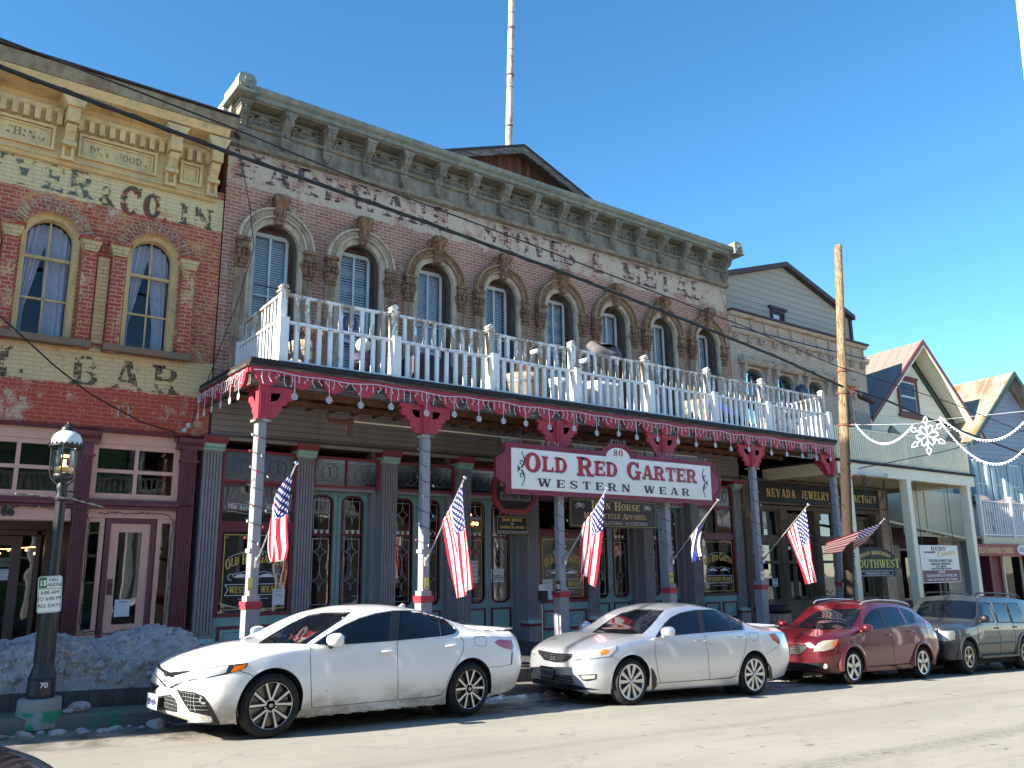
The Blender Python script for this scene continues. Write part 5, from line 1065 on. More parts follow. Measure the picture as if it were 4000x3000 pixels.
# ================================================================== shed gable and flag mast behind the cornice
V = thing('wooden_roof_gable', 'dark weathered board gable rising behind the stone cornice', 'roof', (11, 18, 8)); pk, pz = 13.85, 12.0
m = MB(); m.add([(10.6, 18, 8), (17.4, 18, 8), (17.4, 18, pz-3.36*.385), (pk, 18, pz), (10.6, 18, pz-3.44*.38)], [(0, 1, 2, 3, 4)]); m.add([(10.6, 18, 8), (10.6, 26, 8), (10.6, 26, 10.9), (10.6, 18, 10.9)], [(0,1,2,3)]); m.add([(17.4, 18, 8), (17.4, 26, 8), (17.4, 26, 10.9), (17.4, 18, 10.9)], [(0,1,2,3)]); m.build('board_wall', 'shed_boards', V)
m = MB()
for sgn, sl in ((-1, .37), (1, .385)):
    x1 = pk+sgn*3.8; z1 = pz-3.8*sl; m.add([(pk, 17.55, pz+.02), (x1, 17.55, z1+.02), (x1, 26, z1+.02), (pk, 26, pz+.02), (pk, 17.55, pz+.10), (x1, 17.55, z1+.10), (x1, 26, z1+.10), (pk, 26, pz+.10)], [(0,1,2,3),(4,5,6,7),(0,1,5,4),(1,2,6,5)], 0)
m.build('shingle_roof', 'shingle', V)
m = MB()
for sgn, sl in ((-1, .37), (1, .385)): m.prism([(pk, pz+.015), (pk+sgn*3.8, pz+.015-3.8*sl), (pk+sgn*3.8, pz-.17-3.8*sl), (pk, pz-.17)], 17.56, 17.62, 'y')
m.build('rake_board', 'beam_old', V)
A = thing('flag_mast', 'tall bare mast with peeling white paint and rusty bands behind the roof gable', 'pole', (13.75, 18.6, 8)); m = MB(); m.tube([(13.85, 18.6, 8), (14.1, 18.6, 30)], .105, 14); m.build('pole', 'mast_paint', A) if 0 else None
def mast():
    t = NT('mast_paint'); x, y, z = t.xyz(); a = t.noise(3, 5, .7, t.scl(1, 1, .5)); fr = t.math('FRACT', t.math('DIVIDE', z, 1.35)); b = t.ramp(fr, .02, .06, 1.0, 0.0)
    col = t.mix(t.ramp(a, .42, .6), (.44, .42, .38), (.24, .16, .11)); col = t.mix(t.math('MULTIPLY', b, .8), col, (.16, .07, .04)); M['mast_paint'] = t.fin(col, .7)
mast(); m = MB(); m.tube([(14.12, 18.9, 8), (14.33, 18.9, 14), (14.75, 18.9, 26)], [.12, .11, .09], 16); m.build('pole', 'mast_paint', A); m = MB()
for z in (11.5, 13.4, 15.2, 16.9): m.lathe([(.125, z), (.125, z+.05)], 14.12 + (z-8)*.035, 18.9, 14)
m.build('iron_band', 'rust_metal', A)
# last houses below the beige shop turned towards the sun, scaled about the camera
BT = math.tan(radians(12))
def bend(o, Y0):
    off = Vector(o['_w']) if '_w' in o else Vector((0, 0, 0))
    if o.type != 'MESH': return
    for v in o.data.vertices:
        p = v.co + off; r_ = p.x / Y0; X_ = r_*(Y0 + BT*27.3)/(1 + BT*r_); Y_ = Y0 - BT*(X_-27.3); s_ = Y_/Y0; dy = p.y - Y0
        v.co = Vector((X_ + dy*sin(radians(12)), Y_ + dy*cos(radians(12)), p.z*s_)) - off
def kids(o):
    for c in o.children: yield c; yield from kids(c)
for o in kids(K):
    top = o if o.parent == K else o.parent
    if top.name.split('.')[0] in ('front_wall', 'side_wall', 'roof', 'rake_board', 'eave_soffit', 'frieze_board', 'window'): bend(o, 15.5)
for o in kids(U):
    top = o if o.parent == U else o.parent
    bend(o, 14.2 if top.name.split('.')[0] in ('porch_deck', 'porch_railing', 'newel_post', 'porch_post') else 15.0)
# ================================================================== signs
def S_(name, label, loc): return thing(name, label, 'sign', loc)
# main sign
sg = S_('shop_sign', 'large white sign board reading Old Red Garter Western Wear in a maroon frame', (12.1, 12.42, 1.35)); yf = 12.36
m = MB(); x0, x1, z0, z1 = 8.98, 15.27, 1.355, 2.275
out = [(9.2, z0), (15.05, z0), (15.05, 1.50), (15.12, 1.56), (15.2, 1.60), (15.27, 1.66), (15.27, 1.97), (15.2, 2.03), (15.12, 2.07), (15.05, 2.13), (15.05, z1), (12.62, z1)] + [(12.5, 2.30), (12.46, 2.36), (12.36, 2.41), (12.30, 2.46), (11.84, 2.46), (11.78, 2.41), (11.68, 2.36), (11.64, 2.30), (11.52, z1)] + [(9.2, z1), (9.2, 2.13), (9.13, 2.07), (9.05, 2.03), (8.98, 1.97), (8.98, 1.66), (9.05, 1.60), (9.13, 1.56), (9.2, 1.50)]
m.prism(out, yf+.01, yf+.09, 'y'); pn = len(out)
for i in range(pn):
    a, b = out[i], out[(i+1) % pn]; L_ = sqrt((a[0]-b[0])**2+(a[1]-b[1])**2); k = max(1, int(L_/.17)); cx_, cz_ = 12.12, 1.8
    m.bar((a[0], yf+.005, a[1]), (b[0], yf+.005, b[1]), .03, .02, up=(0, 1, 0)) if L_ > .02 else None
    for j in range(k):
        t = (j+.5)/k; px_ = a[0]+(b[0]-a[0])*t; pz_ = a[1]+(b[1]-a[1])*t; s_ = .045/ max(.3, sqrt((px_-cx_)**2*.05+(pz_-cz_)**2)); m.ball((px_ - (px_-cx_)*s_*.2, yf+.006, pz_ - (pz_-cz_)*s_), .012, 5)
m.build('frame', 'sign_frame', sg)
m = MB(); m.box(9.32, 14.93, yf-.012, yf+.008, 1.435, 2.195, 0); m.prism([(11.74+.76*0, 2.197)] + [(12.07 - .33*cos(pi*k/12), 2.197 + .20*sin(pi*k/12)) for k in range(13)], yf-.011, yf+.008, 'y', 0)
m.build('panel', 'sign_white', sg)
B3 = {0: 1.28, 4: 1.28, 8: 1.28}
for off, mt, dy, nm in (((.055, -.075), 'sign_shade', 0, 'lettering_shade'), ((.028, -.03), 'sign_navy', .004, 'lettering_shadow'), ((0, 0), 'sign_red', .008, 'lettering')):
    m = MB(); slab_text(m, 'OLD RED GARTER', 9.60, 14.45, 1.80, .285, yf-.014-dy, .002, off=off, big=B3, gap=.07); m.build(nm, mt, sg)
m = MB(); slab_text(m, 'WESTERN WEAR', 9.92, 14.2, 1.50, .155, yf-.014, .002, gap=.42, serif=.08); m.build('lettering', 'sign_purple', sg)
m = MB(); slab_text(m, '80', 11.93, 12.21, 2.225, .13, yf-.014, .002); m.build('lettering', 'sign_red', sg)
for cx_, q in ((9.55, 1), (14.72, -1)):
    m = MB()
    for sz in (1, -1):
        m.tube([(cx_+q*(.07*sin(t*3.1)), yf-.014, 1.815+sz*(.02+.28*t)) for t in [k/10 for k in range(11)]], [.018-.012*k/10 for k in range(11)], 5)
        m.arch(cx_+q*.0, 1.815+sz*.12, .028, .045, yf-.018, yf-.012, 0, 12, 0, 5); m.ball((cx_+q*.02, yf-.014, 1.815+sz*.31), .014, 5, 0, (1, .3, 1))
    for a in (-1, 0, 1): m.bar((cx_-q*.03, yf-.014, 1.815), (cx_-q*.1, yf-.014, 1.815+a*.05), .01, .02)
    m.build('scrollwork', 'sign_navy', sg)
m = MB()
for x in (9.6, 12.9, 14.6): m.tube([(x, yf+.05, 2.27), (x, yf+.06, 2.62)], .008, 4)
m.build('chain', 'dark_metal', sg)
r = random.Random(9); m = MB()                      # pigeon spikes along the top
for a, b in ((9.15, 9.62), (10.05, 10.55), (10.9, 11.5), (11.9, 12.35), (12.75, 13.2), (13.35, 14.9)):
    x = a
    while x < b: z_ = 2.46 if 11.7 < x < 12.45 else 2.28; m.bar((x, yf+.05+r.uniform(-.02, .02), z_), (x+r.uniform(-.05, .05), yf+.05+r.uniform(-.04, .04), z_+.12), .003, .003); x += .028
m.build('bird_spikes', 'alu', sg)
# iron horse signs
def moto(m, cx, cz, s, y):
    for q in (-.5, .5): m.arch(cx+q*s, cz, .24*s, .30*s, y-.003, y, 0, 16, 0, 2*pi); m.arch(cx+q*s, cz, .02*s, .06*s, y-.003, y, 0, 8, 0, 2*pi)
    for a, b in (((-.5, 0), (-.3, .42)), ((-.3, .42), (-.45, .5)), ((-.32, .35), (.1, .33)), ((.1, .33), (.45, .25)), ((.5, 0), (.1, .05)), ((-.1, 0), (.4, -.1)), ((-.3, .3), (-.1, .0))): m.bar((cx+a[0]*s, y-.001, cz+a[1]*s), (cx+b[0]*s, y-.001, cz+b[1]*s), .003, .05*s)
    m.prism([(cx-.22*s, cz+.3*s), (cx+.08*s, cz+.34*s), (cx+.02*s, cz+.2*s), (cx-.15*s, cz+.16*s)], y-.004, y-.001); m.prism([(cx-.12*s, cz+.12*s), (cx+.14*s, cz+.12*s), (cx+.1*s, cz-.1*s), (cx-.1*s, cz-.1*s)], y-.004, y-.001)
ih = S_('shop_sign', 'wide brown sign board for Iron Horse Motorcycle Apparel below the white board', (13.8, 14.3, .85)); y = 14.26
m = MB(); m.box(12.36, 15.16, y, y+.04, .875, 1.545); m.build('board', 'iron_board', ih) if 'iron_board' in M else None
plain('iron_board', (.045, .033, .022), .45, var=.3); m.build('board', 'iron_board', ih)
m = MB(); frame(m, 12.40, 15.12, .915, 1.505, y-.003, y-.001, .008); m.build('gold_border', 'gold', ih)
for off, mt, dy in (((.03, -.03), 'orange_letter', 0), ((0, 0), 'cream_letter', .003)):
    m = MB(); slab_text(m, 'IRON HORSE', 13.02, 14.58, 1.295, .145, y-.004-dy, .002, off=off, big={0: 1.3, 5: 1.3}, curve=lambda t: .02-.03*t); slab_text(m, 'MOTORCYCLE APPAREL', 12.78, 14.78, 1.095, .105, y-.004-dy, .002, off=off, big={0: 1.3, 11: 1.3}); m.build('lettering', mt, ih)
text(ih, 'LEATHERS - CLOTHING - ACCESSORIES', 13.78, y-.005, .955, .078, 'white_paint', ext=.001, sx=1.1)
for cx_ in (12.68, 14.84): m = MB(); moto(m, cx_, 1.36, .17, y-.004); m.build('motorcycle_picture', 'white_paint', ih)
m = MB()
for x in (12.6, 14.9): m.tube([(x, y+.02, 1.54), (x, y+.02, 2.9)], .007, 4)
m.build('chain', 'dark_metal', ih)
hs = S_('hanging_sign', 'small black Iron Horse hanging sign beside the entrance doors', (10.55, 14, .65)); y = 13.98
m = MB(); m.prism([(10.14, .70), (10.18, .66), (10.93, .66), (10.97, .70), (10.97, 1.03), (10.93, 1.07), (10.18, 1.07), (10.14, 1.03)], y, y+.03, 'y'); m.build('board', 'black_paint', hs); m = MB(); frame(m, 10.17, 10.94, .69, 1.04, y-.003, y-.001, .007); m.build('gold_border', 'gold', hs)
m = MB(); slab_text(m, 'IRON HORSE', 10.30, 10.80, .945, .06, y-.003, .001, big={0: 1.2, 5: 1.2}); slab_text(m, 'MOTORCYCLE APPAREL', 10.24, 10.88, .80, .05, y-.003, .001); m.build('lettering', 'gold', hs); text(hs, 'LEATHERS-CLOTHING-ACCESSORIES', 10.56, y-.003, .715, .036, 'white_paint', ext=.001, sx=.95)
m = MB(); moto(m, 10.55, .89, .05, y-.003); m.build('motorcycle_picture', 'white_paint', hs); m = MB()
for x in (10.22, 10.9): m.tube([(x, y+.015, 1.06), (x, y+.015, 2.9)], .006, 4)
m.build('chain', 'dark_metal', hs)
os_ = S_('hanging_sign', 'dark octagonal hanging sign with a silver Western Wear ribbon in a red frame', (10.2, 13.5, 1.0)); y = 13.46
oc = [(9.70, 1.30), (9.92, 1.06), (10.55, 1.06), (10.78, 1.30), (10.78, 1.72), (10.55, 1.96), (9.92, 1.96), (9.70, 1.72)]
m = MB(); m.prism(oc, y, y+.06, 'y'); m.build('frame', 'red_trim', os_); m = MB(); m.prism([(10.24+(a-10.24)*.83, 1.51+(b-1.51)*.8) for a, b in oc], y-.01, y-.001, 'y'); m.build('board', 'black_paint', os_)
m = MB(); m.box(9.86, 10.62, y-.02, y-.011, 1.32, 1.48); m.build('ribbon', 'hoop', os_); m = MB(); slab_text(m, 'WESTERN WEAR', 9.89, 10.59, 1.355, .09, y-.022, .002); m.build('lettering', 'black_paint', os_)
m = MB(); slab_text(m, 'OLD RED GARTER', 9.86, 10.6, 1.6, .1, y-.013, .002, curve=lambda t: .05*(1-(2*t-1)**2)); m.build('lettering', 'gold', os_); m = MB(); m.tube([(10.24, y+.03, 1.95), (10.24, y+.03, 2.9)], .01, 5); m.build('chain', 'dark_metal', os_)
sw = S_('hanging_sign', 'black arched sign reading Southwest in yellow letters with a small ribbon below', (22.2, 12.8, -.2)); y = 12.78
m = MB(); m.prism([(20.98, -.14), (23.5, -.14), (23.5, .14), (23.2, .16)] + [(22.1+1.1*cos(a), .16+.30*sin(a)) for a in [pi*k/14 for k in range(1, 14)]] + [(21.0, .16), (20.98, .14)], y, y+.06, 'y'); m.box(21.25, 23.15, y+.002, y+.05, -.34, -.142); m.build('board', 'black_paint', sw)
m = MB(); slab_text(m, 'SOUTHWEST', 21.05, 23.42, -.10, .22, y-.003, .002, gap=.04, serif=.05, big={0: 1.15, 8: 1.2}); m.build('lettering', 'yellow_letter', sw)
m = MB(); slab_text(m, 'GROSH BROTHERS', 21.3, 22.95, .20, .10, y-.003, .002, curve=lambda t: .12*(1-(2*t-1)**2)-.06, serif=.04); m.build('lettering', 'gold', sw)
text(sw, 'FINE JEWELRY & GIFTS', 22.2, y-.003, -.285, .075, 'white_paint', ext=.001, sx=1.15); m = MB(); frame(m, 21.4, 23.0, -.315, -.175, y-.004, y-.002, .01); m.build('ribbon_outline', 'white_paint', sw)
m = MB()
for x in (21.3, 23.1): m.tube([(x, y+.03, .3), (x, y+.03, 2.6)], .008, 4)
m.build('chain', 'dark_metal', sw)
rd = S_('hanging_sign', "white and red Reds' candy sign listing fudge, brittles and hot dogs between the cream posts", (25.7, 12.75, -.55)); y = 12.72
m = MB(); m.box(24.5, 26.78, y, y+.03, -.56, .53); m.build('board', 'sign_white', rd); m = MB(); m.box(24.53, 26.75, y-.004, y-.001, -.54, -.20); m.build('red_band', 'maroon_trim', rd)
m = MB(); slab_text(m, "REDS'", 25.15, 26.1, .37, .12, y-.003, .002, serif=.05); m.build('lettering', 'sign_red', rd); m = MB(); slab_text(m, 'CANDIES', 25.5, 26.6, .2, .11, y-.003, .002, serif=.05, curve=lambda t: .08*t, big={0: 1.5}); m.build('lettering', 'gold', rd)
for s_, x, z, h, mt, sx_ in (('OLD FASHIONED', 25.05, .30, .05, 'sign_navy', 1.2), ('FUDGE & BRITTLES', 25.65, .045, .075, 'sign_navy', 1.6), ('DELUXE TRUFFLES', 25.65, -.045, .065, 'sign_navy', 1.6), ('ICE CREAM', 25.65, -.12, .055, 'sign_navy', 1.6), ("NEVADA'S OLDEST & FINEST CANDY STORE", 25.65, -.175, .035, 'sign_navy', 1.25), ("REDS'", 25.65, -.285, .07, 'white_paint', 1.8), ('SANDWICH PARLOR', 25.65, -.395, .085, 'white_paint', 1.65), ("SUBS ' HOT DOGS ' SOFT DRINKS", 25.65, -.50, .06, 'white_paint', 1.45)): text(rd, s_, x, y-.006, z, h, mt, ext=.0015, sx=sx_, offs=.002)
m = MB()
for x in (24.7, 26.6): m.tube([(x, y+.015, .53), (x, y+.015, 2.4)], .01, 4)
m.build('chain', 'dark_metal', rd)
oc_ = S_('shop_sign_board', 'long red sign board reading Old Fashioned Candies under the white railing', (34, 14.1, .3)); y = 14.1
m = MB(); m.box(31.2, 41.5, y, y+.05, .24, .655); m.build('board', 'candy_red', oc_) if 'candy_red' in M else None
plain('candy_red', (.33, .06, .05), .5, var=.1); m.build('board', 'candy_red', oc_); m = MB(); slab_text(m, 'OLD FASHIONED CANDIES', 31.25, 34.0, .34, .2, y-.003, .002, big={0: 1.2, 4: 1.2, 14: 1.2}, serif=.04); m.build('lettering', 'cream_letter', oc_)
m = MB(); m.prism([(34.75+.45*cos(a), .47+.18*sin(a)) for a in [2*pi*k/24 for k in range(24)]], y-.01, y-.001, 'y'); m.build('oval', 'white_paint', oc_); text(oc_, "RED'S", 34.75, y-.012, .39, .16, 'sign_navy', ext=.001)
for o in kids(oc_): bend(o, 14.1)
# small notices
def notice(name, label, x0, x1, z0, z1, y, mat='paper', words=(), wm='dark_metal', cat='notice', tilt=0.0, extra=None):
    t = thing(name, label, cat, ((x0+x1)/2, y, z0)); m = MB(); m.box(x0, x1, y, y+.004, z0, z1); m.build('sheet', mat, t)
    n = len(words)
    for i, (s_, h) in enumerate(words):
        if s_ == ' ': continue
        z = z1 - (z1-z0)*(i+.75)/max(n, 1); o = text(t, s_, (x0+x1)/2, y-.002, z, h, wm, ext=.0008)
        wd = max(v.co.x for v in o.data.vertices) - min(v.co.x for v in o.data.vertices); k = min(1.0, (x1-x0)*.88/wd) if wd else 1
        cx_ = sum(v.co.x for v in o.data.vertices)/len(o.data.vertices)*0
        for v in o.data.vertices: v.co.x *= k
    if extra: extra(t)
    return t
notice('notice', 'white printed notice taped inside the gold lettered corner window', 5.9, 6.13, -.60, -.32, 15.025, words=(('RULES OF', .02), ('THE HOUSE', .02), ('---- -----', .015), ('----- ---', .015)))
notice('notice', 'white printed notice taped to the pink glazed door', 3.28, 3.51, -.70, -.43, 15.075, words=(('NOTICE', .025), ('------- ----', .015), ('---- -----', .015), ('------', .015)))
notice('open_sign', 'grey OPEN sign behind the brown saloon door glass', 1.68, 1.84, .115, .25, 15.915, 'hoop', (('OPEN', .09),), 'black_paint', 'sign')
notice('notice', 'white printed notice below the saloon OPEN sign', 1.64, 1.83, -.10, .075, 15.915, words=(('NOTICE', .02), ('------ ---', .016), ('--- -----', .016), ('----', .016)))
notice('open_sign', 'white OPEN sign leaning in the right leaf of the shop entrance doors', 10.98, 11.33, -.30, -.01, 15.34, 'white_paint', ((' ', .02), ('OPEN', .13)), 'sign_navy', 'sign')
notice('notice', 'tall white shop notice on the left leaf of the entrance doors', 10.44, 10.62, -.30, .17, 15.34, 'white_paint', (('NOTHING', .03), ('BUT GOOD', .03), ('AND CLEAN', .03), ('WESTERN', .03), ('READY', .03)))
notice('notice', 'long white opening hours sheet behind the hand sanitizer stand', 12.17, 12.46, -.70, -.26, 15.02, words=(('WELCOME', .03), ('--------', .02), ('----- ---', .02), ('------', .02)))
notice('discount_sign', 'small white 75% discount card in the jewelry shop window near the barrel', 20.53, 20.78, -.59, -.37, 15.0, 'white_paint', (('75%', .07), ('DISCOUNT', .035)), 'sign_navy', 'sign')
notice('discount_sign', 'small white 75% discount card in the jewelry shop window behind the horizontal flag', 22.96, 23.18, -.48, -.28, 15.0, 'white_paint', (('75%', .07), ('DISCOUNT', .035)), 'sign_navy', 'sign')
def nosmoke(col):
    def f(t):
        x, y, z = t.location; z += .12; m = MB(); m.arch(x, z, .035, .045, y-.003, y-.001, 0, 20, 0, 2*pi); m.bar((x-.03, y-.002, z+.03), (x+.03, y-.002, z-.03), .004, .01); m.bar((x-.025, y-.002, z), (x+.025, y-.002, z), .002, .008); m.build('symbol', col, t)
    return f
yn = 12.45
notice('no_smoking_sign', 'black no smoking sign on the third balcony post', 10.40, 10.51, -.47, -.25, 12.435, 'black_paint', ((' ', .02), (' ', .02), ('NO SMOKING', .018)), 'white_paint', 'sign', extra=nosmoke('white_paint'))
notice('no_smoking_sign', 'black no smoking sign on the sixth balcony post near the utility pole', 19.88, 20.0, -.62, -.38, 12.435, 'black_paint', ((' ', .02), (' ', .02), ('NO SMOKING', .018)), 'white_paint', 'sign', extra=nosmoke('white_paint'))
notice('no_smoking_sign', 'white no smoking sign with a red ring on the fifth balcony post', 16.60, 16.72, -.34, -.14, 12.435, 'white_paint', ((' ', .02), (' ', .02), ('NO SMOKING', .018)), 'sign_red', 'sign', extra=nosmoke('sign_red'))
notice('no_smoking_sign', 'yellow no smoking tag on the fourth balcony post', 13.52, 13.63, -.33, -.14, 12.435, 'tag_yellow', ((' ', .02), (' ', .02), ('NO SMOKING', .018)), 'black_paint', 'sign', extra=nosmoke('black_paint'))
notice('no_smoking_sign', 'yellow no smoking tag on the corner post of the balcony', 4.50, 4.57, -.28, -.10, 12.435, 'tag_yellow', ((' ', .02), (' ', .02), ('NO SMOKING', .015)), 'black_paint', 'sign', extra=None)
notice('no_smoking_sign', 'yellow no smoking tag on the second balcony post above the white car', 7.53, 7.61, -.32, -.14, 12.435, 'tag_yellow', ((' ', .02), (' ', .02), ('NO SMOKING', .015)), 'black_paint', 'sign', extra=None)
# parking sign on the lamp post
ps = S_('parking_sign', 'white 15 minute parking sign with green corner fixed to the lamp post', (1.76, 11.28, -.45)); y = 11.27
def rrect(x0, x1, z0, z1, r): return [(cx_+r*cos(a), cz+r*sin(a)) for cx_, cz, a0 in ((x1-r, z1-r, 0), (x0+r, z1-r, pi/2), (x0+r, z0+r, pi), (x1-r, z0+r, 3*pi/2)) for a in [a0+pi/2*k/4 for k in range(5)]]
m = MB(); m.prism(rrect(1.625, 1.875, -.445, -.03, .025), y, y+.004, 'y'); m.build('plate', 'white_paint', ps)
m = MB(); m.prism(rrect(1.637, 1.715, -.165, -.045, .01), y-.003, y-.001, 'y'); frame(m, 1.633, 1.867, -.437, -.038, y-.0025, y-.0008, .004); m.box(1.637, 1.863, y-.0026, y-.0009, -.178, -.172); m.build('green_field', 'sign_green', ps)
text(ps, '15', 1.676, y-.005, -.135, .06, 'white_paint', ext=.001, offs=.003, sx=.9)
for s_, x, z, h in (('MIN', 1.785, -.095, .042), ('PARKING', 1.790, -.150, .042), ('6:00 AM', 1.75, -.235, .042), ('TO 6:00 PM', 1.75, -.305, .042), ('ALL DAYS', 1.75, -.385, .042)): text(ps, s_, x, y-.003, z, h, 'sign_green', ext=.001, sx=.78 if s_ == 'PARKING' else .95)
ps.rotation_euler = (0, radians(-3), 0)
# ================================================================== lamp post
LP = thing('street_lamp', 'black street lamp with a clear glass globe and white dome on a concrete block', 'street lamp', (1.78, 11.45, -1.66)); lx, ly = 1.78, 11.45
m = MB(); m.lathe([(.245, -1.72), (.225, -1.42), (.215, -1.405), (0, -1.40)], lx, ly, 28); m.build('concrete_block', 'lamp_concrete', LP) if 0 else None
def lampc():
    t = NT('lamp_concrete'); x, y, z = t.xyz(); g = t.math('MULTIPLY', t.ramp(z, .10, .16, 1.0, 0.0), t.ramp(t.noise(6, 4), .42, .55)); M['lamp_concrete'] = t.fin(t.mix(g, t.mix(t.noise(7, 5), (.34, .33, .31), (.22, .21, .2)), (.02, .25, .12)), .9)
lampc(); m.build('concrete_block', 'lamp_concrete', LP)
m = MB(); m.lathe([(.15, -1.40), (.155, -1.36), (.145, -1.20), (.15, -1.18), (.135, -1.14), (.125, -1.10), (.105, -1.04), (.10, -.55)], lx, ly, 12, 0, False); m.lathe([(.108, -.55), (.112, -.50), (.095, -.44), (.105, -.42), (.085, -.36), (.07, -.34)], lx, ly, 20)
for k in range(12): a = 2*pi*k/12; m.tube([(lx+.101*cos(a), ly+.101*sin(a), -1.02), (lx+.098*cos(a), ly+.098*sin(a), -.56)], .012, 5)
m.lathe([(.068, -.34), (.058, .85)], lx, ly, 10, 0, False); m.lathe([(.07, .86), (.075, .88), (.066, .92), (.06, 1.0), (.068, 1.03), (.05, 1.06), (.055, 1.10), (.10, 1.11), (.112, 1.15), (.115, 1.18), (.09, 1.185)], lx, ly, 20)
m.bar((lx-.2, ly-.02, .985), (lx+.22, ly-.02, .965), .012, .02); m.build('post', 'lamp_black', LP)
text(LP, '70', lx, ly-.157, -1.28, .06, 'white_paint', ext=.002, offs=.002)
m = MB(); m.lathe([(.11, 1.185), (.135, 1.23), (.143, 1.32), (.142, 1.42), (.135, 1.52)], lx, ly, 28); m.build('globe', 'lamp_glass', LP)
m = MB(); m.lathe([(.02, 1.2), (.05, 1.22), (.05, 1.27), (.02, 1.30), (.02, 1.36)], lx, ly, 12, 0); m.lathe([(.0, 1.2), (.06, 1.205), (.09, 1.22), (.1, 1.26), (.0, 1.262)], lx, ly, 20, 1); m.box(lx-.04, lx+.04, ly-.04, ly+.04, 1.39, 1.42); m.build('burner', ['lamp_inner', 'cream_letter'], LP)
m = MB(); m.lathe([(.150, 1.49), (.188, 1.51), (.195, 1.53), (.188, 1.535), (.145, 1.51)], lx, ly, 28)
for k in range(22):
    a = 2*pi*k/22; p = Vector((lx+.195*cos(a), ly+.19*sin(a), 1.53)); d = Vector((-sin(a), cos(a), 0))*.026; o_ = Vector((cos(a), sin(a), 0))*.02
    m.add([p-d, p+d, p+o_+Vector((0, 0, .035)), p-d-o_*.3, p+d-o_*.3], [(0, 1, 2), (3, 4, 2), (0, 3, 2), (1, 4, 2)])
for a in (.3, 2.4, 4.4): m.tube([(lx+.19*cos(a), ly+.19*sin(a), 1.53), (lx+.185*cos(a), ly+.185*sin(a), 1.22), (lx+.15*cos(a), ly+.15*sin(a), 1.13), (lx+.06*cos(a), ly+.06*sin(a), 1.05)], .009, 6)
m.build('crown', 'lamp_black', LP)
m = MB(); m.lathe([(.170, 1.55), (.168, 1.61), (.14, 1.67), (.085, 1.708)], lx, ly, 28); m.build('dome', 'white_paint', LP)
m = MB(); m.lathe([(.085, 1.70), (.09, 1.72), (.075, 1.73), (.08, 1.75), (.055, 1.765), (.04, 1.785), (.02, 1.80), (.018, 1.81), (.012, 1.825), (0, 1.845)], lx, ly, 20); m.build('finial', 'lamp_black', LP)
m = MB(); m.tube([(lx-.52, ly-.3, .90), (lx-.1, ly-.09, .895), (lx+.1, ly-.09, .88), (lx+.50, ly+.05, .80)], .011, 6); m.lathe([(.066, .86), (.067, .90)], lx, ly, 14); m.build('banner_arm', 'post_cap', LP)
# ================================================================== utility pole and cables
UP = thing('utility_pole', 'leaning bare wooden utility pole with dark lower half at the corner of the balcony', 'utility pole', (19.1, 11.8, -2.5)); pb, pt = Vector((18.93, 11.8, -2.6)), Vector((20.2, 11.8, 8.53))
P4_ = lambda z: pb.lerp(pt, (z+2.6)/11.13)
m = MB(); m.tube([pb, pb.lerp(pt, .45), pt], [.135, .12, .10], 18); m.build('pole', 'pole_wood', UP)
m = MB()
for k in range(9): z = 1.0+k*.45; p = pb.lerp(pt, (z+2.6)/11.13); m.tube([p+Vector((-.15, 0, 0)) if k % 2 else p+Vector((.15, 0, 0)), p+Vector((-.26 if k % 2 else .26, 0, .0))], .01, 5)
m.build('step_irons', 'dark_metal', UP)
m = MB(); q = random.Random(8)
for k in range(26): z = q.uniform(-1, 8.2); p = P4_(z); a = q.uniform(-2.6, -.3); R_ = .137-.003*z; m.bar(p+Vector((R_*cos(a), R_*sin(a), 0)), p+Vector((R_*1.12*cos(a), R_*1.12*sin(a), .03)), .012, .03)
for z in (4.35, 4.95, 3.5): p = P4_(z); m.lathe([(.142, z-.03), (.142, z+.03)], p.x, p.y, 16); m.tube([p+Vector((.1, -.1, 0)), p+Vector((.2, -.22, .02))], .014, 6)
m.build('bolts', 'rust_metal', UP)
def sagline(a, b, sag, n=24): a = Vector(a); b = Vector(b); return [a.lerp(b, i/n) - Vector((0, 0, 4*sag*(i/n)*(1-i/n))) for i in range(n+1)]
def cable(label, pts, r, mat='cable', twist=False):
    m = MB(); m.tube(pts, r, 6)
    if twist:
        P = pts; q = []; 
        for i in range(len(P)-1):
            for k in range(24):
                t = k/24; a = (i*24+k)*.9; p = P[i].lerp(P[i+1], t); q.append(p+Vector((0, r*1.02*cos(a), r*1.02*sin(a))))
        m.tube(q, r*.35, 4)
    o = m.build('overhead_cable', mat); tag(o, label, 'cable', 'overhead cables along the street'); return o
P4 = lambda z: pb.lerp(pt, (z+2.6)/11.13)
cable('thickest black cable sweeping down past the brick front to the pole', [Vector((-7, 11.5, 7.25)), Vector((.58, 11.5, 6.31)), Vector((3.54, 11.5, 6.03)), Vector((6.9, 11.5, 5.78)), Vector((9.97, 11.5, 5.52)), Vector((13.4, 11.5, 5.16)), Vector((16.6, 11.5, 4.80)), Vector((19.34, 11.55, 4.43))], .032, twist=True)
cable('black cable running on from the pole past the cream gable', [Vector((19.9, 11.6, 4.42)), Vector((21.0, 11.5, 4.32)), Vector((23.5, 11.5, 4.0)), Vector((26.5, 11.5, 3.7)), Vector((29.5, 11.5, 3.41)), Vector((38, 11.5, 2.7))], .03)
cable('thin dark wire high above the saloon roof edge', [Vector((-7, 11.5, 7.5)), Vector((.54, 11.5, 6.70)), Vector((3.52, 11.5, 6.44)), Vector((5.38, 11.5, 6.22)), Vector((8.4, 11.5, 5.98)), Vector((11.33, 11.5, 5.72)), Vector((15.5, 11.5, 5.35)), Vector((19.3, 11.65, 4.99)), Vector((24.77, 11.5, 4.62)), Vector((29.68, 11.5, 4.16)), Vector((38, 11.5, 3.5))], .014)
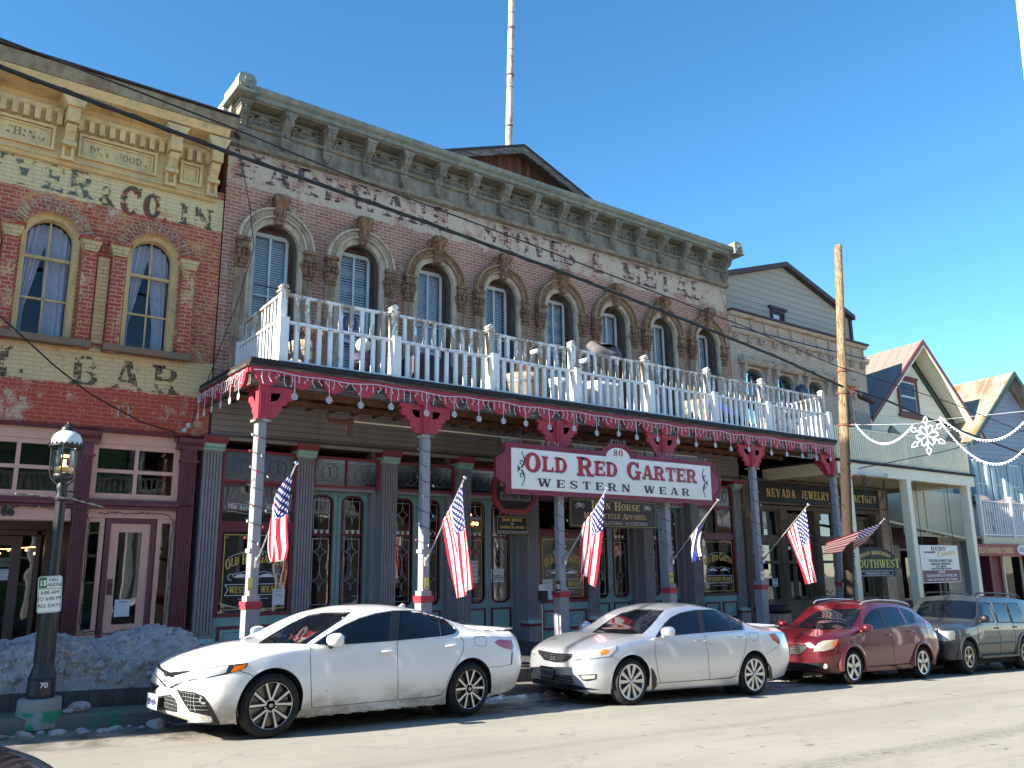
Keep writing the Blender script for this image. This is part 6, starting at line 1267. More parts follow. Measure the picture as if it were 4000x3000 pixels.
sp = thing('cable_splice_box', 'black splice box hanging on the cable just past the pole', 'splice box', (21, 11.5, 4.1)); m = MB(); m.lathe([(0, 19.95), (.06, 19.97), (.09, 20.03), (.09, 20.62), (.06, 20.68), (0, 20.7)], 11.5, 4.27, 12, 0, ax='x'); m.v = [Vector((v.x, v.y, v.z - (v.x-20.0)*.14)) for v in m.v]; m.build('box', 'black_paint', sp)
m = MB(); m.lathe([(.034, 19.62), (.036, 19.65), (.036, 19.88), (.034, 19.9)], 11.54, 4.42, 8, 0, ax='x'); o = m.build('cable_marker', 'stencil_orange'); tag(o, 'short orange sleeve round the cable at the pole', 'cable marker')
o = cable('pair of service wires drooping across the saloon front', [Vector((-1.5, 12.4, 5.2)), Vector((1.04, 13, 3.46)), Vector((1.81, 13.4, 2.95)), Vector((2.41, 13.9, 2.68)), Vector((3.3, 14.5, 2.42)), Vector((3.95, 14.9, 2.36)), Vector((4.0, 14.95, 2.2))], .012)
o = cable('slack drop wire hanging down the corner between saloon and brick front', [Vector((4.53, 14.3, 7.75)), Vector((4.9, 14.5, 6.6)), Vector((5.05, 14.6, 5.9)), Vector((4.85, 14.65, 4.9)), Vector((4.5, 14.75, 3.6)), Vector((4.2, 14.85, 2.45))], .008)
o = cable('thin drop wire rising from the cream beam across the balcony front', [Vector((21.3, 12.5, 2.55)), Vector((22.5, 12.2, 2.78)), Vector((24.5, 11.8, 3.15)), Vector((28.5, 11.3, 4.0)), Vector((34, 11, 5.2))], .013)
o = cable('small camera wire loop at the saloon corner', [Vector((4.0, 14.9, 2.3)), Vector((4.1, 14.85, 2.0)), Vector((4.3, 14.9, 2.25))], .006)
cam_ = thing('security_camera', 'small white security camera where wires meet at the saloon corner', 'camera', (4.1, 14.8, 2.4)); m = MB(); m.lathe([(0, 14.70), (.035, 14.71), (.04, 14.80), (.02, 14.82)], 4.08, 2.38, 10, 0, ax='y'); m.box(4.16, 4.24, 14.9, 14.99, 2.46, 2.54); m.build('housing', 'white_frame', cam_)
fl = thing('wall_light', 'white tube light on an arm under the cream balcony beam', 'light', (21.6, 12.5, 2.35)); m = MB(); m.tube([(21.2, 12.45, 2.42), (22.4, 12.40, 2.40)], .035, 8); m.ball((22.5, 12.4, 2.42), .07, 8); m.build('arm', 'white_frame', fl); m = MB(); r_ = random.Random(3)
for q in range(3): m.tube([(21.3+.1*q, 12.45, 2.4), (21.35, 12.4, 1.9-.05*q), (21.8, 12.4, 1.66-.06*q), (22.2, 12.4, 1.85-.04*q), (22.35, 12.4, 2.3)], .012, 5)
m.build('cable_loops', 'cable', fl)
# ================================================================== flags
def flag_mat():
    t = NT('flag_cloth'); nt = t.t; uv = t.n('ShaderNodeTexCoord').outputs['UV']; s = t.n('ShaderNodeSeparateXYZ'); t.set(s.inputs[0], uv); u, v = s.outputs[0], s.outputs[1]
    odd = t.math('MODULO', t.math('FLOOR', t.math('MULTIPLY', u, 13.0)), 2.0); col = t.mix(odd, (.52, .012, .04), (.74, .73, .72))
    can = t.math('MULTIPLY', t.math('LESS_THAN', u, 7/13), t.math('LESS_THAN', v, .4))
    # staggered five-pointed stars, nine rows
    ru = t.math('MULTIPLY', u, 13/7*9.6); rv = t.math('MULTIPLY', v, 11.4/.4); iu = t.math('FLOOR', ru); iv = t.math('FLOOR', rv)
    par = t.math('MODULO', t.math('ADD', iu, iv), 2.0); fu = t.math('SUBTRACT', t.math('FRACT', ru), .5); fv = t.math('SUBTRACT', t.math('FRACT', rv), .5)
    fu = t.math('MULTIPLY', fu, .95); rr_ = t.math('SQRT', t.math('ADD', t.math('MULTIPLY', fu, fu), t.math('MULTIPLY', fv, fv))); an = t.math('ARCTAN2', fv, fu)
    tri = t.math('PINGPONG', t.math('ADD', an, 6.2831853), .6283185); lim = t.math('SUBTRACT', .50, t.math('MULTIPLY', tri, .50))
    star = t.math('MULTIPLY', t.math('LESS_THAN', rr_, lim), t.math('LESS_THAN', par, .5))
    blue = t.mix(star, (.015, .02, .14), (.85, .85, .85)); col = t.mix(can, col, blue)
    M['flag_cloth'] = t.fin(col, .75, 0, .2); bs = t.b; tl = t.n('ShaderNodeBsdfTranslucent'); t.set(tl.inputs[0], col); mx = t.n('ShaderNodeMixShader'); mx.inputs[0].default_value = .26
    nt.links.new(bs.outputs[0], mx.inputs[1]); nt.links.new(tl.outputs[0], mx.inputs[2]); nt.links.new(mx.outputs[0], t.out.inputs[0])
    t = NT('stripe_flag_dark'); uv = t.n('ShaderNodeTexCoord').outputs['UV']; s = t.n('ShaderNodeSeparateXYZ'); t.set(s.inputs[0], uv); u, v = s.outputs[0], s.outputs[1]
    k = t.math('FLOOR', t.math('MULTIPLY', u, 13.0)); odd = t.math('MODULO', k, 2.0); col = t.mix(odd, (.01, .01, .012), (.8, .8, .8)); mid = t.math('COMPARE', k, 7.0, .5); col = t.mix(mid, col, (.01, .03, .5))
    can = t.math('MULTIPLY', t.math('LESS_THAN', u, 7/13), t.math('LESS_THAN', v, .4)); col = t.mix(can, col, (.012, .012, .014)); M['stripe_flag_dark'] = t.fin(col, .75, 0, .2)
flag_mat()
plain('flag_pole', (.62, .62, .63), .3, .6, var=.08)
def flag(x, label, tip, A, B_, C_, D_, seed, mat='flag_cloth', xo=None, fold=1.0, group='flags on angled poles along the balcony posts'):
    yb, zb = 12.5, .14; F_ = thing('flag', label, 'flag', (x, yb, zb), group)
    tip = Vector((x, *tip)); base = Vector((x, yb-.02, zb)); m = MB(); m.tube([base, tip], [.014, .011], 8); m.build('pole', 'flag_pole', F_)
    m = MB(); m.ball(tip + (tip-base).normalized()*.03, .035, 12); m.build('finial', 'chrome', F_)
    m = MB(); m.tube([base + (tip-base).normalized()*-.04, base + (tip-base).normalized()*.12], .024, 10); m.box(x-.03, x+.03, yb-.03, yb+.005, zb-.09, zb+.06); m.build('bracket', 'alu', F_)
    A, B_, C_, D_ = [Vector(p) if len(p) == 3 else Vector((x, *p)) for p in (A, B_, C_, D_)]; rr_ = random.Random(seed); ph = rr_.uniform(0, 6)
    def f(u, v):
        p = A*(1-u)*(1-v) + B_*u*(1-v) + C_*u*v + D_*(1-u)*v; a = v**.6 * fold
        w1 = sin(u*11 + ph + v*2.0) * .06 + sin(u*19 + ph*2 - v*3) * .025; w2 = cos(u*11 + ph + v*2.0) * .035
        sag = -.07*sin(pi*u)*v*(1-v)*4*0
        o = Vector((w1*a, w2*a, .03*sin(v*5+ph)*a*u + sag)); 
        if xo: o += xo(u, v)
        return p + o
    m.__init__(); m.grid(f, 48, 64, 0, True, True); m.build('cloth', mat, F_); return F_
flag(PX[0]+.02, 'twisted stars and stripes flag at the balcony corner post', (11.19, 1.45), (11.27, 1.38), (11.96, .76), (11.95, .12), (11.40, .16), 1, fold=1.0, xo=lambda u, v: Vector((-.10*sin(pi*u)*(1-v), .12*sin(pi*u)*(1-v)*0, .0)) + Vector((0, .30*(1-u)*sin(pi*min(1, v*1.2))*.6, -.10*sin(pi*v))))
flag(PX[1]-.02, 'fully hanging stars and stripes flag on the second post behind the white car', (11.33, 1.42), (11.38, 1.36), (11.99, .76), (11.50, -.46), (11.14, -.30), 2, fold=.8)
flag(PX[2]+.02, 'narrow stars and stripes flag crossing the Iron Horse board', (11.27, 1.39), (11.33, 1.32), (11.97, .76), (12.10, -.02), (11.66, -.36), 3, fold=1.0)
flag(PX[3]+.02, 'furled black and white striped flag with one blue stripe', (11.2, 1.29), (11.25, 1.24), (11.98, .56), (12.02, .02), (11.66, .22), 4, 'stripe_flag_dark', fold=.9, xo=lambda u, v: Vector((0, .22*(1-u)*sin(pi*v), -.1*sin(pi*v)*(1-u))))
flag(PX[4]+.02, 'stars and stripes flag hanging in front of the jewelry shop door', (11.19, 1.30), (11.24, 1.24), (11.79, .70), (11.38, -.44), (11.10, -.36), 5, fold=.9)
def c6(px, py, Y): d = ray(px, py); return d * (Y / d.y)
flag(PX[5]-.02, 'stars and stripes flag blown out sideways by the utility pole', (11.31, 1.07), (11.36, 1.00), (11.84, .55), tuple(c6(3214, 2165, 12.0)), tuple(c6(3225, 2120, 11.45)), 6, fold=.7, xo=lambda u, v: Vector((0, 0, -.10*sin(pi*v)*u)))
# ================================================================== icicle lights with snowflakes
SF = [5.08, 5.67, 6.24, 6.81, 7.52, 8.1, 8.64, 9.2, 9.73, 10.32, 10.96, 11.57, 12.19, 12.72, 13.36, 14.01, 14.61, 15.27, 15.83, 16.5, 17.37, 18.0, 18.65, 19.27, 19.91]
IL = thing('icicle_lights', 'string of white icicle lights with little snowflakes along the red balcony edge', 'string lights', (4.4, 12.45, 3.0)); r = random.Random(12)
m = MB(); yi = 12.44; pts = []; x = 4.42
while x < 20.2: pts.append((x, yi, 3.045+.012*sin(x*3)+.012*sin(x*7))); x += .09
m.tube(pts, .007, 4); drops = MB()
for q in range(130):
    x = 4.55+q*.12; l = r.choice((.08, .1, .14, .18)); kx = r.uniform(-.03, .03)
    m.tube([(x, yi, 3.04), (x+kx, yi-.01, 3.04-l*.5), (x-kx, yi, 3.04-l), (x-kx+.02, yi, 3.02-l)], .005, 4)
    for z in (.5, 1): m.ball((x+kx*(1 if z < 1 else -1), yi-.01, 3.04-l*z), .011, 5)
for x in SF: m.tube([(x, yi, 3.04), (x+.01, yi, 2.74)], .005, 4)
YL = [14.8, 14.45, 14.05, 13.6, 13.15, 12.75]
pts = [(4.30, 12.5+k*.1, 3.03+.02*sin(k*2)) for k in range(25)]; m.tube(pts, .007, 4)
for k in range(22): y = 12.6+k*.105; l = r.uniform(.08, .2); m.tube([(4.30, y, 3.03), (4.29, y+.02, 3.03-l)], .005, 4); m.ball((4.29, y+.02, 3.03-l), .011, 5)
for y in YL: m.tube([(4.30, y, 3.03), (4.30, y, 2.72)], .005, 4)
m.build('light_wires', 'string_white', IL)
def snowflake(m, c, R, ang=0.0, ax='y'):
    for k in range(8):
        a = ang + pi/4*k; e = (cos(a), sin(a)); 
        def P3(r_, da=0.0):
            ca, sa = cos(a+da), sin(a+da); return (c[0]+r_*ca, c[1], c[2]+r_*sa) if ax == 'y' else (c[0], c[1]+r_*ca, c[2]+r_*sa)
        m.bar(P3(0), P3(R), .006, R*.13, up=(0, 1, 0) if ax == 'y' else (1, 0, 0)); m.bar(P3(R*.55), P3(R*.85, .35), .006, R*.1, up=(0, 1, 0) if ax == 'y' else (1, 0, 0)); m.bar(P3(R*.55), P3(R*.85, -.35), .006, R*.1, up=(0, 1, 0) if ax == 'y' else (1, 0, 0))
    m.lathe([(0, -.004), (R*.35, -.003), (R*.35, .003), (0, .004)], 0, 0, 10) if 0 else None
for i, x in enumerate(SF): m = MB(); snowflake(m, (x+.01, yi, 2.695+.02*sin(i*2.7)), .062, r.uniform(0, .7), 'y'); m.build('snowflake', 'string_white', IL)
for i, y in enumerate(YL): m = MB(); snowflake(m, (4.30, y, 2.66), .062, r.uniform(0, .7), 'x'); m.build('snowflake', 'string_white', IL)
# coloured lights wound round the posts
for i, x in enumerate(PX):
    pts = []; y = BY+.1; n = 60; turns = 7
    for k in range(n+1): a = 2*pi*turns*k/n; q = .135; pts.append((x+q*max(-.84, min(.84, 1.3*cos(a))), y+q*max(-.84, min(.84, 1.3*sin(a))), 2.2 - 1.85*k/n))
    T = thing('post_fairy_lights', ['red and clear fairy lights wound round the balcony corner post', 'fairy lights wound round the second balcony post', 'fairy lights wound round the post left of the Iron Horse board', 'fairy lights wound round the post holding the black and white flag', 'fairy lights wound round the post in front of the jewelry shop', 'fairy lights wound round the last balcony post by the utility pole'][i], 'string lights', (x, y, .4), 'fairy lights wound round the balcony posts')
    m = MB(); m.tube(pts, .006, 4); m.build('cord', 'wire_green', T); m = MB()
    for k in range(22): t = (k+.5)/22*n; p = Vector(pts[int(t)]); m.tube([p, p+Vector((r.uniform(-.02, .02), -.02, -.035))], [.012, .007], 5, k % 2)
    m.build('bulbs', ['red_pvc', 'string_white'], T)
# lit garland strung across the street
GA = thing('street_garland', 'glowing white rope light garland with a big snowflake strung across the street', 'garland', (19.75, 11.6, 3.3)); gxx = 19.75
def swag(pts, n=30):
    m = MB(); P = [Vector((gxx, *p)) for p in pts]; q = []
    for i in range(n+1):
        t = i/n; a, b, c_ = P; ctrl = b*2 - (a+c_)/2; q.append(a*(1-t)**2 + ctrl*2*t*(1-t) + c_*t*t)
    m.tube(q, .011, 7)
    for i in range(n): p = q[i].lerp(q[i+1], .5); m.tube([p, p+Vector((0, .0, -.04))], .009, 4)
    m.build('light_swag', 'rope_light', GA)
emit('rope_light', (1, .98, .95), .6)
swag([(11.55, 3.50), (10.87, 2.92), (10.07, 3.27)]); swag([(9.40, 3.36), (8.49, 2.70), (7.63, 2.99)]); swag([(9.44, 3.32), (8.47, 2.18), (7.5, 2.62)]); swag([(7.6, 3.0), (6.9, 2.4), (6.2, 3.1)])
m = MB(); c0 = Vector((gxx, 9.76, 2.97))
def pp(a, R): return c0 + Vector((0, -cos(a)*R, sin(a)*R))
for k in range(6):
    a = pi/2 + pi/3*k; m.tube([c0, pp(a, .3)], .009, 6); m.tube([pp(a, .28), pp(a+.16, .34), pp(a+.08, .42), pp(a, .46), pp(a-.08, .42), pp(a-.16, .34), pp(a, .28)], .009, 6); m.tube([pp(a, .14), pp(a+.42, .27), pp(a+pi/3, .22), pp(a+.62, .27), pp(a+pi/3, .14)], .009, 6)
m.build('snowflake', 'rope_light', GA); m = MB(); m.tube([Vector((gxx-.1, 11.75, 3.50)), Vector((gxx, 10.07, 3.29)), Vector((gxx, 9.4, 3.30)), Vector((gxx, 7.6, 3.22)), Vector((gxx, -2, 3.9))], .006, 4); m.build('wire', 'alu', GA)
# ================================================================== things on the balcony and boardwalk
def barrel(name, label, x, y, z, rr_, h, half=False, group=None, cover=False):
    T = thing(name, label, 'barrel', (x, y, z), group); m = MB(); prof = [(rr_*(.84+.16*sin(pi*min(1, t*(.5 if half else 1)+(.5 if half else 0)))), z+h*t) for t in [k/8 for k in range(9)]]
    if half: prof = [(rr_*(.80+.2*t), z+h*t) for t in [k/6 for k in range(7)]]
    m.lathe(prof + [(prof[-1][0]-.03, z+h), (prof[-1][0]-.03, z+h-.06), (0, z+h-.06)], x, y, 28); m.build('staves', 'barrel_old' if 'barrel_old' in M else 'barrel_wood', T)
    m = MB()
    for t in ((.25, .75) if half else (.12, .35, .65, .88)):
        k = t*(len(prof)-1); i = int(k); R_ = prof[i][0] + (prof[min(i+1, len(prof)-1)][0]-prof[i][0])*(k-i) + .006; m.lathe([(R_, z+h*t-.02), (R_, z+h*t+.02)], x, y, 28)
    m.build('hoops', 'hoop', T)
    if half:
        m = MB(); q = random.Random(int(x*7))
        for k in range(60): a = q.uniform(0, 6.3); R_ = q.uniform(0, .25); p = Vector((x+R_*cos(a), y+R_*sin(a), z+h-.05)); e = p+Vector((q.uniform(-.15, .15), q.uniform(-.15, .15), q.uniform(.1, .4))); m.tube([p, p.lerp(e, .5)+Vector((0, 0, .05)), e], .006, 4); m.ball(e, .018, 4)
        m.build('dry_plants', 'leaf_dry', T)
    return T
def bm():
    t = NT('barrel_old'); x, y, z = t.xyz(); an = t.math('MULTIPLY', t.math('ARCTAN2', y, x), 3.5); f = t.math('FRACT', an); j = t.ramp(f, 0, .12, 1.0, 0.0); n_ = t.noise(3, 5, .7, t.scl(2, 2, .4)); wn = t.n('ShaderNodeTexWhiteNoise', noise_dimensions='1D'); t.set(wn.inputs['W'], t.math('FLOOR', an))
    col = t.mix(n_, (.42, .33, .22), (.18, .11, .06)); col = t.mix(t.math('MULTIPLY', wn.outputs[0], .4), col, (.5, .42, .32)); col = t.mix(j, col, (.04, .03, .02)); M['barrel_old'] = t.fin(col, .8)
bm()
barrel('planter_barrel', 'half barrel planter at the corner end of the balcony', 5.72, 13.45, 3.25, .36, .62, True, 'half barrel planters on the balcony')
barrel('planter_barrel', 'half barrel planter with dry twigs near the middle of the balcony', 10.55, 13.5, 3.25, .46, .68, True, 'half barrel planters on the balcony')
barrel('planter_barrel', 'half barrel planter beside the blue tarpaulin', 15.95, 13.4, 3.25, .46, .70, True, 'half barrel planters on the balcony')
barrel('wine_barrel', 'old wooden barrel with a dark cover on the boardwalk by the fifth post', 17.98, 13.2, walk_z(18, 13.2), .46, .90)
m = MB(); m.lathe([(.0, -1.02+.06), (.42, -1.03+.06), (.45, -1.06), (.44, -1.14), (.43, -1.12)], 17.98, 13.2, 20); o = m.build('barrel_cover', 'black_paint'); tag(o, 'black plastic cover lying on the boardwalk barrel', 'cover')
for i, (x0, x1, z1, mat, lab) in enumerate(((11.25, 12.2, 3.98, 'white_cloth', 'low table under a white cloth right of the twig planter'), (12.35, 13.2, 4.05, 'white_cloth', 'table under a white cloth below the furled parasol'))):
    T = thing('covered_table', lab, 'table', ((x0+x1)/2, 13.7, 3.25)); m = MB(); m.grid(lambda u, v, x0=x0, x1=x1, z1=z1: (lambda a, h: ((x0+x1)/2 + (x1-x0)/2*(1+.05*sin(a*9)*h)*max(-1, min(1, 1.25*cos(a)))*(1 if v > .5 else v*2), 13.7+.42*(1+.05*cos(a*7)*h)*max(-1, min(1, 1.25*sin(a)))*(1 if v > .5 else v*2), z1 - h*(z1-3.3)))(2*pi*u, max(0, v*2-1)), 60, 12); m.build('cloth', mat, T)
T = thing('patio_parasol', 'furled garden parasol under a dark grey cover above the balcony rail', 'parasol', (12.95, 13.6, 3.25)); m = MB(); m.tube([(12.95, 13.6, 3.25), (12.95, 13.6, 4.4)], .03, 8); m.build('pole', 'alu', T)
m = MB()
def fp(u, v):
    a = 2*pi*u; R_ = .08 + .42*sin(pi*min(1, .15+v*.85))**.8 * (1-.25*v) + .03*sin(a*5+v*4); return (12.95+R_*cos(a)*1.05+.1*v, 13.6+R_*sin(a)*.6, 4.98-.52*v+.08*cos(a*2+.6)+.05*sin(a*3)*v)
m.grid(fp, 40, 14); m.lathe([(0, 5.05), (.14, 5.0), (.3, 4.95)], 12.95, 13.6, 16); m.build('cover', 'grey_cloth', T)
T = thing('blue_tarpaulin', 'bright blue tarpaulin heaped beside the barrel planter on the balcony', 'tarpaulin', (17, 13.5, 3.25)); m = MB(); m.grid(lambda u, v: (16.35+1.5*u, 13.2+.8*v, 3.25+.02+(.85+.12*nz(u*4, v*3, 1)-.3*u)*sin(pi*u)**.35*sin(pi*min(.999, v*.9+.1))**.4), 40, 20); m.build('sheet', 'blue_tarp', T)
T = thing('grill_cover', 'black covered grill behind the railing near the second newel post', 'grill', (8.2, 13.6, 3.25)); m = MB(); m.prism([(7.75, 3.26), (8.85, 3.26), (8.85, 3.65), (8.7, 3.8), (8.35, 4.0), (7.95, 4.05), (7.75, 3.95)], 13.3, 13.9, 'y'); m.build('cover', 'sign_navy', T, bevel=.05)
T = thing('standing_lantern', 'standing lantern with a white glass globe and black base between the first windows', 'lantern', (6.75, 13.4, 3.25)); m = MB(); m.lathe([(.2, 3.25), (.22, 3.8), (.1, 3.85)], 6.75, 13.4, 16); m.build('base', 'sign_navy', T); m = MB(); m.ball((6.75, 13.4, 4.0), .14, 12); m.build('globe', 'white_paint', T); m = MB(); m.lathe([(.06, 4.12), (.05, 4.2), (.02, 4.22), (.012, 4.3)], 6.75, 13.4, 10); m.tube([(6.75, 13.4, 4.2), (6.75, 13.4, 4.55)], .01, 5); m.build('cap', 'black_paint', T)
def mosaic():
    t = NT('mosaic_panel'); v = t.n('ShaderNodeTexVoronoi'); v.inputs['Scale'].default_value = 7; t.set(v.inputs['Vector'], t.obj()); M['mosaic_panel'] = t.fin(t.mix(t.ramp(t.noise(4, 6, .8), .48, .56), (.72, .72, .72), (.12, .12, .13)), .8)
mosaic()
for x0, x1, lab in ((18.15, 18.95, 'black and white flowered sheet pinned behind the railing by the last newel posts'), (19.1, 20.05, 'black and white flowered sheet at the very end of the balcony')):
    T = thing('flowered_sheet', lab, 'sheet', (x0, 13.3, 3.3)); m = MB(); m.grid(lambda u, v, x0=x0, x1=x1: (x0+(x1-x0)*u, 13.3+.03*sin(u*14), 3.42+.72*v+.03*sin(u*6)), 30, 8); m.build('cloth', 'mosaic_panel', T)
for i, (x, lab) in enumerate(((10.05, 'white security camera on a bracket left of the twig planter'), (11.35, 'white security camera on the fourth newel post'))):
    T = thing('security_camera', lab, 'camera', (x, 12.55, 4.1)); m = MB(); m.lathe([(.0, 12.42), (.05, 12.43), (.055, 12.62), (.03, 12.64)], x, 4.18, 12, 0, ax='y'); m.tube([(x, 12.6, 4.18), (x, 12.66, 4.0)], .018, 6); m.build('housing', 'white_frame', T); m = MB(); m.box(x-.06, x+.06, 12.5, 12.62, 4.24, 4.27); m.build('hood', 'black_paint', T)
T = thing('satellite_dish', 'dark satellite dish lettered dish by the beige hooded window', 'satellite dish', (21.7, 14.3, 4.6)); m = MB(); m.lathe([(0, 14.36), (.2, 14.35), (.36, 14.30), (.36, 14.29), (.0, 14.33)], 0, 0, 26, 0, ax='y'); m.v = [Vector((21.7+v.x, v.y, 5.02+v.z*.72)) for v in m.v]; m.build('reflector', 'sign_navy', T); text(T, 'dish', 21.72, 14.26, 4.97, .14, 'maroon', ext=.002, offs=.003); m = MB(); m.tube([(21.7, 14.4, 5.0), (21.7, 14.6, 4.4), (21.6, 14.98, 4.3)], .025, 6); m.tube([(21.5, 14.3, 5.2), (21.3, 14.0, 5.22)], .02, 6); m.build('arm', 'alu', T)
for x, z, lab in ((33.3, 2.25, 'round grey cafe table top seen over the white railing near the cream post'), (35.6, 2.2, 'round grey cafe table top seen further along the white railing')):
    T = thing('cafe_parasol', lab.replace('cafe table top', 'closed parasol cloth'), 'parasol', (x, 14.7, .95), 'grey parasols on the far porch'); m = MB(); m.lathe([(0, z+.28), (.3, z+.2), (.55, z), (.5, z-.02)], x, 14.8, 18); m.build('canopy', 'grey_cloth', T); m = MB(); m.tube([(x, 14.8, .95), (x, 14.8, z+.3)], .02, 6); m.build('pole', 'alu', T)
    for o in kids(T): bend(o, 14.7)
# boardwalk
T = thing('hand_sanitizer_stand', 'slim black hand sanitizer stand with a small card on top', 'sanitizer stand', (10.2, 12.6, walk_z(10.2, 12.6))); g0 = walk_z(10.2, 12.6); m = MB(); m.tube([(10.2, 12.6, g0), (10.2, 12.6, -.6)], .018, 8); m.box(10.05, 10.35, 12.5, 12.7, g0, g0+.015); m.build('pole', 'black_paint', T); m = MB(); m.box(10.12, 10.28, 12.52, 12.64, -.62, -.42); m.build('dispenser', 'black_paint', T, bevel=.02); m = MB(); m.box(10.09, 10.24, 12.56, 12.57, -.41, -.31); m.build('card', 'white_paint', T); text(T, 'HAND', 10.165, 12.557, -.352, .035, 'sign_navy', ext=.0008); text(T, 'SANITIZER', 10.165, 12.557, -.392, .025, 'sign_navy', ext=.0008, sx=.9)
def bench(x, y):
    T = thing('bench', 'weathered plank bench beside the third balcony post', 'bench', (x, y, walk_z(x, y))); z = walk_z(x, y); m = MB(); m.box(x-.7, x+.7, y-.18, y+.18, z+.42, z+.47); m.build('seat', 'barrel_wood', T)
    for s_ in (-.55, .55): m = MB(); m.box(x+s_-.04, x+s_+.04, y-.16, y+.16, z, z+.42); m.build('leg', 'column_grey', T)
bench(11.55, 12.75)
T = thing('bagged_plant', 'potted plant wrapped in frosted plastic outside the jewelry shop', 'plant', (20.6, 13.5, walk_z(20.6, 13.5))); z = walk_z(20.6, 13.5); m = MB(); m.grid(lambda u, v: (20.6+(.42-.22*v**2+.04*nz(cos(u*6.283)*3, sin(u*6.283)*3, v*5, 1))*cos(u*6.2832), 13.5+(.42-.22*v**2)*sin(u*6.2832), z+.1+1.1*v), 36, 24); m.build('wrap', 'plastic_wrap', T) if 0 else None
def pw():
    t = NT('plastic_wrap'); n_ = t.noise(30, 5, .8); t.bump(t.noise(12, 4, .7), .05); M['plastic_wrap'] = t.fin(t.mix(t.ramp(n_, .45, .6), (.08, .09, .1), (.38, .42, .48)), .35)
pw(); m.build('wrap', 'plastic_wrap', T); m = MB(); q = random.Random(4)
for k in range(260):
    a = q.uniform(0, 6.3); R_ = abs(q.gauss(0, .17)); c_ = Vector((20.6+R_*cos(a), 13.5+R_*sin(a), z+1.2+q.uniform(-.1, .32)-R_*.5)); d_ = Vector((q.uniform(-1, 1), q.uniform(-1, 1), q.uniform(-.5, 1))).normalized()*.045; e_ = d_.orthogonal().normalized()*.018; m.add([c_, c_+d_*.5+e_, c_+d_, c_+d_*.5-e_], [(0, 1, 2, 3)])
m.build('leaves', 'leaf_dry', T)
T = thing('snow_lump', 'pale lump of dirty ice on the kerb beside the lamp block', 'ice lump', (2.3, 11.5, rz(2.3, 11.5))); m = MB(); z = rz(2.3, 11.25)+.17; m.ball((2.22, 11.55, z+.05), .10, 10, 0, (1.3, 1, .7)); m.ball((2.08, 11.45, z+.03), .055, 8, 0, (1.3, 1, .6)); m.build('ice', 'dirty_snow', T)

NF = thing('flag', 'white and red banner close by, only its bright edge showing at the upper right', 'flag', (3.3, .9, 1.2)); a_, b_, c_, d_ = ray(3955, -120)*3.0, ray(4014, 440)*3.0, ray(4300, 620)*2.5, ray(4300, -160)*2.5
m = MB(); m.grid(lambda u, v: (a_*(1-v)+b_*v)*(1-u) + (d_*(1-v)+c_*v)*u + Vector((0, .04*sin(u*9+v*2)*u, 0)), 16, 16); m.build('cloth', 'white_cloth', NF); m = MB(); m.grid(lambda u, v: (a_*(1-v)+b_*v)*(1-(.12+u*.2)) + (d_*(1-v)+c_*v)*(.12+u*.2) + Vector((-.004, .04*sin((.12+u*.2)*9+v*2)*(.12+u*.2)-.003, 0)), 6, 16); m.build('red_stripe', 'sign_red', NF)
m = MB(); m.tube([d_+Vector((.1, -.1, .3)), c_+Vector((.1, -.15, -2.2))], .02, 8); m.build('pole', 'flag_pole', NF)
# ================================================================== cars
def car_paint(name, c, metal=0.0, rough=.35, coat=1.0, dirt=(.30, .26, .20), dz=(.18, .62), damt=.55):
    t = NT(name); x, y, z = t.xyz(); n1 = t.noise(2.5, 5, .7, t.scl(.6, 1, 1)); n2 = t.noise(40, 3, .7)
    d = t.math('MULTIPLY', t.ramp(z, dz[0], dz[1], 1.0, 0.0), t.math('ADD', t.math('MULTIPLY', t.ramp(n1, .35, .65), .8), t.math('MULTIPLY', n2, .4)))
    d = t.math('MULTIPLY', d, damt, clamp=True); col = t.mix(d, c, dirt); g = t.math('MULTIPLY', t.ramp(t.noise(5, 4), .4, .7), .06)
    M[name] = t.fin(col, t.math('ADD', t.math('ADD', rough, g), t.math('MULTIPLY', d, .5)), metal, .5, Coat_Weight=t.math('SUBTRACT', coat, d, clamp=True), Coat_Roughness=.04); return M[name]
car_paint('paint_white', (.78, .78, .77), 0, .4, 1.0, (.30, .25, .19), damt=.95); car_paint('paint_silver', (.64, .67, .72), .7, .30, 1.0, (.34, .32, .30), damt=.3)
car_paint('paint_red', (.11, .006, .014), .35, .3, 1.0, (.16, .07, .05), damt=.5); car_paint('paint_charcoal', (.045, .052, .055), .4, .4, .7, (.20, .17, .13), damt=.6, dz=(.2, .9)); car_paint('paint_dark', (.03, .035, .04), .4, .3)
def car_glass():
    t = NT('car_glass'); M['car_glass'] = t.fin((.004, .006, .010), .03, 0, .5)
    t = NT('headlamp'); n_ = t.noise(18, 3, .6); M['headlamp'] = t.fin(t.mix(n_, (.30, .31, .32), (.62, .62, .58)), .15, .35, .8, Coat_Weight=1.0, Coat_Roughness=.02)
    t = NT('headlamp_hazy'); M['headlamp_hazy'] = t.fin((.30, .28, .22), .3, 0.1, .8, Coat_Weight=1.0)
car_glass(); plain('trim_black', (.012, .012, .013), .4, var=.1); plain('underbody', (.01, .01, .01), .95); plain('tyre', (.014, .014, .015), .85, var=.25, sc=12); plain('rim_silver', (.62, .63, .64), .3, .85, var=.05); plain('rim_dark', (.02, .02, .022), .35, .6, var=.1)
plain('rim_tan', (.32, .25, .16), .4, .7, var=.1); plain('brake', (.28, .26, .25), .5, .8); plain('lamp_orange', (.60, .13, .01), .25, var=.05); plain('lamp_red', (.45, .01, .012), .25, var=.05, Coat_Weight=1.0); plain('plate_white', (.72, .73, .75), .5, var=.04); plain('plate_blue', (.05, .06, .14), .5); plain('seat_cloth', (.05, .045, .045), .9)
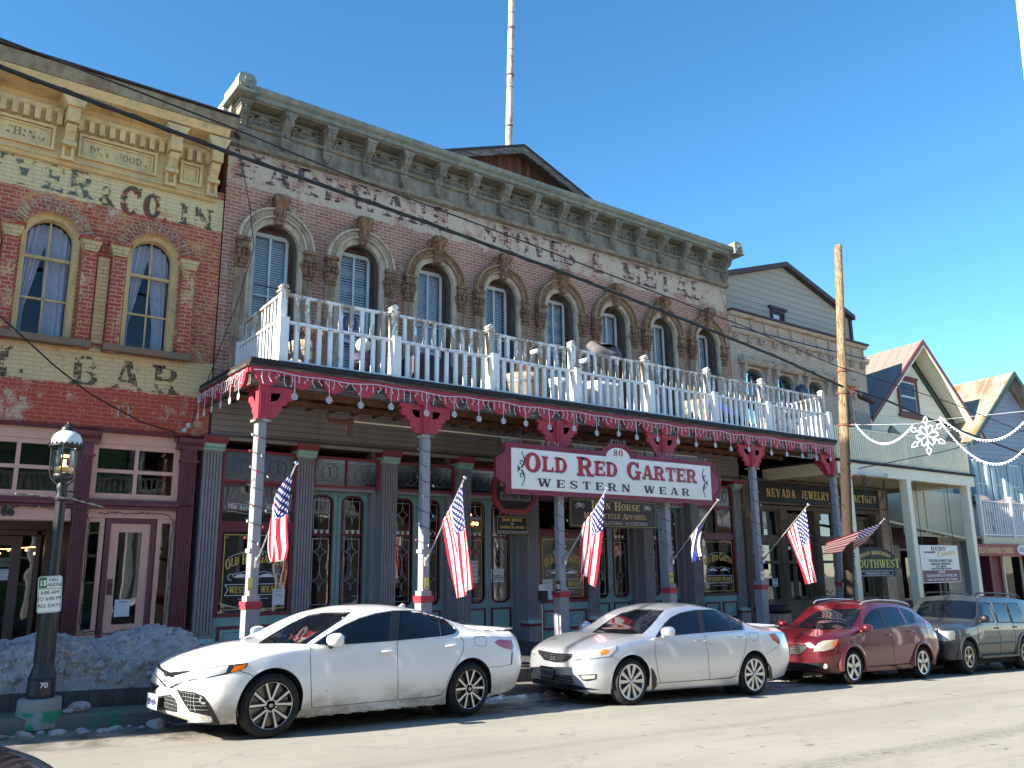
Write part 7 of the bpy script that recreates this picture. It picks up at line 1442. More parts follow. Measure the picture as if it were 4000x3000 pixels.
def mesh_black():
    t = NT('grille_mesh'); x, y, z = t.xyz(); v = t.n('ShaderNodeTexVoronoi', feature='DISTANCE_TO_EDGE'); v.inputs['Scale'].default_value = 26; v.inputs['Randomness'].default_value = .15; t.set(v.inputs['Vector'], t.comb(t.math('ADD', y, x), z, 0.0))
    e = t.ramp(v.outputs['Distance'], .04, .09, 1.0, 0.0); M['grille_mesh'] = t.fin(t.mix(e, (.005, .005, .005), (.35, .35, .35)), .35, .3); t.bump(e, .01)
mesh_black()
def pchip(xs, ys, x):
    n = len(xs)
    if x <= xs[0]: return ys[0]
    if x >= xs[-1]: return ys[-1]
    i = max(k for k in range(n-1) if xs[k] <= x); h = xs[i+1]-xs[i]; d = [(ys[k+1]-ys[k])/(xs[k+1]-xs[k]) for k in range(n-1)]
    def m_(k):
        if k == 0: return d[0]
        if k == n-1: return d[-1]
        if d[k-1]*d[k] <= 0: return 0
        w1 = 2*(xs[k+1]-xs[k]) + (xs[k]-xs[k-1]); w2 = (xs[k+1]-xs[k]) + 2*(xs[k]-xs[k-1]); return (w1+w2)/(w1/d[k-1]+w2/d[k])
    t = (x-xs[i])/h; a, b = m_(i), m_(i+1)
    return ys[i]*(1+2*t)*(1-t)**2 + ys[i+1]*t*t*(3-2*t) + h*a*t*(1-t)**2 - h*b*t*t*(1-t)
NP = 46
def section(c, crease=.5):
    """half outline from the sill up to the centre line"""
    zb, wb, zm, wm, zs, ws, zt, wt, zc = c; out = []
    out += [(0.0, zb), (wb*.5, zb), (wb-.04, zb)]                     # 3
    for k in range(3): a = pi/2*k/2; out.append((wb-.04+.04*sin(a), zb+.04-.04*cos(a)))   # 3 -> 6
    for k in range(1, 9): t = k/8; e = sin(t*pi/2); out.append((wb+(wm-wb)*e, zb+.04+(zm-zb-.04)*t))   # 8 -> 14
    for k in range(1, 11):                                            # 10 -> 24
        t = k/10; out.append((wm+(ws-wm)*(t**2.3), zm+(zs-zm)*t))
    for k in range(1, 11):                                            # 10 -> 34
        t = k/10; bul = .022*sin(pi*t)*min(1, abs(zt-zs)*2.2); out.append((ws+(wt-ws)*t+bul, zs+(zt-zs)*(t**.97)))
    for k in range(1, 13): a = k/12; x_ = wt*(1-a); out.append((x_, zt+(zc-zt)*(1-(1-a)**2.2)))   # 12 -> 46
    return out
def car_body(rows, wheels, Ra, L_):
    xs = [r[0] for r in rows]; cols = list(zip(*[r[1:] for r in rows])); X = []
    x = 0.0
    x = xs[0]
    while x < L_-1e-4:
        X.append(x); e = min(x-xs[0], L_-x); x += .012 if e < .12 else .025 if e < .4 else .034
    X.append(L_); secs = [section([pchip(xs, c, x) for c in cols]) for x in X]; n = len(secs[0])
    P = {}; V = []
    for i, (x, s) in enumerate(zip(X, secs)):
        for j, (y, z) in enumerate(s): P[i, j] = len(V); V.append(Vector((x, -y, z)))
    def inw(v, grow=0.0):
        return next((w_ for w_ in wheels if (v.x-w_[0])**2 + (v.z-w_[1])**2 < (Ra+grow)**2), None) if abs(v.y) > .55 or v.z < .35 else None
    F = []
    for i in range(len(X)-1):
        for j in range(n-1):
            q = (P[i, j], P[i+1, j], P[i+1, j+1], P[i, j+1])
            ins = sum(1 for k in q if inw(V[k]))
            if ins >= 3: continue
            F.append(q)
    used = {k for f in F for k in f}
    for k in used:
        w_ = inw(V[k])
        if w_: d = Vector((V[k].x-w_[0], 0, V[k].z-w_[1])); l = d.length or 1; V[k].x = w_[0]+d.x/l*Ra; V[k].z = w_[1]+d.z/l*Ra
    # outside vertices that border the hole are pulled on to the circle too
    cnt = {}
    for f in F:
        for a, b in zip(f, f[1:]+f[:1]): cnt[frozenset((a, b))] = cnt.get(frozenset((a, b)), 0)+1
    for e, c in cnt.items():
        if c == 1:
            for k in e:
                w_ = inw(V[k], .07)
                if w_ : d = Vector((V[k].x-w_[0], 0, V[k].z-w_[1])); l = d.length or 1; V[k].x = w_[0]+d.x/l*Ra; V[k].z = w_[1]+d.z/l*Ra
    m = MB(); m.add(V, F, 0, True); m.add([Vector((v.x, -v.y, v.z)) for v in V], [f[::-1] for f in F], 0, True)
    for i in (0, len(X)-1): s = [P[i, j] for j in range(n)]; m.add([V[k] for k in s] + [Vector((V[k].x, -V[k].y, V[k].z)) for k in s[::-1]], [list(range(2*n))], 0, True)
    return m
class Car:
    def __init__(s, name, label, rows, L_, loc, slope, wheels, r, Ra, paint, zoom, yaw=0.0, group='cars parked nose to tail along the kerb'):
        s.T = thing(name, label, 'car', (0, 0, 0), group); del s.T['_w']; s.L = L_; s.zoom = zoom; s.M = Matrix.Translation(loc) @ Matrix.Rotation(yaw, 4, 'Z') @ Matrix.Rotation(slope, 4, 'Y'); s.I = s.M.inverted(); s.T.matrix_world = s.M
        s.wheels = wheels; s.r = r; m = car_body(rows, [(x, r+.01) for x in wheels], Ra, L_); s.wm = max(q[4] for q in rows)
        s.body = m.build('body', paint, s.T); me = s.body.data; bm = bmesh.new(); bm.from_mesh(me); bmesh.ops.remove_doubles(bm, verts=bm.verts, dist=.0008); bmesh.ops.recalc_face_normals(bm, faces=bm.faces); bm.to_mesh(me)
        s.bvh = BVHTree.FromBMesh(bm); bm.free(); s.paint = paint
        m = MB(); m.box(.62, L_-.5, -s.wm+.12, s.wm-.12, .2, .55)      # dark pan and arch liners
        m.build('underbody', 'underbody', s.T)
        for x in wheels:
            for q in (-1, 1):
                m = MB(); y0, y1 = q*(s.wm-.035), q*.45; m.lathe([(Ra-.004, y0), (Ra-.004, y1)], x, r+.01, 28, 0, ax='y', a0=-.25, a1=pi+.25)
                m.lathe([(0, y1), (Ra, y1)], x, r+.01, 24, 0, ax='y'); m.build('wheel_arch', 'underbody', s.T)
    def px(s, a, b): o, k = s.zoom; return (o[0]+a/k, o[1]+b/k)
    def hit(s, a, b, raw=False):
        p = (a, b) if raw else s.px(a, b); d = ray(*p); o = s.I @ Vector((0, 0, 0)); dl = (s.I.to_3x3() @ d).normalized(); loc, nn, idx, dist = s.bvh.ray_cast(o, dl)
        if loc is None: return None
        if nn.dot(dl) > 0: nn = -nn
        return loc, nn
    def patch(s, name, pts, mat, off=.003, mirror=True, step=9, tags=None):
        """a panel that follows the body; outline given where it is seen, then carried to the bodywork"""
        P = [Vector(p) for p in pts]; lo = Vector((min(p.x for p in P), min(p.y for p in P))); hi = Vector((max(p.x for p in P), max(p.y for p in P)))
        ed = []; n = len(P)
        for i in range(n):
            a, b = P[i], P[(i+1) % n]; k = max(1, int((b-a).length/step)); ed += [a.lerp(b, j/k) for j in range(k)]
        def inside(q, pad=0):
            c = False
            for i in range(n):
                a, b = P[i], P[(i+1) % n]
                if (a.y > q.y) != (b.y > q.y) and q.x < (b.x-a.x)*(q.y-a.y)/(b.y-a.y)+a.x: c = not c
            return c
        V2 = [Vector(v) for v in ed]; E = [(i, (i+1) % len(ed)) for i in range(len(ed))]; y = lo.y+step/2
        while y < hi.y:
            x = lo.x+step/2
            while x < hi.x:
                q = Vector((x, y))
                if inside(q) and min((q-e).length for e in ed) > step*.45: V2.append(q)
                x += step
            y += step
        vv, _, ff, *_r = delaunay_2d_cdt(V2, E, [], 1, 1e-4); hs = [s.hit(v.x, v.y) for v in vv]; ok = [h is not None for h in hs]
        fs = [f for f in ff if all(ok[i] for i in f)]; vs = [(h[0]+h[1]*off) if h else Vector((0, 0, 0)) for h in hs]
        fs = [f for f in fs if max((vs[f[i]]-vs[f[i-1]]).length for i in range(len(f))) < .25]
        m = MB(); m.add(vs, fs, 0, True); o = m.build(name, mat, s.T)
        if mirror: m = MB(); m.add([Vector((v.x, -v.y, v.z)) for v in vs], [f[::-1] for f in fs], 0, True); m.build(name, mat, s.T)
        return o
    def line(s, name, pts, r=.004, mat='trim_black', off=.0, mirror=True, closed=False):
        P = [Vector(p) for p in pts]; Q = []
        if closed: P.append(P[0])
        for a, b in zip(P, P[1:]):
            k = max(1, int((b-a).length/8)); Q += [a.lerp(b, j/k) for j in range(k)]
        Q.append(P[-1]); hs = [s.hit(q.x, q.y) for q in Q]; V = [h[0]+h[1]*off for h in hs if h]
        if len(V) < 2: return
        seg = [[V[0]]]
        for v in V[1:]:
            if (v-seg[-1][-1]).length > .3: seg.append([])
            seg[-1].append(v)
        for g in seg:
            if len(g) < 2: continue
            m = MB(); m.tube(g, r, 5); m.build(name, mat, s.T)
            if mirror: m = MB(); m.tube([Vector((v.x, -v.y, v.z)) for v in g], r, 5); m.build(name, mat, s.T)
    def both(s, name, mat, fn):
        for q in (-1, 1): m = MB(); fn(m, q); m.build(name, mat, s.T)
    def handle(s, a, b, mat=None):
        h = s.hit((a[0]+b[0])/2, (a[1]+b[1])/2); h0 = s.hit(*a); h1 = s.hit(*b)
        if not (h and h0 and h1): return
        l = abs(h1[0].x-h0[0].x); c = h[0]
        def f(m, q):
            pts = [Vector((c.x+l*(t-.5), q*(abs(c.y)+.006+.034*sin(pi*t)**.5), c.z+(h1[0].z-h0[0].z)*(t-.5))) for t in [k/10 for k in range(11)]]; m.tube(pts, [.010+.008*sin(pi*k/10) for k in range(11)], 8)
        s.both('door_handle', mat or s.paint, f)
    def mirror_(s, a, b, sz, mat=None, stalk='trim_black'):
        h = s.hit(a, b+sz[2]*s.zoom[1]*.0+0) ; c = s.I @ (ray(*s.px(a, b)) * 1.0); 
        d = ray(*s.px(a, b)); o = s.I @ Vector((0, 0, 0)); dl = (s.I.to_3x3() @ d); t = (-(s.wm+.07) - o.y)/dl.y; c = o + dl*t
        def f(m, q):
            n = 14; vs = []; fs = []
            for i in range(n+1):
                th = pi*i/n
                for j in range(n):
                    p2 = 2*pi*j/n; X_ = cos(th); R_ = sin(th)**.65; yy = cos(p2); zz = sin(p2); sx = .6 if X_ > 0 else 1.0
                    vs.append((c.x - X_*sz[0]*(.5 if X_ < 0 else 1.0), q*(abs(c.y)+math.copysign(abs(yy)**.7, yy)*R_*sz[1]), c.z+math.copysign(abs(zz)**.75, zz)*R_*sz[2]*(1 + .12*yy)))
            fs = [(i*n+j, (i+1)*n+j, (i+1)*n+(j+1) % n, i*n+(j+1) % n) for i in range(n) for j in range(n)]; m.add(vs, fs, 0, True)
        for q in (-1, 1):
            MR = bpy.data.objects.new('side_mirror', None); COL.objects.link(MR); MR.parent = s.T
            m = MB(); f(m, q); m.build('housing', mat or s.paint, MR); m = MB(); m.tube([(c.x-.02, q*(s.wm-.13), c.z-sz[2]-.03), (c.x, q*(abs(c.y)-sz[1]*.5), c.z-sz[2]*.55)], [.045, .03], 8); m.build('stalk', stalk, MR)
            m = MB(); m.add([(c.x+sz[0]*.52, q*(abs(c.y)-sz[1]*.7), c.z-sz[2]*.6), (c.x+sz[0]*.52, q*(abs(c.y)+sz[1]*.7), c.z-sz[2]*.6), (c.x+sz[0]*.52, q*(abs(c.y)+sz[1]*.7), c.z+sz[2]*.6), (c.x+sz[0]*.52, q*(abs(c.y)-sz[1]*.7), c.z+sz[2]*.6)], [(0, 1, 2, 3)]); m.build('mirror_glass', 'chrome', MR)
    def wheel_set(s, rim_r, fn, tyre_w=.215, turn=0.0, hubmat='rim_silver', inset=.02):
        for x in s.wheels:
            for q in (-1, 1):
                W = bpy.data.objects.new('wheel', None); COL.objects.link(W); W.parent = s.T; W.location = (x, q*(s.wm-inset), s.r); W.rotation_euler = (0, 0, 0 if q < 0 else pi)
                if x == s.wheels[0] and turn: W.rotation_euler = (0, 0, (0 if q < 0 else pi)+turn)
                R = s.r; w_ = tyre_w; m = MB()     # local: outer face towards -y
                m.lathe([(rim_r-.005, .012), (rim_r+.01, 0), (rim_r+.04, -.006), (R-.045, .0), (R-.018, .012), (R-.004, .035), (R, .06), (R, w_-.06), (R-.012, w_-.02), (R-.05, w_), (rim_r, w_)], 0, 0, 44, 0, ax='y')
                for k in range(40):
                    a = 2*pi*k/40; m.bar(((R-.003)*cos(a), .03, (R-.003)*sin(a)), ((R+.0005)*cos(a+.06), w_*.45, (R+.0005)*sin(a+.06)), .004, .012) if 0 else None
                m.build('tyre', 'tyre', W)
                m = MB(); m.lathe([(rim_r-.004, .004), (rim_r-.018, .0), (rim_r-.026, .014), (rim_r-.03, .06), (rim_r-.035, w_-.02)], 0, 0, 40, 0, ax='y'); m.build('rim', hubmat if hubmat else 'rim_silver', W)
                m = MB(); m.lathe([(rim_r-.04, .075), (.05, .075)], 0, 0, 24, 0, ax='y'); m.build('brake_disc', 'brake', W)
                fn(W, rim_r-.012)
def spoke(m, a, r0, r1, w0, w1, y0, y1, th=.03, mi=0, skew=0.0):
    """a tapering spoke lying on the wheel face"""
    c, s_ = cos(a), sin(a); vs = []
    for r_, w_, y, sk in ((r0, w0, y0, 0), (r1, w1, y1, skew)):
        for q in (-1, 1):
            for d in (0, th): px_, pz_ = r_*cos(a+sk)-q*w_*sin(a+sk), r_*sin(a+sk)+q*w_*cos(a+sk); vs.append((px_, y+d, pz_))
    m.add(vs, [(0, 2, 6, 4), (0, 4, 5, 1), (2, 3, 7, 6), (1, 5, 7, 3), (0, 1, 3, 2), (4, 6, 7, 5)], mi)
def hub(W, mat, r_=.03, y=.012, logo=None):
    m = MB(); m.lathe([(0, y-.002), (r_*.8, y), (r_, y+.006), (r_, y+.05)], 0, 0, 18, 0, ax='y'); m.build('hub_cap', mat, W)
    if logo: m = MB(); logo(m, y-.004); m.build('emblem', 'chrome', W)
def nuts(m, r_, y):
    for k in range(5): a = pi/2+2*pi*k/5+.63; m.lathe([(0, y), (.011, y), (.011, y+.02)], r_*cos(a), r_*sin(a), 8, 0, ax='y')
def slopeangle(): return math.atan(.0395)
SL = slopeangle()
def plate(c, pts, txt, mat='plate_white', tm='plate_blue', frame_=True):
    """registration plate standing on the bumper"""
    hs = [c.hit(*p) for p in pts]; hs = [h for h in hs if h]
    if len(hs) < 3: return
    ctr = sum((h[0] for h in hs), Vector())/len(hs); P = bpy.data.objects.new('number_plate', None); COL.objects.link(P); P.parent = c.T
    x = ctr.x - .075; y0 = ctr.y; m = MB(); m.box(x-.006, x, y0-.155, y0+.155, ctr.z-.078, ctr.z+.078); m.box(x, ctr.x+.1, y0-.12, y0+.12, ctr.z-.05, ctr.z+.05, 1); m.build('plate', [mat, 'trim_black'], P)
    cu = bpy.data.curves.new('lettering', 'FONT'); cu.body = txt; cu.size = .095; cu.align_x = 'CENTER'; cu.extrude = .001; cu.offset = .002; t = bpy.data.objects.new('lettering', cu); COL.objects.link(t); bpy.context.view_layer.update(); me = bpy.data.meshes.new_from_object(t.evaluated_get(bpy.context.evaluated_depsgraph_get())); bpy.data.objects.remove(t)
    wd = max(v.co.x for v in me.vertices)
    for v in me.vertices: a, b, d = v.co.x*.135/wd, v.co.y, v.co.z; v.co = Vector((x-.009-d, y0-a, ctr.z-.038+b))
    me.materials.clear(); me.materials.append(M[tm]); o = bpy.data.objects.new('lettering', me); COL.objects.link(o); o.parent = P
    if frame_: m = MB(); m.box(x-.012, x-.001, y0-.16, y0+.16, ctr.z-.088, ctr.z-.072); m.box(x-.012, x-.001, y0-.16, y0+.16, ctr.z+.066, ctr.z+.088); m.build('plate_frame', 'trim_black', P)

# ---- white saloon
R1 = [(0.0, .30,.40, .48,.46, .60,.46, .665,.36, .69), (.05, .21,.60, .45,.66, .62,.62, .70,.48, .725), (.16, .18,.71, .45,.78, .67,.745, .745,.58, .775), (.34, .17,.79, .48,.86, .745,.82, .80,.62, .835), (.62, .17,.83, .52,.90, .83,.855, .87,.66, .895), (.98, .17,.84, .56,.92, .895,.86, .93,.68, .955), (1.30, .17,.84, .58,.92, .93,.86, .965,.70, .99), (1.50, .17,.84, .58,.92, .945,.865, 1.04,.69, 1.07), (1.80, .17,.84, .58,.92, .955,.87, 1.20,.64, 1.225), (2.10, .17,.84, .58,.92, .965,.875, 1.325,.60, 1.365), (2.40, .17,.84, .58,.92, .975,.875, 1.375,.585, 1.43), (2.75, .17,.84, .58,.92, .985,.875, 1.385,.58, 1.445), (3.10, .17,.84, .59,.92, .995,.875, 1.355,.575, 1.425), (3.45, .17,.84, .60,.92, 1.005,.87, 1.285,.565, 1.355), (3.80, .18,.84, .62,.915, 1.01,.865, 1.185,.58, 1.24), (4.10, .19,.83, .63,.91, 1.01,.86, 1.09,.64, 1.14), (4.40, .22,.81, .63,.90, .995,.83, 1.05,.67, 1.085), (4.62, .25,.78, .62,.875, .985,.79, 1.045,.65, 1.08), (4.74, .28,.74, .60,.84, .975,.74, 1.05,.62, 1.09), (4.80, .30,.70, .60,.80, .94,.70, .99,.58, 1.02), (4.84, .33,.64, .60,.76, .84,.66, .90,.54, .92), (4.885, .38,.50, .58,.64, .70,.58, .74,.5, .75)]
sq = lambda z: z if z < .9 else .9+(z-.9)*.91
R1 = [((.98-(.98-q[0])*.82 if q[0] < .98 else q[0]),)+q[1:5]+(sq(q[5]), q[6], sq(q[7]), q[8], sq(q[9])) for q in R1]
Z16 = ((560, 2300), 1.4364)
def place(px, Y, yaw, wl, zadj=0.0, sl=None):
    """put a car so that its near front wheel stands on the road at (that bearing, Y)"""
    d = ray(*px); p = d*(Y/d.y); R = Matrix.Rotation(yaw, 3, 'Z') @ Matrix.Rotation(sl if sl is not None else SL, 3, 'Y'); q = R @ Vector(wl); loc = p-q; loc.z = road_z(p.x, Y) - (R @ Vector((wl[0], wl[1], 0))).z + zadj; return loc
L1 = place((1059.9, 2759.5), 9.35, radians(5.3), (.98, -.90, .338), 0, math.atan(.037)); L2 = place((2468.4, 2655.3), 9.38, radians(-2.0), (.96, -.905, .333)); L3 = place((3336.9, 2603.6), 9.5, 0, (.88, -.87, .318)); L4 = place((3789.2, 2569.0), 9.5, 0, (.86, -.88, .372))
C1 = Car('white_sedan', 'white sedan with black and silver ten spoke wheels and dirt along its doors', R1, 4.885, L1, math.atan(.037), (.98, 3.805), .338, .385, 'paint_white', Z16, yaw=radians(5.3))
def rim_c1(W, R):
    m = MB(); d = MB()
    for k in range(5):
        a = pi/2+2*pi*k/5
        for q in (-1, 1): spoke(m, a+q*.10, .05, R, .010, .013, .018, .006, .012, 0, q*.20); spoke(d, a+q*.10, .045, R-.004, .020, .030, .022, .010, .03, 0, q*.20)
    d.lathe([(.075, .02), (.075, .05), (0, .05)], 0, 0, 20, 0, ax='y'); m.lathe([(R-.002, .004), (R-.010, .002), (R-.012, .01)], 0, 0, 44, 0, ax='y'); m.build('spokes', 'rim_silver', W); d.build('dark_spokes', 'rim_dark', W)
    n_ = MB(); nuts(n_, .062, .012); n_.build('wheel_nuts', 'rim_silver', W)
    def lg(mm, y): mm.arch(0, 0, .020, .024, y, y+.003, 0, 16, 0, 2*pi, rz=.75); mm.arch(0, .003, .008, .011, y, y+.003, 0, 12, 0, 2*pi, rz=1.4); mm.arch(0, .006, .012, .015, y, y+.003, 0, 12, 0, 2*pi, rz=.5)
    hub(W, 'rim_dark', .032, .012, lg)
C1.wheel_set(.262, rim_c1, hubmat='rim_dark', turn=-.10)
dlo = [(955, 311), (1010, 273), (1070, 237), (1130, 203), (1210, 167), (1300, 140), (1400, 124), (1500, 122), (1590, 130), (1655, 150), (1710, 190), (1745, 222), (1757, 238), (1748, 256), (1690, 268), (1560, 281), (1425, 293), (1200, 310), (1035, 322)]
C1.patch('side_window', dlo, 'car_glass', .004); C1.line('window_trim', dlo, .007, 'chrome', .006, closed=True)
C1.patch('door_pillar', [(1384, 124), (1440, 121), (1428, 292), (1372, 297)], 'trim_black', .009); C1.line('window_divider', [(1655, 153), (1668, 268)], .008, 'trim_black', .008); C1.line('window_divider', [(1080, 236), (1045, 318)], .006, 'trim_black', .008)
C1.patch('windscreen', [(652, 307), (720, 262), (830, 198), (930, 152), (1000, 139), (1162, 135), (1110, 175), (1000, 248), (912, 311), (780, 306)], 'car_glass', .004, mirror=False); C1.line('windscreen_seal', [(652, 307), (720, 262), (830, 198), (930, 152), (1000, 139), (1162, 135)], .010, 'trim_black', .004, mirror=False)
def top_patch(c, name, poly, mat, off=.004):
    """panel seen from above, e.g. the rear window"""
    lo = (min(p[0] for p in poly), min(p[1] for p in poly)); hi = (max(p[0] for p in poly), max(p[1] for p in poly)); ed = []; n = len(poly); st = .06
    for i in range(n):
        a, b = Vector(poly[i]), Vector(poly[(i+1) % n]); k = max(1, int((b-a).length/st)); ed += [a.lerp(b, j/k) for j in range(k)]
    V2 = ed[:]; x = lo[0]+st/2
    while x < hi[0]:
        y = lo[1]+st/2
        while y < hi[1]:
            q = Vector((x, y)); ins = False
            for i in range(n):
                a, b = poly[i], poly[(i+1) % n]
                if (a[1] > y) != (b[1] > y) and x < (b[0]-a[0])*(y-a[1])/(b[1]-a[1])+a[0]: ins = not ins
            if ins and min((q-e).length for e in ed) > st*.4: V2.append(q)
            y += st
        x += st
    vv, _, ff, *_r = delaunay_2d_cdt(V2, [(i, (i+1) % len(ed)) for i in range(len(ed))], [], 1, 1e-5); vs = []
    for v in vv: h = c.bvh.ray_cast(Vector((v.x, v.y, 3)), Vector((0, 0, -1))); vs.append((h[0]+Vector((0, 0, off))) if h[0] else Vector((v.x, v.y, 0)))
    m = MB(); m.add(vs, ff, 0, True); m.build(name, mat, c.T)
top_patch(C1, 'rear_window', [(3.32, -.50), (3.95, -.60), (3.99, 0), (3.95, .60), (3.32, .50), (3.28, 0)], 'car_glass')
for q_ in (-1,): pass
C1.patch('headlight', [(246, 519), (300, 478), (345, 452), (420, 432), (590, 416), (578, 442), (545, 460), (470, 478), (340, 507)], 'trim_black', .003, step=6)
C1.patch('headlight_lens', [(262, 512), (310, 476), (350, 455), (425, 437), (480, 430), (462, 472), (345, 500)], 'headlamp', .007, step=6); C1.patch('indicator', [(488, 468), (512, 436), (582, 420), (565, 450), (520, 464)], 'lamp_orange', .008, step=5)
C1.patch('grille', [(118, 480), (140, 468), (290, 457), (240, 472), (165, 491), (130, 492)], 'trim_black', .003, step=6); C1.patch('grille_mesh', [(142, 552), (190, 530), (232, 515), (200, 538), (160, 560)], 'grille_mesh', .003, step=5)
C1.patch('lower_grille', [(110, 598), (150, 590), (178, 615), (192, 650), (192, 692), (82, 676), (62, 668), (72, 600)], 'grille_mesh', .003, step=6, mirror=False)
C1.patch('bumper_vent', [(186, 566), (290, 580), (340, 602), (372, 645), (392, 692), (382, 716), (262, 690), (228, 640)], 'trim_black', .003, step=6); C1.patch('vent_mesh', [(205, 575), (285, 588), (330, 607), (352, 645), (370, 692), (268, 684), (240, 640)], 'grille_mesh', .006, step=6)
C1.patch('bumper_blade', [(372, 645), (398, 690), (432, 757), (395, 757), (380, 716), (392, 692)], 'trim_black', .005, step=6); C1.patch('front_lip', [(32, 688), (60, 694), (140, 716), (240, 736), (330, 748), (400, 752), (430, 758), (395, 760), (250, 752), (120, 730), (40, 704)], 'trim_black', .006, step=6)
C1.line('lip_bright', [(75, 700), (150, 722), (190, 736), (300, 744), (380, 742)], .014, 'rim_silver', .012)
C1.line('panel_gap', [(937, 322), (938, 420), (945, 668), (1180, 646), (1428, 622), (1429, 500), (1424, 296)], .004); C1.line('panel_gap', [(1428, 622), (1600, 607), (1665, 596), (1698, 560), (1712, 500), (1755, 430), (1795, 345), (1798, 300), (1778, 268)], .004); C1.line('panel_gap', [(540, 462), (600, 480), (634, 498)], .003)
C1.line('panel_gap', [(1940, 440), (2010, 434), (2064, 424), (2070, 345)], .003); C1.line('bonnet_gap', [(150, 434), (250, 400), (420, 392)], .003, mirror=False) if 0 else None
C1.line('fuel_flap', [(1855, 268), (1915, 266), (1925, 280), (1925, 316), (1912, 322), (1870, 320), (1860, 300)], .0025, closed=True, mirror=False)
C1.patch('rocker_trim', [(907, 680), (1200, 657), (1500, 627), (1700, 592), (1704, 640), (1500, 676), (1200, 704), (905, 719)], 'paint_white', .012, step=9); C1.patch('black_blade', [(2066, 360), (2071, 345), (2069, 420), (2062, 430)], 'trim_black', .005, step=5)
C1.handle((1326, 352), (1416, 352)); C1.handle((1686, 322), (1764, 316)); C1.mirror_(1088, 287, (.12, .10, .078))
C1.patch('tail_light', [(1967, 300), (1995, 284), (2066, 290), (2073, 312), (2070, 343), (2030, 335), (1990, 318)], 'lamp_dark' if 'lamp_dark' in M else 'lamp_red', .004, step=6)
plate(C1, [(70, 600), (118, 605), (105, 655), (65, 650)], '9BIV884', frame_=False)
def emblem_t(c, a, b, s_):
    h = c.hit(a, b)
    if h: p = h[0]+h[1]*.01; m = MB(); m.lathe([(s_*.9, p.x-.004), (s_*.9, p.x+.01)], p.y, p.z, 18, 0, ax='x'); m.lathe([(s_, p.x-.008), (s_*.8, p.x-.009), (s_*.78, p.x)], p.y, p.z, 18, 0, ax='x'); m.build('emblem', 'chrome', c.T)
emblem_t(C1, 125, 494, .045)
m = MB(); m.prism([(4.62, 1.055), (4.78, 1.065), (4.82, 1.085), (4.66, 1.08)], -.60, .60, 'y'); m.build('boot_spoiler', 'paint_white', C1.T)
m = MB(); m.prism([(3.18, 1.33), (3.34, 1.33), (3.32, 1.40), (3.29, 1.405)], -.015, .015, 'y'); m.build('roof_aerial', 'paint_white', C1.T)

# ---- silver saloon
R2 = [(0.0, .30,.42, .48,.50, .62,.50, .70,.42, .72), (.05, .20,.62, .45,.68, .64,.66, .745,.52, .765), (.16, .18,.73, .46,.79, .69,.76, .79,.58, .815), (.34, .17,.80, .48,.87, .76,.82, .84,.63, .87), (.62, .17,.84, .52,.91, .84,.86, .90,.67, .93), (.96, .17,.845, .56,.925, .90,.87, .95,.69, .985), (1.28, .17,.845, .58,.925, .94,.87, .99,.70, 1.02), (1.50, .17,.845, .58,.925, .955,.875, 1.08,.68, 1.12), (1.80, .17,.845, .58,.925, .965,.88, 1.25,.63, 1.28), (2.10, .17,.845, .58,.925, .975,.88, 1.36,.595, 1.405), (2.40, .17,.845, .58,.925, .985,.88, 1.405,.58, 1.455), (2.75, .17,.845, .58,.925, .995,.88, 1.41,.575, 1.465), (3.10, .17,.845, .59,.925, 1.005,.88, 1.38,.57, 1.44), (3.45, .17,.845, .60,.925, 1.015,.875, 1.30,.56, 1.36), (3.80, .18,.84, .62,.92, 1.02,.87, 1.19,.58, 1.24), (4.10, .19,.83, .63,.91, 1.02,.865, 1.09,.65, 1.14), (4.40, .22,.81, .63,.90, 1.01,.84, 1.07,.68, 1.10), (4.62, .25,.78, .62,.87, 1.0,.80, 1.065,.66, 1.095), (4.74, .28,.74, .60,.84, .97,.76, 1.04,.62, 1.07), (4.80, .30,.70, .60,.80, .92,.70, .97,.58, 1.0), (4.83, .33,.64, .60,.76, .82,.66, .88,.54, .90), (4.86, .38,.50, .58,.64, .70,.58, .74,.5, .75)]
R2 = [((.96-(.96-q[0])*.78 if q[0] < .96 else q[0]),)+q[1:] for q in R2]
Z17 = ((2000, 2250), 2.0109); X2 = 0
C2 = Car('silver_sedan', 'silver sedan with twin spoke wheels and a chrome barred grille', R2, 4.86, L2, SL, (.96, 3.735), .333, .378, 'paint_silver', Z17, yaw=radians(-2.0))
def rim_c2(W, R):
    m = MB(); d = MB(); d.lathe([(R, .035), (.05, .05)], 0, 0, 24, 0, ax='y')
    for k in range(5):
        a = pi/2+2*pi*k/5
        for q in (-1, 1): spoke(m, a+q*.16, .035, R-.002, .014, .030, .016, .004, .03, 0, q*.13)
    m.lathe([(R-.002, .003), (R-.014, .001), (R-.016, .012)], 0, 0, 44, 0, ax='y'); m.build('spokes', 'rim_silver', W); d.build('dark_dish', 'rim_dark', W); n_ = MB(); nuts(n_, .055, .008); n_.build('wheel_nuts', 'rim_dark', W)
    def lg(mm, y):
        for q in (-1, 1): mm.bar((q*.010, y, -.014), (q*.014, y, .014), .004, .005, up=(0, 1, 0))
        mm.bar((-.01, y, 0), (.01, y, 0), .004, .004, up=(0, 1, 0))
    hub(W, 'rim_silver', .030, .006, lg)
C2.wheel_set(.257, rim_c2, hubmat='rim_silver')
dlo = [(1118, 486), (1150, 440), (1195, 375), (1245, 325), (1320, 288), (1435, 267), (1560, 262), (1640, 270), (1720, 300), (1775, 338), (1808, 378), (1813, 428), (1700, 435), (1500, 450), (1300, 468), (1170, 480)]
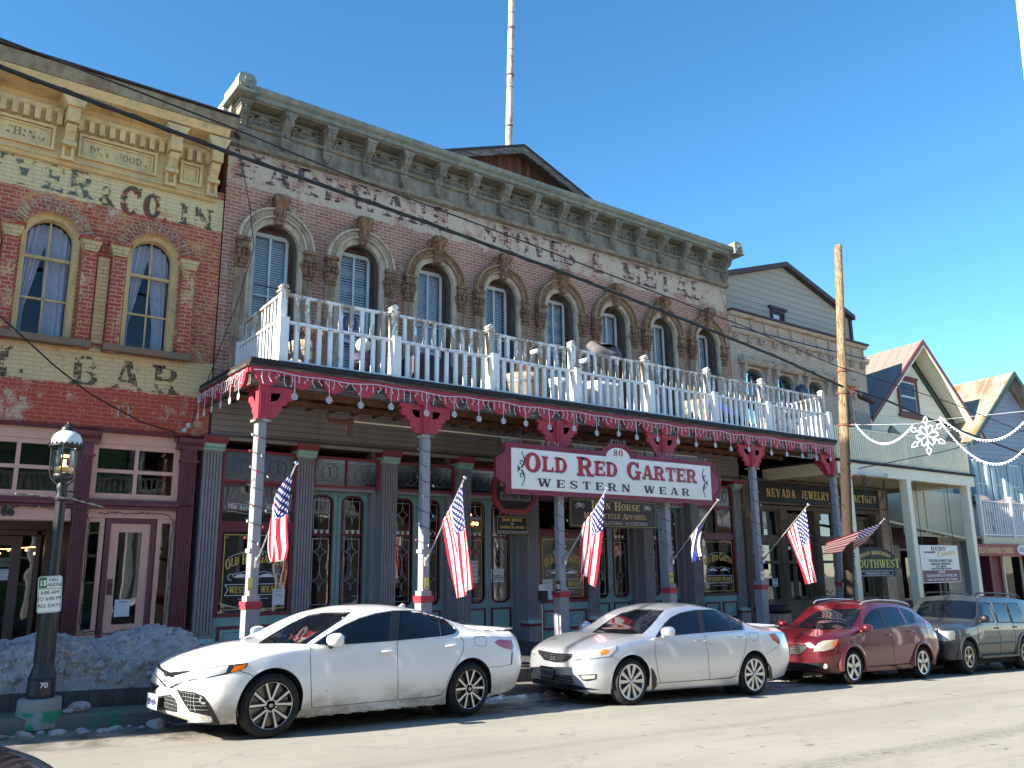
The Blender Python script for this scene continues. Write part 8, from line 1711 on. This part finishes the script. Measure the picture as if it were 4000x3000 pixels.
C2.patch('side_window', dlo, 'car_glass', .004); C2.line('window_trim', dlo, .007, 'chrome', .006, closed=True); C2.patch('door_pillar', [(1444, 266), (1490, 264), (1516, 448), (1474, 452)], 'trim_black', .009); C2.line('window_divider', [(1690, 292), (1728, 432)], .008, 'trim_black', .008); C2.line('window_divider', [(1200, 372), (1172, 478)], .006, 'trim_black', .008)
C2.patch('windscreen', [(637, 446), (700, 396), (790, 336), (870, 292), (960, 268), (1080, 262), (1195, 270), (1150, 320), (1090, 392), (1025, 455), (900, 458), (760, 448)], 'car_glass', .004, mirror=False); C2.line('windscreen_seal', [(637, 446), (700, 396), (790, 336), (870, 292), (960, 268), (1195, 270)], .010, 'trim_black', .004, mirror=False)
top_patch(C2, 'rear_window', [(3.30, -.50), (3.93, -.60), (3.98, 0), (3.93, .60), (3.30, .50), (3.25, 0)], 'car_glass')
C2.patch('headlight', [(500, 660), (520, 630), (548, 600), (640, 582), (822, 548), (812, 580), (768, 630), (650, 648)], 'headlamp', .004, step=7); C2.patch('indicator', [(690, 602), (725, 576), (762, 580), (748, 612), (700, 625)], 'lamp_orange', .008, step=5); C2.line('headlight_edge', [(500, 660), (650, 648), (768, 630), (812, 580), (822, 548)], .006, 'chrome', .006)
C2.patch('grille', [(246, 598), (360, 606), (478, 612), (470, 640), (432, 672), (330, 676), (258, 660)], 'trim_black', .003, step=7)
for k, (za, zb_) in enumerate(((612, 624), (632, 642), (652, 658))): C2.line('grille_bar', [(250+k*2, za-2), (300, za+3), (400, zb_-4), (468-k*14, zb_-2)], .012, 'chrome', .012)
h = C2.hit(329, 640)
if h:
    p = h[0]; m = MB()
    for q in (-1, 1): m.bar((p.x-.03, p.y+q*.030, p.z-.045), (p.x-.03, p.y+q*.042, p.z+.045), .014, .014, up=(1, 0, 0))
    m.bar((p.x-.03, p.y-.03, p.z), (p.x-.03, p.y+.03, p.z), .014, .014, up=(1, 0, 0)); m.build('emblem', 'chrome', C2.T)
C2.patch('lower_grille', [(232, 765), (300, 770), (470, 782), (488, 842), (455, 856), (300, 850), (225, 825)], 'grille_mesh', .003, step=7, mirror=False); C2.patch('fog_surround', [(520, 776), (668, 770), (664, 812), (600, 826), (556, 822)], 'trim_black', .003, step=6); C2.patch('fog_light', [(538, 782), (655, 778), (650, 804), (560, 812)], 'headlamp', .008, step=6)
C2.patch('front_lip', [(210, 818), (300, 846), (488, 850), (560, 872), (700, 893), (560, 895), (400, 888), (240, 855)], 'trim_black', .006, step=7)
C2.line('panel_gap', [(1116, 490), (1125, 600), (1148, 780), (1168, 842), (1350, 828), (1553, 812), (1540, 600), (1506, 455)], .004); C2.line('panel_gap', [(1553, 812), (1700, 800), (1742, 785), (1780, 740), (1825, 610), (1843, 520), (1832, 440)], .004); C2.line('panel_gap', [(768, 632), (820, 652), (862, 680)], .003); C2.line('panel_gap', [(1995, 612), (2050, 580), (2100, 536)], .003)
C2.line('fuel_flap', [(1853, 448), (1925, 446), (1938, 475), (1932, 504), (1888, 505), (1866, 480)], .0025, closed=True, mirror=False); C2.patch('rocker_trim', [(1140, 842), (1400, 824), (1700, 802), (1795, 780), (1792, 815), (1600, 838), (1300, 856), (1145, 866)], 'paint_silver', .012, step=9)
C2.handle((1440, 508), (1516, 506), 'chrome'); C2.handle((1757, 482), (1830, 478), 'chrome'); C2.mirror_(1232, 440, (.12, .11, .082), stalk='paint_silver')
C2.patch('tail_light', [(2018, 458), (2062, 447), (2098, 490), (2106, 530), (2090, 532), (2050, 505)], 'lamp_red', .004, step=6); C2.patch('mud_flap', [(1092, 720), (1112, 740), (1136, 800), (1132, 865), (1100, 905), (1098, 800)], 'trim_black', .008, step=8) ; C2.patch('mud_flap', [(2008, 672), (2035, 720), (2045, 800), (2020, 812), (2010, 740)], 'trim_black', .008, step=8)
plate(C2, [(262, 725), (350, 728), (345, 785), (258, 780)], '7KFH440', 'plate_grey' if 'plate_grey' in M else 'hoop', 'plate_blue')
m = MB(); m.prism([(4.66, 1.085), (4.80, 1.075), (4.83, 1.09), (4.70, 1.115)], -.60, .60, 'y'); m.build('boot_spoiler', 'paint_silver', C2.T)

# ---- red hatchback
R3 = [(0.0, .30,.40, .50,.48, .66,.48, .74,.40, .76), (.05, .24,.60, .48,.67, .68,.64, .79,.50, .81), (.16, .21,.70, .48,.76, .74,.73, .84,.56, .87), (.34, .20,.77, .50,.83, .82,.79, .90,.60, .93), (.62, .20,.81, .54,.88, .90,.83, .97,.62, 1.0), (.92, .20,.82, .58,.89, .96,.83, 1.01,.64, 1.05), (1.15, .20,.82, .60,.885, .99,.83, 1.06,.65, 1.10), (1.35, .20,.82, .60,.885, 1.0,.84, 1.18,.64, 1.21), (1.65, .20,.82, .60,.885, 1.01,.845, 1.36,.61, 1.39), (1.95, .20,.82, .60,.885, 1.03,.845, 1.47,.58, 1.51), (2.3, .20,.82, .60,.885, 1.05,.845, 1.51,.57, 1.56), (2.7, .20,.82, .61,.885, 1.07,.845, 1.51,.565, 1.57), (3.1, .20,.82, .62,.885, 1.09,.84, 1.50,.56, 1.555), (3.5, .20,.82, .64,.89, 1.11,.835, 1.46,.55, 1.52), (3.8, .22,.82, .66,.885, 1.12,.82, 1.40,.54, 1.46), (4.0, .24,.81, .66,.88, 1.11,.80, 1.28,.55, 1.34), (4.15, .28,.79, .66,.86, 1.05,.78, 1.14,.58, 1.18), (4.27, .32,.74, .62,.83, .86,.78, .92,.62, .95), (4.33, .34,.68, .60,.79, .74,.74, .77,.6, .78), (4.37, .40,.50, .56,.62, .64,.6, .68,.5, .68)]
Z18 = ((2950, 2250), 2.1067); X3 = 0
C3 = Car('red_hatchback', 'dark red hatchback with flared arches, five spoke silver wheels and silver roof rails', R3, 4.37, L3, SL, (.88, 3.48), .318, .372, 'paint_red', Z18)
def rim_c3(W, R):
    m = MB(); d = MB(); d.lathe([(R, .04), (.05, .055)], 0, 0, 24, 0, ax='y')
    for k in range(5): a = pi/2+2*pi*k/5; spoke(m, a, .03, R-.002, .030, .040, .010, .006, .03)
    m.lathe([(R-.001, .002), (R-.018, .0), (R-.02, .014)], 0, 0, 40, 0, ax='y'); m.lathe([(.065, .008), (.07, .03)], 0, 0, 20, 0, ax='y'); m.lathe([(0, .008), (.065, .008)], 0, 0, 20, 0, ax='y'); m.build('spokes', 'rim_silver', W); d.build('dark_dish', 'rim_dark', W); n_ = MB(); nuts(n_, .045, .004); n_.build('wheel_nuts', 'rim_dark', W); hub(W, 'rim_dark', .022, .003)
C3.wheel_set(.240, rim_c3)
C3.both('arch_flare', 'paint_red', lambda m, q: [m.lathe([(.372, q*(C3.wm-.02)), (.376, q*(C3.wm+.012)), (.43, q*(C3.wm+.010)), (.45, q*(C3.wm-.05))], x, .328, 30, 0, ax='y', a0=-.15, a1=pi+.15) for x in C3.wheels])
dlo = [(872, 448), (878, 400), (900, 340), (945, 288), (1000, 265), (1100, 258), (1190, 266), (1250, 284), (1296, 312), (1311, 382), (1240, 396), (1100, 424), (1000, 436)]
C3.patch('side_window', dlo, 'car_glass', .004, step=7); C3.line('window_trim', dlo, .008, 'trim_black', .005, closed=True); C3.patch('door_pillar', [(1006, 264), (1026, 262), (1082, 424), (1060, 428)], 'trim_black', .009, step=6); C3.patch('door_pillar', [(1160, 262), (1184, 266), (1258, 392), (1236, 397)], 'paint_red', .009, step=6)
C3.patch('windscreen', [(338, 425), (400, 368), (470, 315), (540, 282), (640, 274), (866, 270), (850, 330), (792, 436), (600, 440), (450, 432)], 'car_glass', .004, mirror=False, step=8)
C3.patch('headlight', [(478, 622), (492, 585), (520, 552), (560, 534), (682, 522), (672, 560), (645, 596), (570, 618)], 'headlamp_hazy', .005, step=6); C3.patch('indicator', [(640, 540), (678, 526), (668, 560), (645, 590), (632, 570)], 'lamp_orange', .008, step=5)
C3.patch('grille', [(274, 622), (284, 584), (320, 568), (438, 572), (420, 606), (376, 640), (284, 646)], 'grille_mesh', .004, step=6); C3.line('grille_rim', [(274, 622), (284, 584), (320, 568), (438, 572), (420, 606), (376, 640), (284, 646)], .008, 'chrome', .008, closed=True)
C3.patch('lower_grille', [(236, 712), (400, 716), (560, 712), (556, 762), (400, 770), (246, 768)], 'trim_black', .004, step=7, mirror=False)
h = C3.hit(577, 745)
if h: C3.both('fog_light', 'headlamp', lambda m, q: m.ball((h[0].x, q*abs(h[0].y), h[0].z), .055, 12, 0, (.6, 1, 1)))
C3.line('panel_gap', [(872, 450), (884, 520), (910, 640), (920, 746), (1040, 736), (1150, 726), (1142, 600), (1112, 428)], .004); C3.line('panel_gap', [(1150, 726), (1290, 714), (1302, 620), (1325, 560), (1345, 480), (1322, 395)], .004); C3.line('side_moulding', [(925, 602), (1040, 590), (1140, 575)], .010, 'paint_red', .006); C3.line('side_moulding', [(1142, 575), (1230, 562), (1300, 548)], .010, 'paint_red', .006)
C3.patch('rocker_trim', [(905, 748), (1100, 738), (1310, 716), (1312, 744), (1100, 770), (912, 782)], 'paint_red', .02, step=8); C3.handle((1064, 484), (1110, 480)); C3.handle((1252, 456), (1296, 452)); C3.mirror_(920, 428, (.13, .11, .075), stalk='paint_red')
C3.patch('tail_light', [(1388, 372), (1408, 380), (1436, 440), (1446, 520), (1432, 520), (1410, 440)], 'lamp_red', .005, step=6)
C3.both('roof_rail', 'alu', lambda m, q: m.tube([(1.8, q*.54, 1.48), (1.9, q*.54, 1.53), (2.4, q*.54, 1.575), (3.2, q*.53, 1.565), (3.65, q*.52, 1.51), (3.72, q*.52, 1.46)], .016, 8))

# ---- dark sport utility
R4 = [(0.0, .42,.70, .55,.74, .72,.74, .80,.66, .82), (.04, .34,.78, .52,.82, .80,.79, .98,.66, 1.0), (.12, .32,.82, .55,.85, .90,.82, 1.04,.68, 1.06), (.35, .32,.84, .6,.88, .96,.85, 1.07,.70, 1.09), (.9, .34,.85, .65,.90, 1.02,.87, 1.10,.72, 1.12), (1.25, .34,.85, .65,.90, 1.05,.87, 1.13,.74, 1.15), (1.42, .34,.85, .65,.90, 1.06,.875, 1.24,.74, 1.26), (1.70, .34,.85, .65,.90, 1.06,.88, 1.50,.71, 1.53), (1.90, .34,.85, .65,.90, 1.06,.88, 1.62,.70, 1.66), (2.2, .34,.85, .65,.90, 1.06,.88, 1.66,.69, 1.71), (3.0, .34,.85, .65,.90, 1.06,.88, 1.67,.69, 1.73), (3.8, .34,.85, .65,.90, 1.06,.88, 1.66,.69, 1.72), (4.3, .36,.85, .65,.895, 1.06,.875, 1.63,.69, 1.69), (4.55, .38,.84, .65,.89, 1.06,.86, 1.54,.69, 1.60), (4.66, .42,.82, .65,.88, 1.05,.84, 1.20,.72, 1.24), (4.72, .44,.80, .62,.86, .92,.82, .98,.74, 1.0), (4.80, .46,.70, .56,.80, .66,.78, .70,.7, .70)]
X4 = 0
C4 = Car('dark_sport_utility_car', 'dark grey boxy sport utility car with chunky tan wheels and black roof rack', R4, 4.80, L4, SL, (.86, 3.70), .372, .43, 'paint_charcoal', Z18)
def rim_c4(W, R):
    m = MB(); d = MB(); d.lathe([(R, .04), (.05, .05)], 0, 0, 24, 0, ax='y')
    for k in range(5): a = pi/2+2*pi*k/5; spoke(m, a, .04, R-.002, .028, .034, .02, .012, .03)
    m.lathe([(R-.001, .004), (R-.02, .002), (R-.024, .014)], 0, 0, 36, 0, ax='y'); m.build('spokes', 'rim_tan', W); d.build('dark_dish', 'rim_dark', W); hub(W, 'chrome', .045, .0)
C4.wheel_set(.225, rim_c4, .25)
C4.patch('side_window', [(1838, 378), (1840, 232), (1852, 220), (1918, 222), (1942, 290), (1968, 378)], 'car_glass', .004, step=7); C4.patch('side_window', [(1942, 224), (2046, 226), (2080, 300), (2108, 378), (2000, 382), (1968, 290)], 'car_glass', .004, step=7); C4.patch('side_window', [(2068, 222), (2150, 226), (2185, 300), (2205, 384), (2118, 382), (2090, 300)], 'car_glass', .004, step=7)
C4.patch('windscreen', [(1325, 300), (1362, 235), (1395, 207), (1500, 200), (1700, 202), (1814, 214), (1814, 330), (1792, 356), (1600, 346), (1335, 332)], 'car_glass', .004, mirror=False, step=8)
for w_ in ([(1838, 378), (1840, 232), (1852, 220), (1918, 222), (1942, 290), (1968, 378)], [(1942, 224), (2046, 226), (2080, 300), (2108, 378), (2000, 382), (1968, 290)], [(2068, 222), (2150, 226), (2185, 300), (2205, 384), (2118, 382), (2090, 300)]): C4.line('window_frame', w_, .014, 'trim_black', .004, closed=True)
C4.patch('headlight_surround', [(1462, 520), (1462, 455), (1632, 450), (1648, 480), (1640, 525), (1560, 538)], 'alu', .003, step=7); C4.patch('headlight', [(1474, 512), (1474, 466), (1500, 460), (1625, 460), (1636, 490), (1615, 526), (1500, 528)], 'headlamp', .008, step=7)
C4.patch('bumper_cladding', [(1448, 560), (1560, 556), (1684, 546), (1682, 690), (1600, 692), (1470, 680)], 'trim_grey' if 'trim_grey' in M else 'dark_metal', .012, step=8); C4.patch('grille', [(1380, 500), (1400, 470), (1455, 470), (1455, 520), (1400, 530)], 'trim_black', .004, step=7)
C4.line('panel_gap', [(1834, 385), (1836, 500), (1832, 660), (2020, 645), (2018, 500), (1985, 385)], .005); C4.line('panel_gap', [(2020, 645), (2140, 635), (2145, 540), (2140, 470), (2118, 385)], .005); C4.line('side_moulding', [(1840, 560), (2020, 548), (2135, 540)], .016, 'trim_black', .008)
C4.handle((1972, 428), (2000, 426), 'trim_black'); C4.handle((2122, 418), (2146, 416), 'trim_black'); C4.mirror_(1888, 350, (.11, .11, .085), 'trim_black'); C4.both('running_board', 'trim_black', lambda m, q: m.box(1.35, 3.2, min(q*.80, q*.93), max(q*.80, q*.93), .33, .38))
C4.both('roof_rail', 'trim_black', lambda m, q: m.tube([(2.0, q*.6, 1.70), (2.1, q*.6, 1.77), (3.0, q*.6, 1.79), (4.2, q*.6, 1.76), (4.35, q*.6, 1.69)], .018, 8)); C4.both('arch_flare', 'paint_charcoal', lambda m, q: [m.lathe([(.43, q*(C4.wm-.02)), (.434, q*(C4.wm+.02)), (.49, q*(C4.wm+.012)), (.51, q*(C4.wm-.04))], x, .382, 30, 0, ax='y', a0=-.1, a1=pi+.1) for x in C4.wheels])

# ---- dark car standing on the near side of the street, only its nose corner reaches into the picture
C5 = Car('dark_car', 'dark car on the near side of the street, only its front corner in view', [tuple(q) for q in R2], 4.86, Vector((.93, 3.56, road_z(1, 3.6))), 0, (.96, 3.735), .333, .378, 'paint_dark', Z16, yaw=pi, group='cars parked nose to tail along the kerb')
C5.wheel_set(.257, rim_c3)
del C5.T['group']
m = MB(); m.add([(1.55, -.6, 1.14), (2.05, -.55, 1.40), (2.05, .55, 1.40), (1.55, .6, 1.14)], [(0, 1, 2, 3)]); m.build('windscreen', 'car_glass', C5.T)
# ================================================================== buildings on the near side of the street (seen only in glass and paint) and an unseen block up the street, added to shade the kerb
def simple_house(name, label, x0, x1, y, zt, mat, gable=0.0, trim='white_paint', rail=True, ztop=None):
    T = thing(name, label, 'building', ((x0+x1)/2, y, -1.5)); zb = -2.0 - .0455*x1*.8; xm = (x0+x1)/2; m = MB()
    pts = [(x0, zb), (x1, zb), (x1, zt)] + ([(xm, zt+gable)] if gable else []) + [(x0, zt)]
    m.prism(pts, y-7, y, 'y'); m.build('wall', mat, T)
    if gable: m = MB(); m.prism([(x0-.3, zt-.15), (xm, zt+gable+.05), (x1+.3, zt-.15), (x1+.3, zt+.0), (xm, zt+gable+.2), (x0-.3, zt)], y-7, y+.4, 'y'); m.build('roof', 'snow_clean', T)
    else: m = MB(); m.box(x0-.1, x1+.1, y, y+.3, zt-.3, zt); m.build('cornice', trim, T)
    n = max(2, int((x1-x0)/1.7))
    for k in range(n):
        c = x0+(x1-x0)*(k+.5)/n
        for z0, z1 in ((-.4, 1.5), (3.1, 4.7)):
            if z1 > zt-.3: continue
            W = thing_part('window', T); m = MB(); frame(m, c-.5, c+.5, z0, z1, y+.005, y+.06, .09); m.box(c-.41, c+.41, y+.01, y+.05, (z0+z1)/2-.03, (z0+z1)/2+.03); m.build('frame', trim, W); m = MB(); m.box(c-.41, c+.41, y+.004, y+.02, z0+.09, z1-.09); m.build('pane', 'car_glass', W)
    if rail:
        m = MB(); m.box(x0, x1, y, y+2.3, 2.3, 2.45)
        k = x0
        while k < x1: m.box(k-.03, k+.03, y+2.22, y+2.28, 2.45, 3.3); k += .18
        m.box(x0, x1, y+2.2, y+2.3, 3.3, 3.36); m.build('balcony', trim, T)
        for k in range(4): c = x0+.1+(x1-x0-.2)*k/3; m = MB(); m.box(c-.08, c+.08, y+2.1, y+2.26, zb, 2.3); m.build('porch_post', trim, T)
    return T
for a in (('opposite_shop', 'tan flat roofed shop across the street furthest up the hill', -26, -17, -4.5, 6.2, 'siding_tan', 0), ('opposite_shop', 'red brick shop across the street with a white balcony', -17, -8.5, -4.5, 6.6, 'brick_saloon', 0), ('opposite_house', 'cream gabled house across the street', -8.5, -1.5, -4.5, 4.6, 'siding_cream', 2.4),
          ('opposite_house', 'green gabled house across the street with a snowy roof', -1.2, 7.5, -4.5, 4.8, 'opposite_green', 2.6), ('opposite_shop', 'blue boarded shop across the street', 7.6, 15.5, -4.5, 6.0, 'siding_blue', 0), ('opposite_house', 'tan gabled house across the street', 15.8, 24, -4.5, 4.4, 'siding_tan', 2.5), ('opposite_shop', 'white fronted shop across the street lower down', 24.2, 34, -4.5, 5.6, 'siding_cream', 0), ('opposite_shop', 'beige brick shop across the street at the bottom', 34.2, 46, -4.5, 5.2, 'brick_beige', 0)): simple_house(*a)
T = thing('unseen_sun_blocker', 'tall boarded building with a deep two-storey porch further up the hill', 'building', (-20, 15, -1)); m = MB(); m.box(-32, -9.6, 15, 28, -2, 8.6); m.build('wall', 'siding_tan', T); m = MB(); m.box(-32, -9.6, 12.0, 15, 2.5, 2.75); m.box(-32, -9.6, 12.0, 15, 7.15, 7.4)  # out of view, added to keep sun off the left kerb and snow bank
m.build('porch_deck', 'white_paint', T); m = MB(); m.box(-32, -9.6, 12.01, 12.09, 2.75, 7.1); m.box(-32, -9.6, 12.01, 12.09, -1.4, 2.5); m.box(-9.68, -9.6, 12.01, 15, -1.4, 7.1); m.build('blocker_wall', 'siding_tan', T)
T = thing('narrow_shop', 'narrow beige brick shop next to the saloon on its uphill side', 'building', (-7.6, 15, -1.5)); m = MB(); m.box(-9.55, -5.55, 15, 30, -2, 7.6); m.build('wall', 'brick_beige', T); m = MB(); m.box(-9.55, -5.55, 14.8, 15, 7.3, 7.6); m.build('cornice', 'cornice_grey', T)
for c in (-8.5, -6.7): m = MB(); m.box(c-.45, c+.45, 14.97, 14.999, 3.8, 5.8); m.box(c-.6, c+.6, 14.97, 14.999, -.8, 1.5); m.build('window', 'car_glass', T)
for o in bpy.data.objects:
    if '_w' in o: del o['_w']
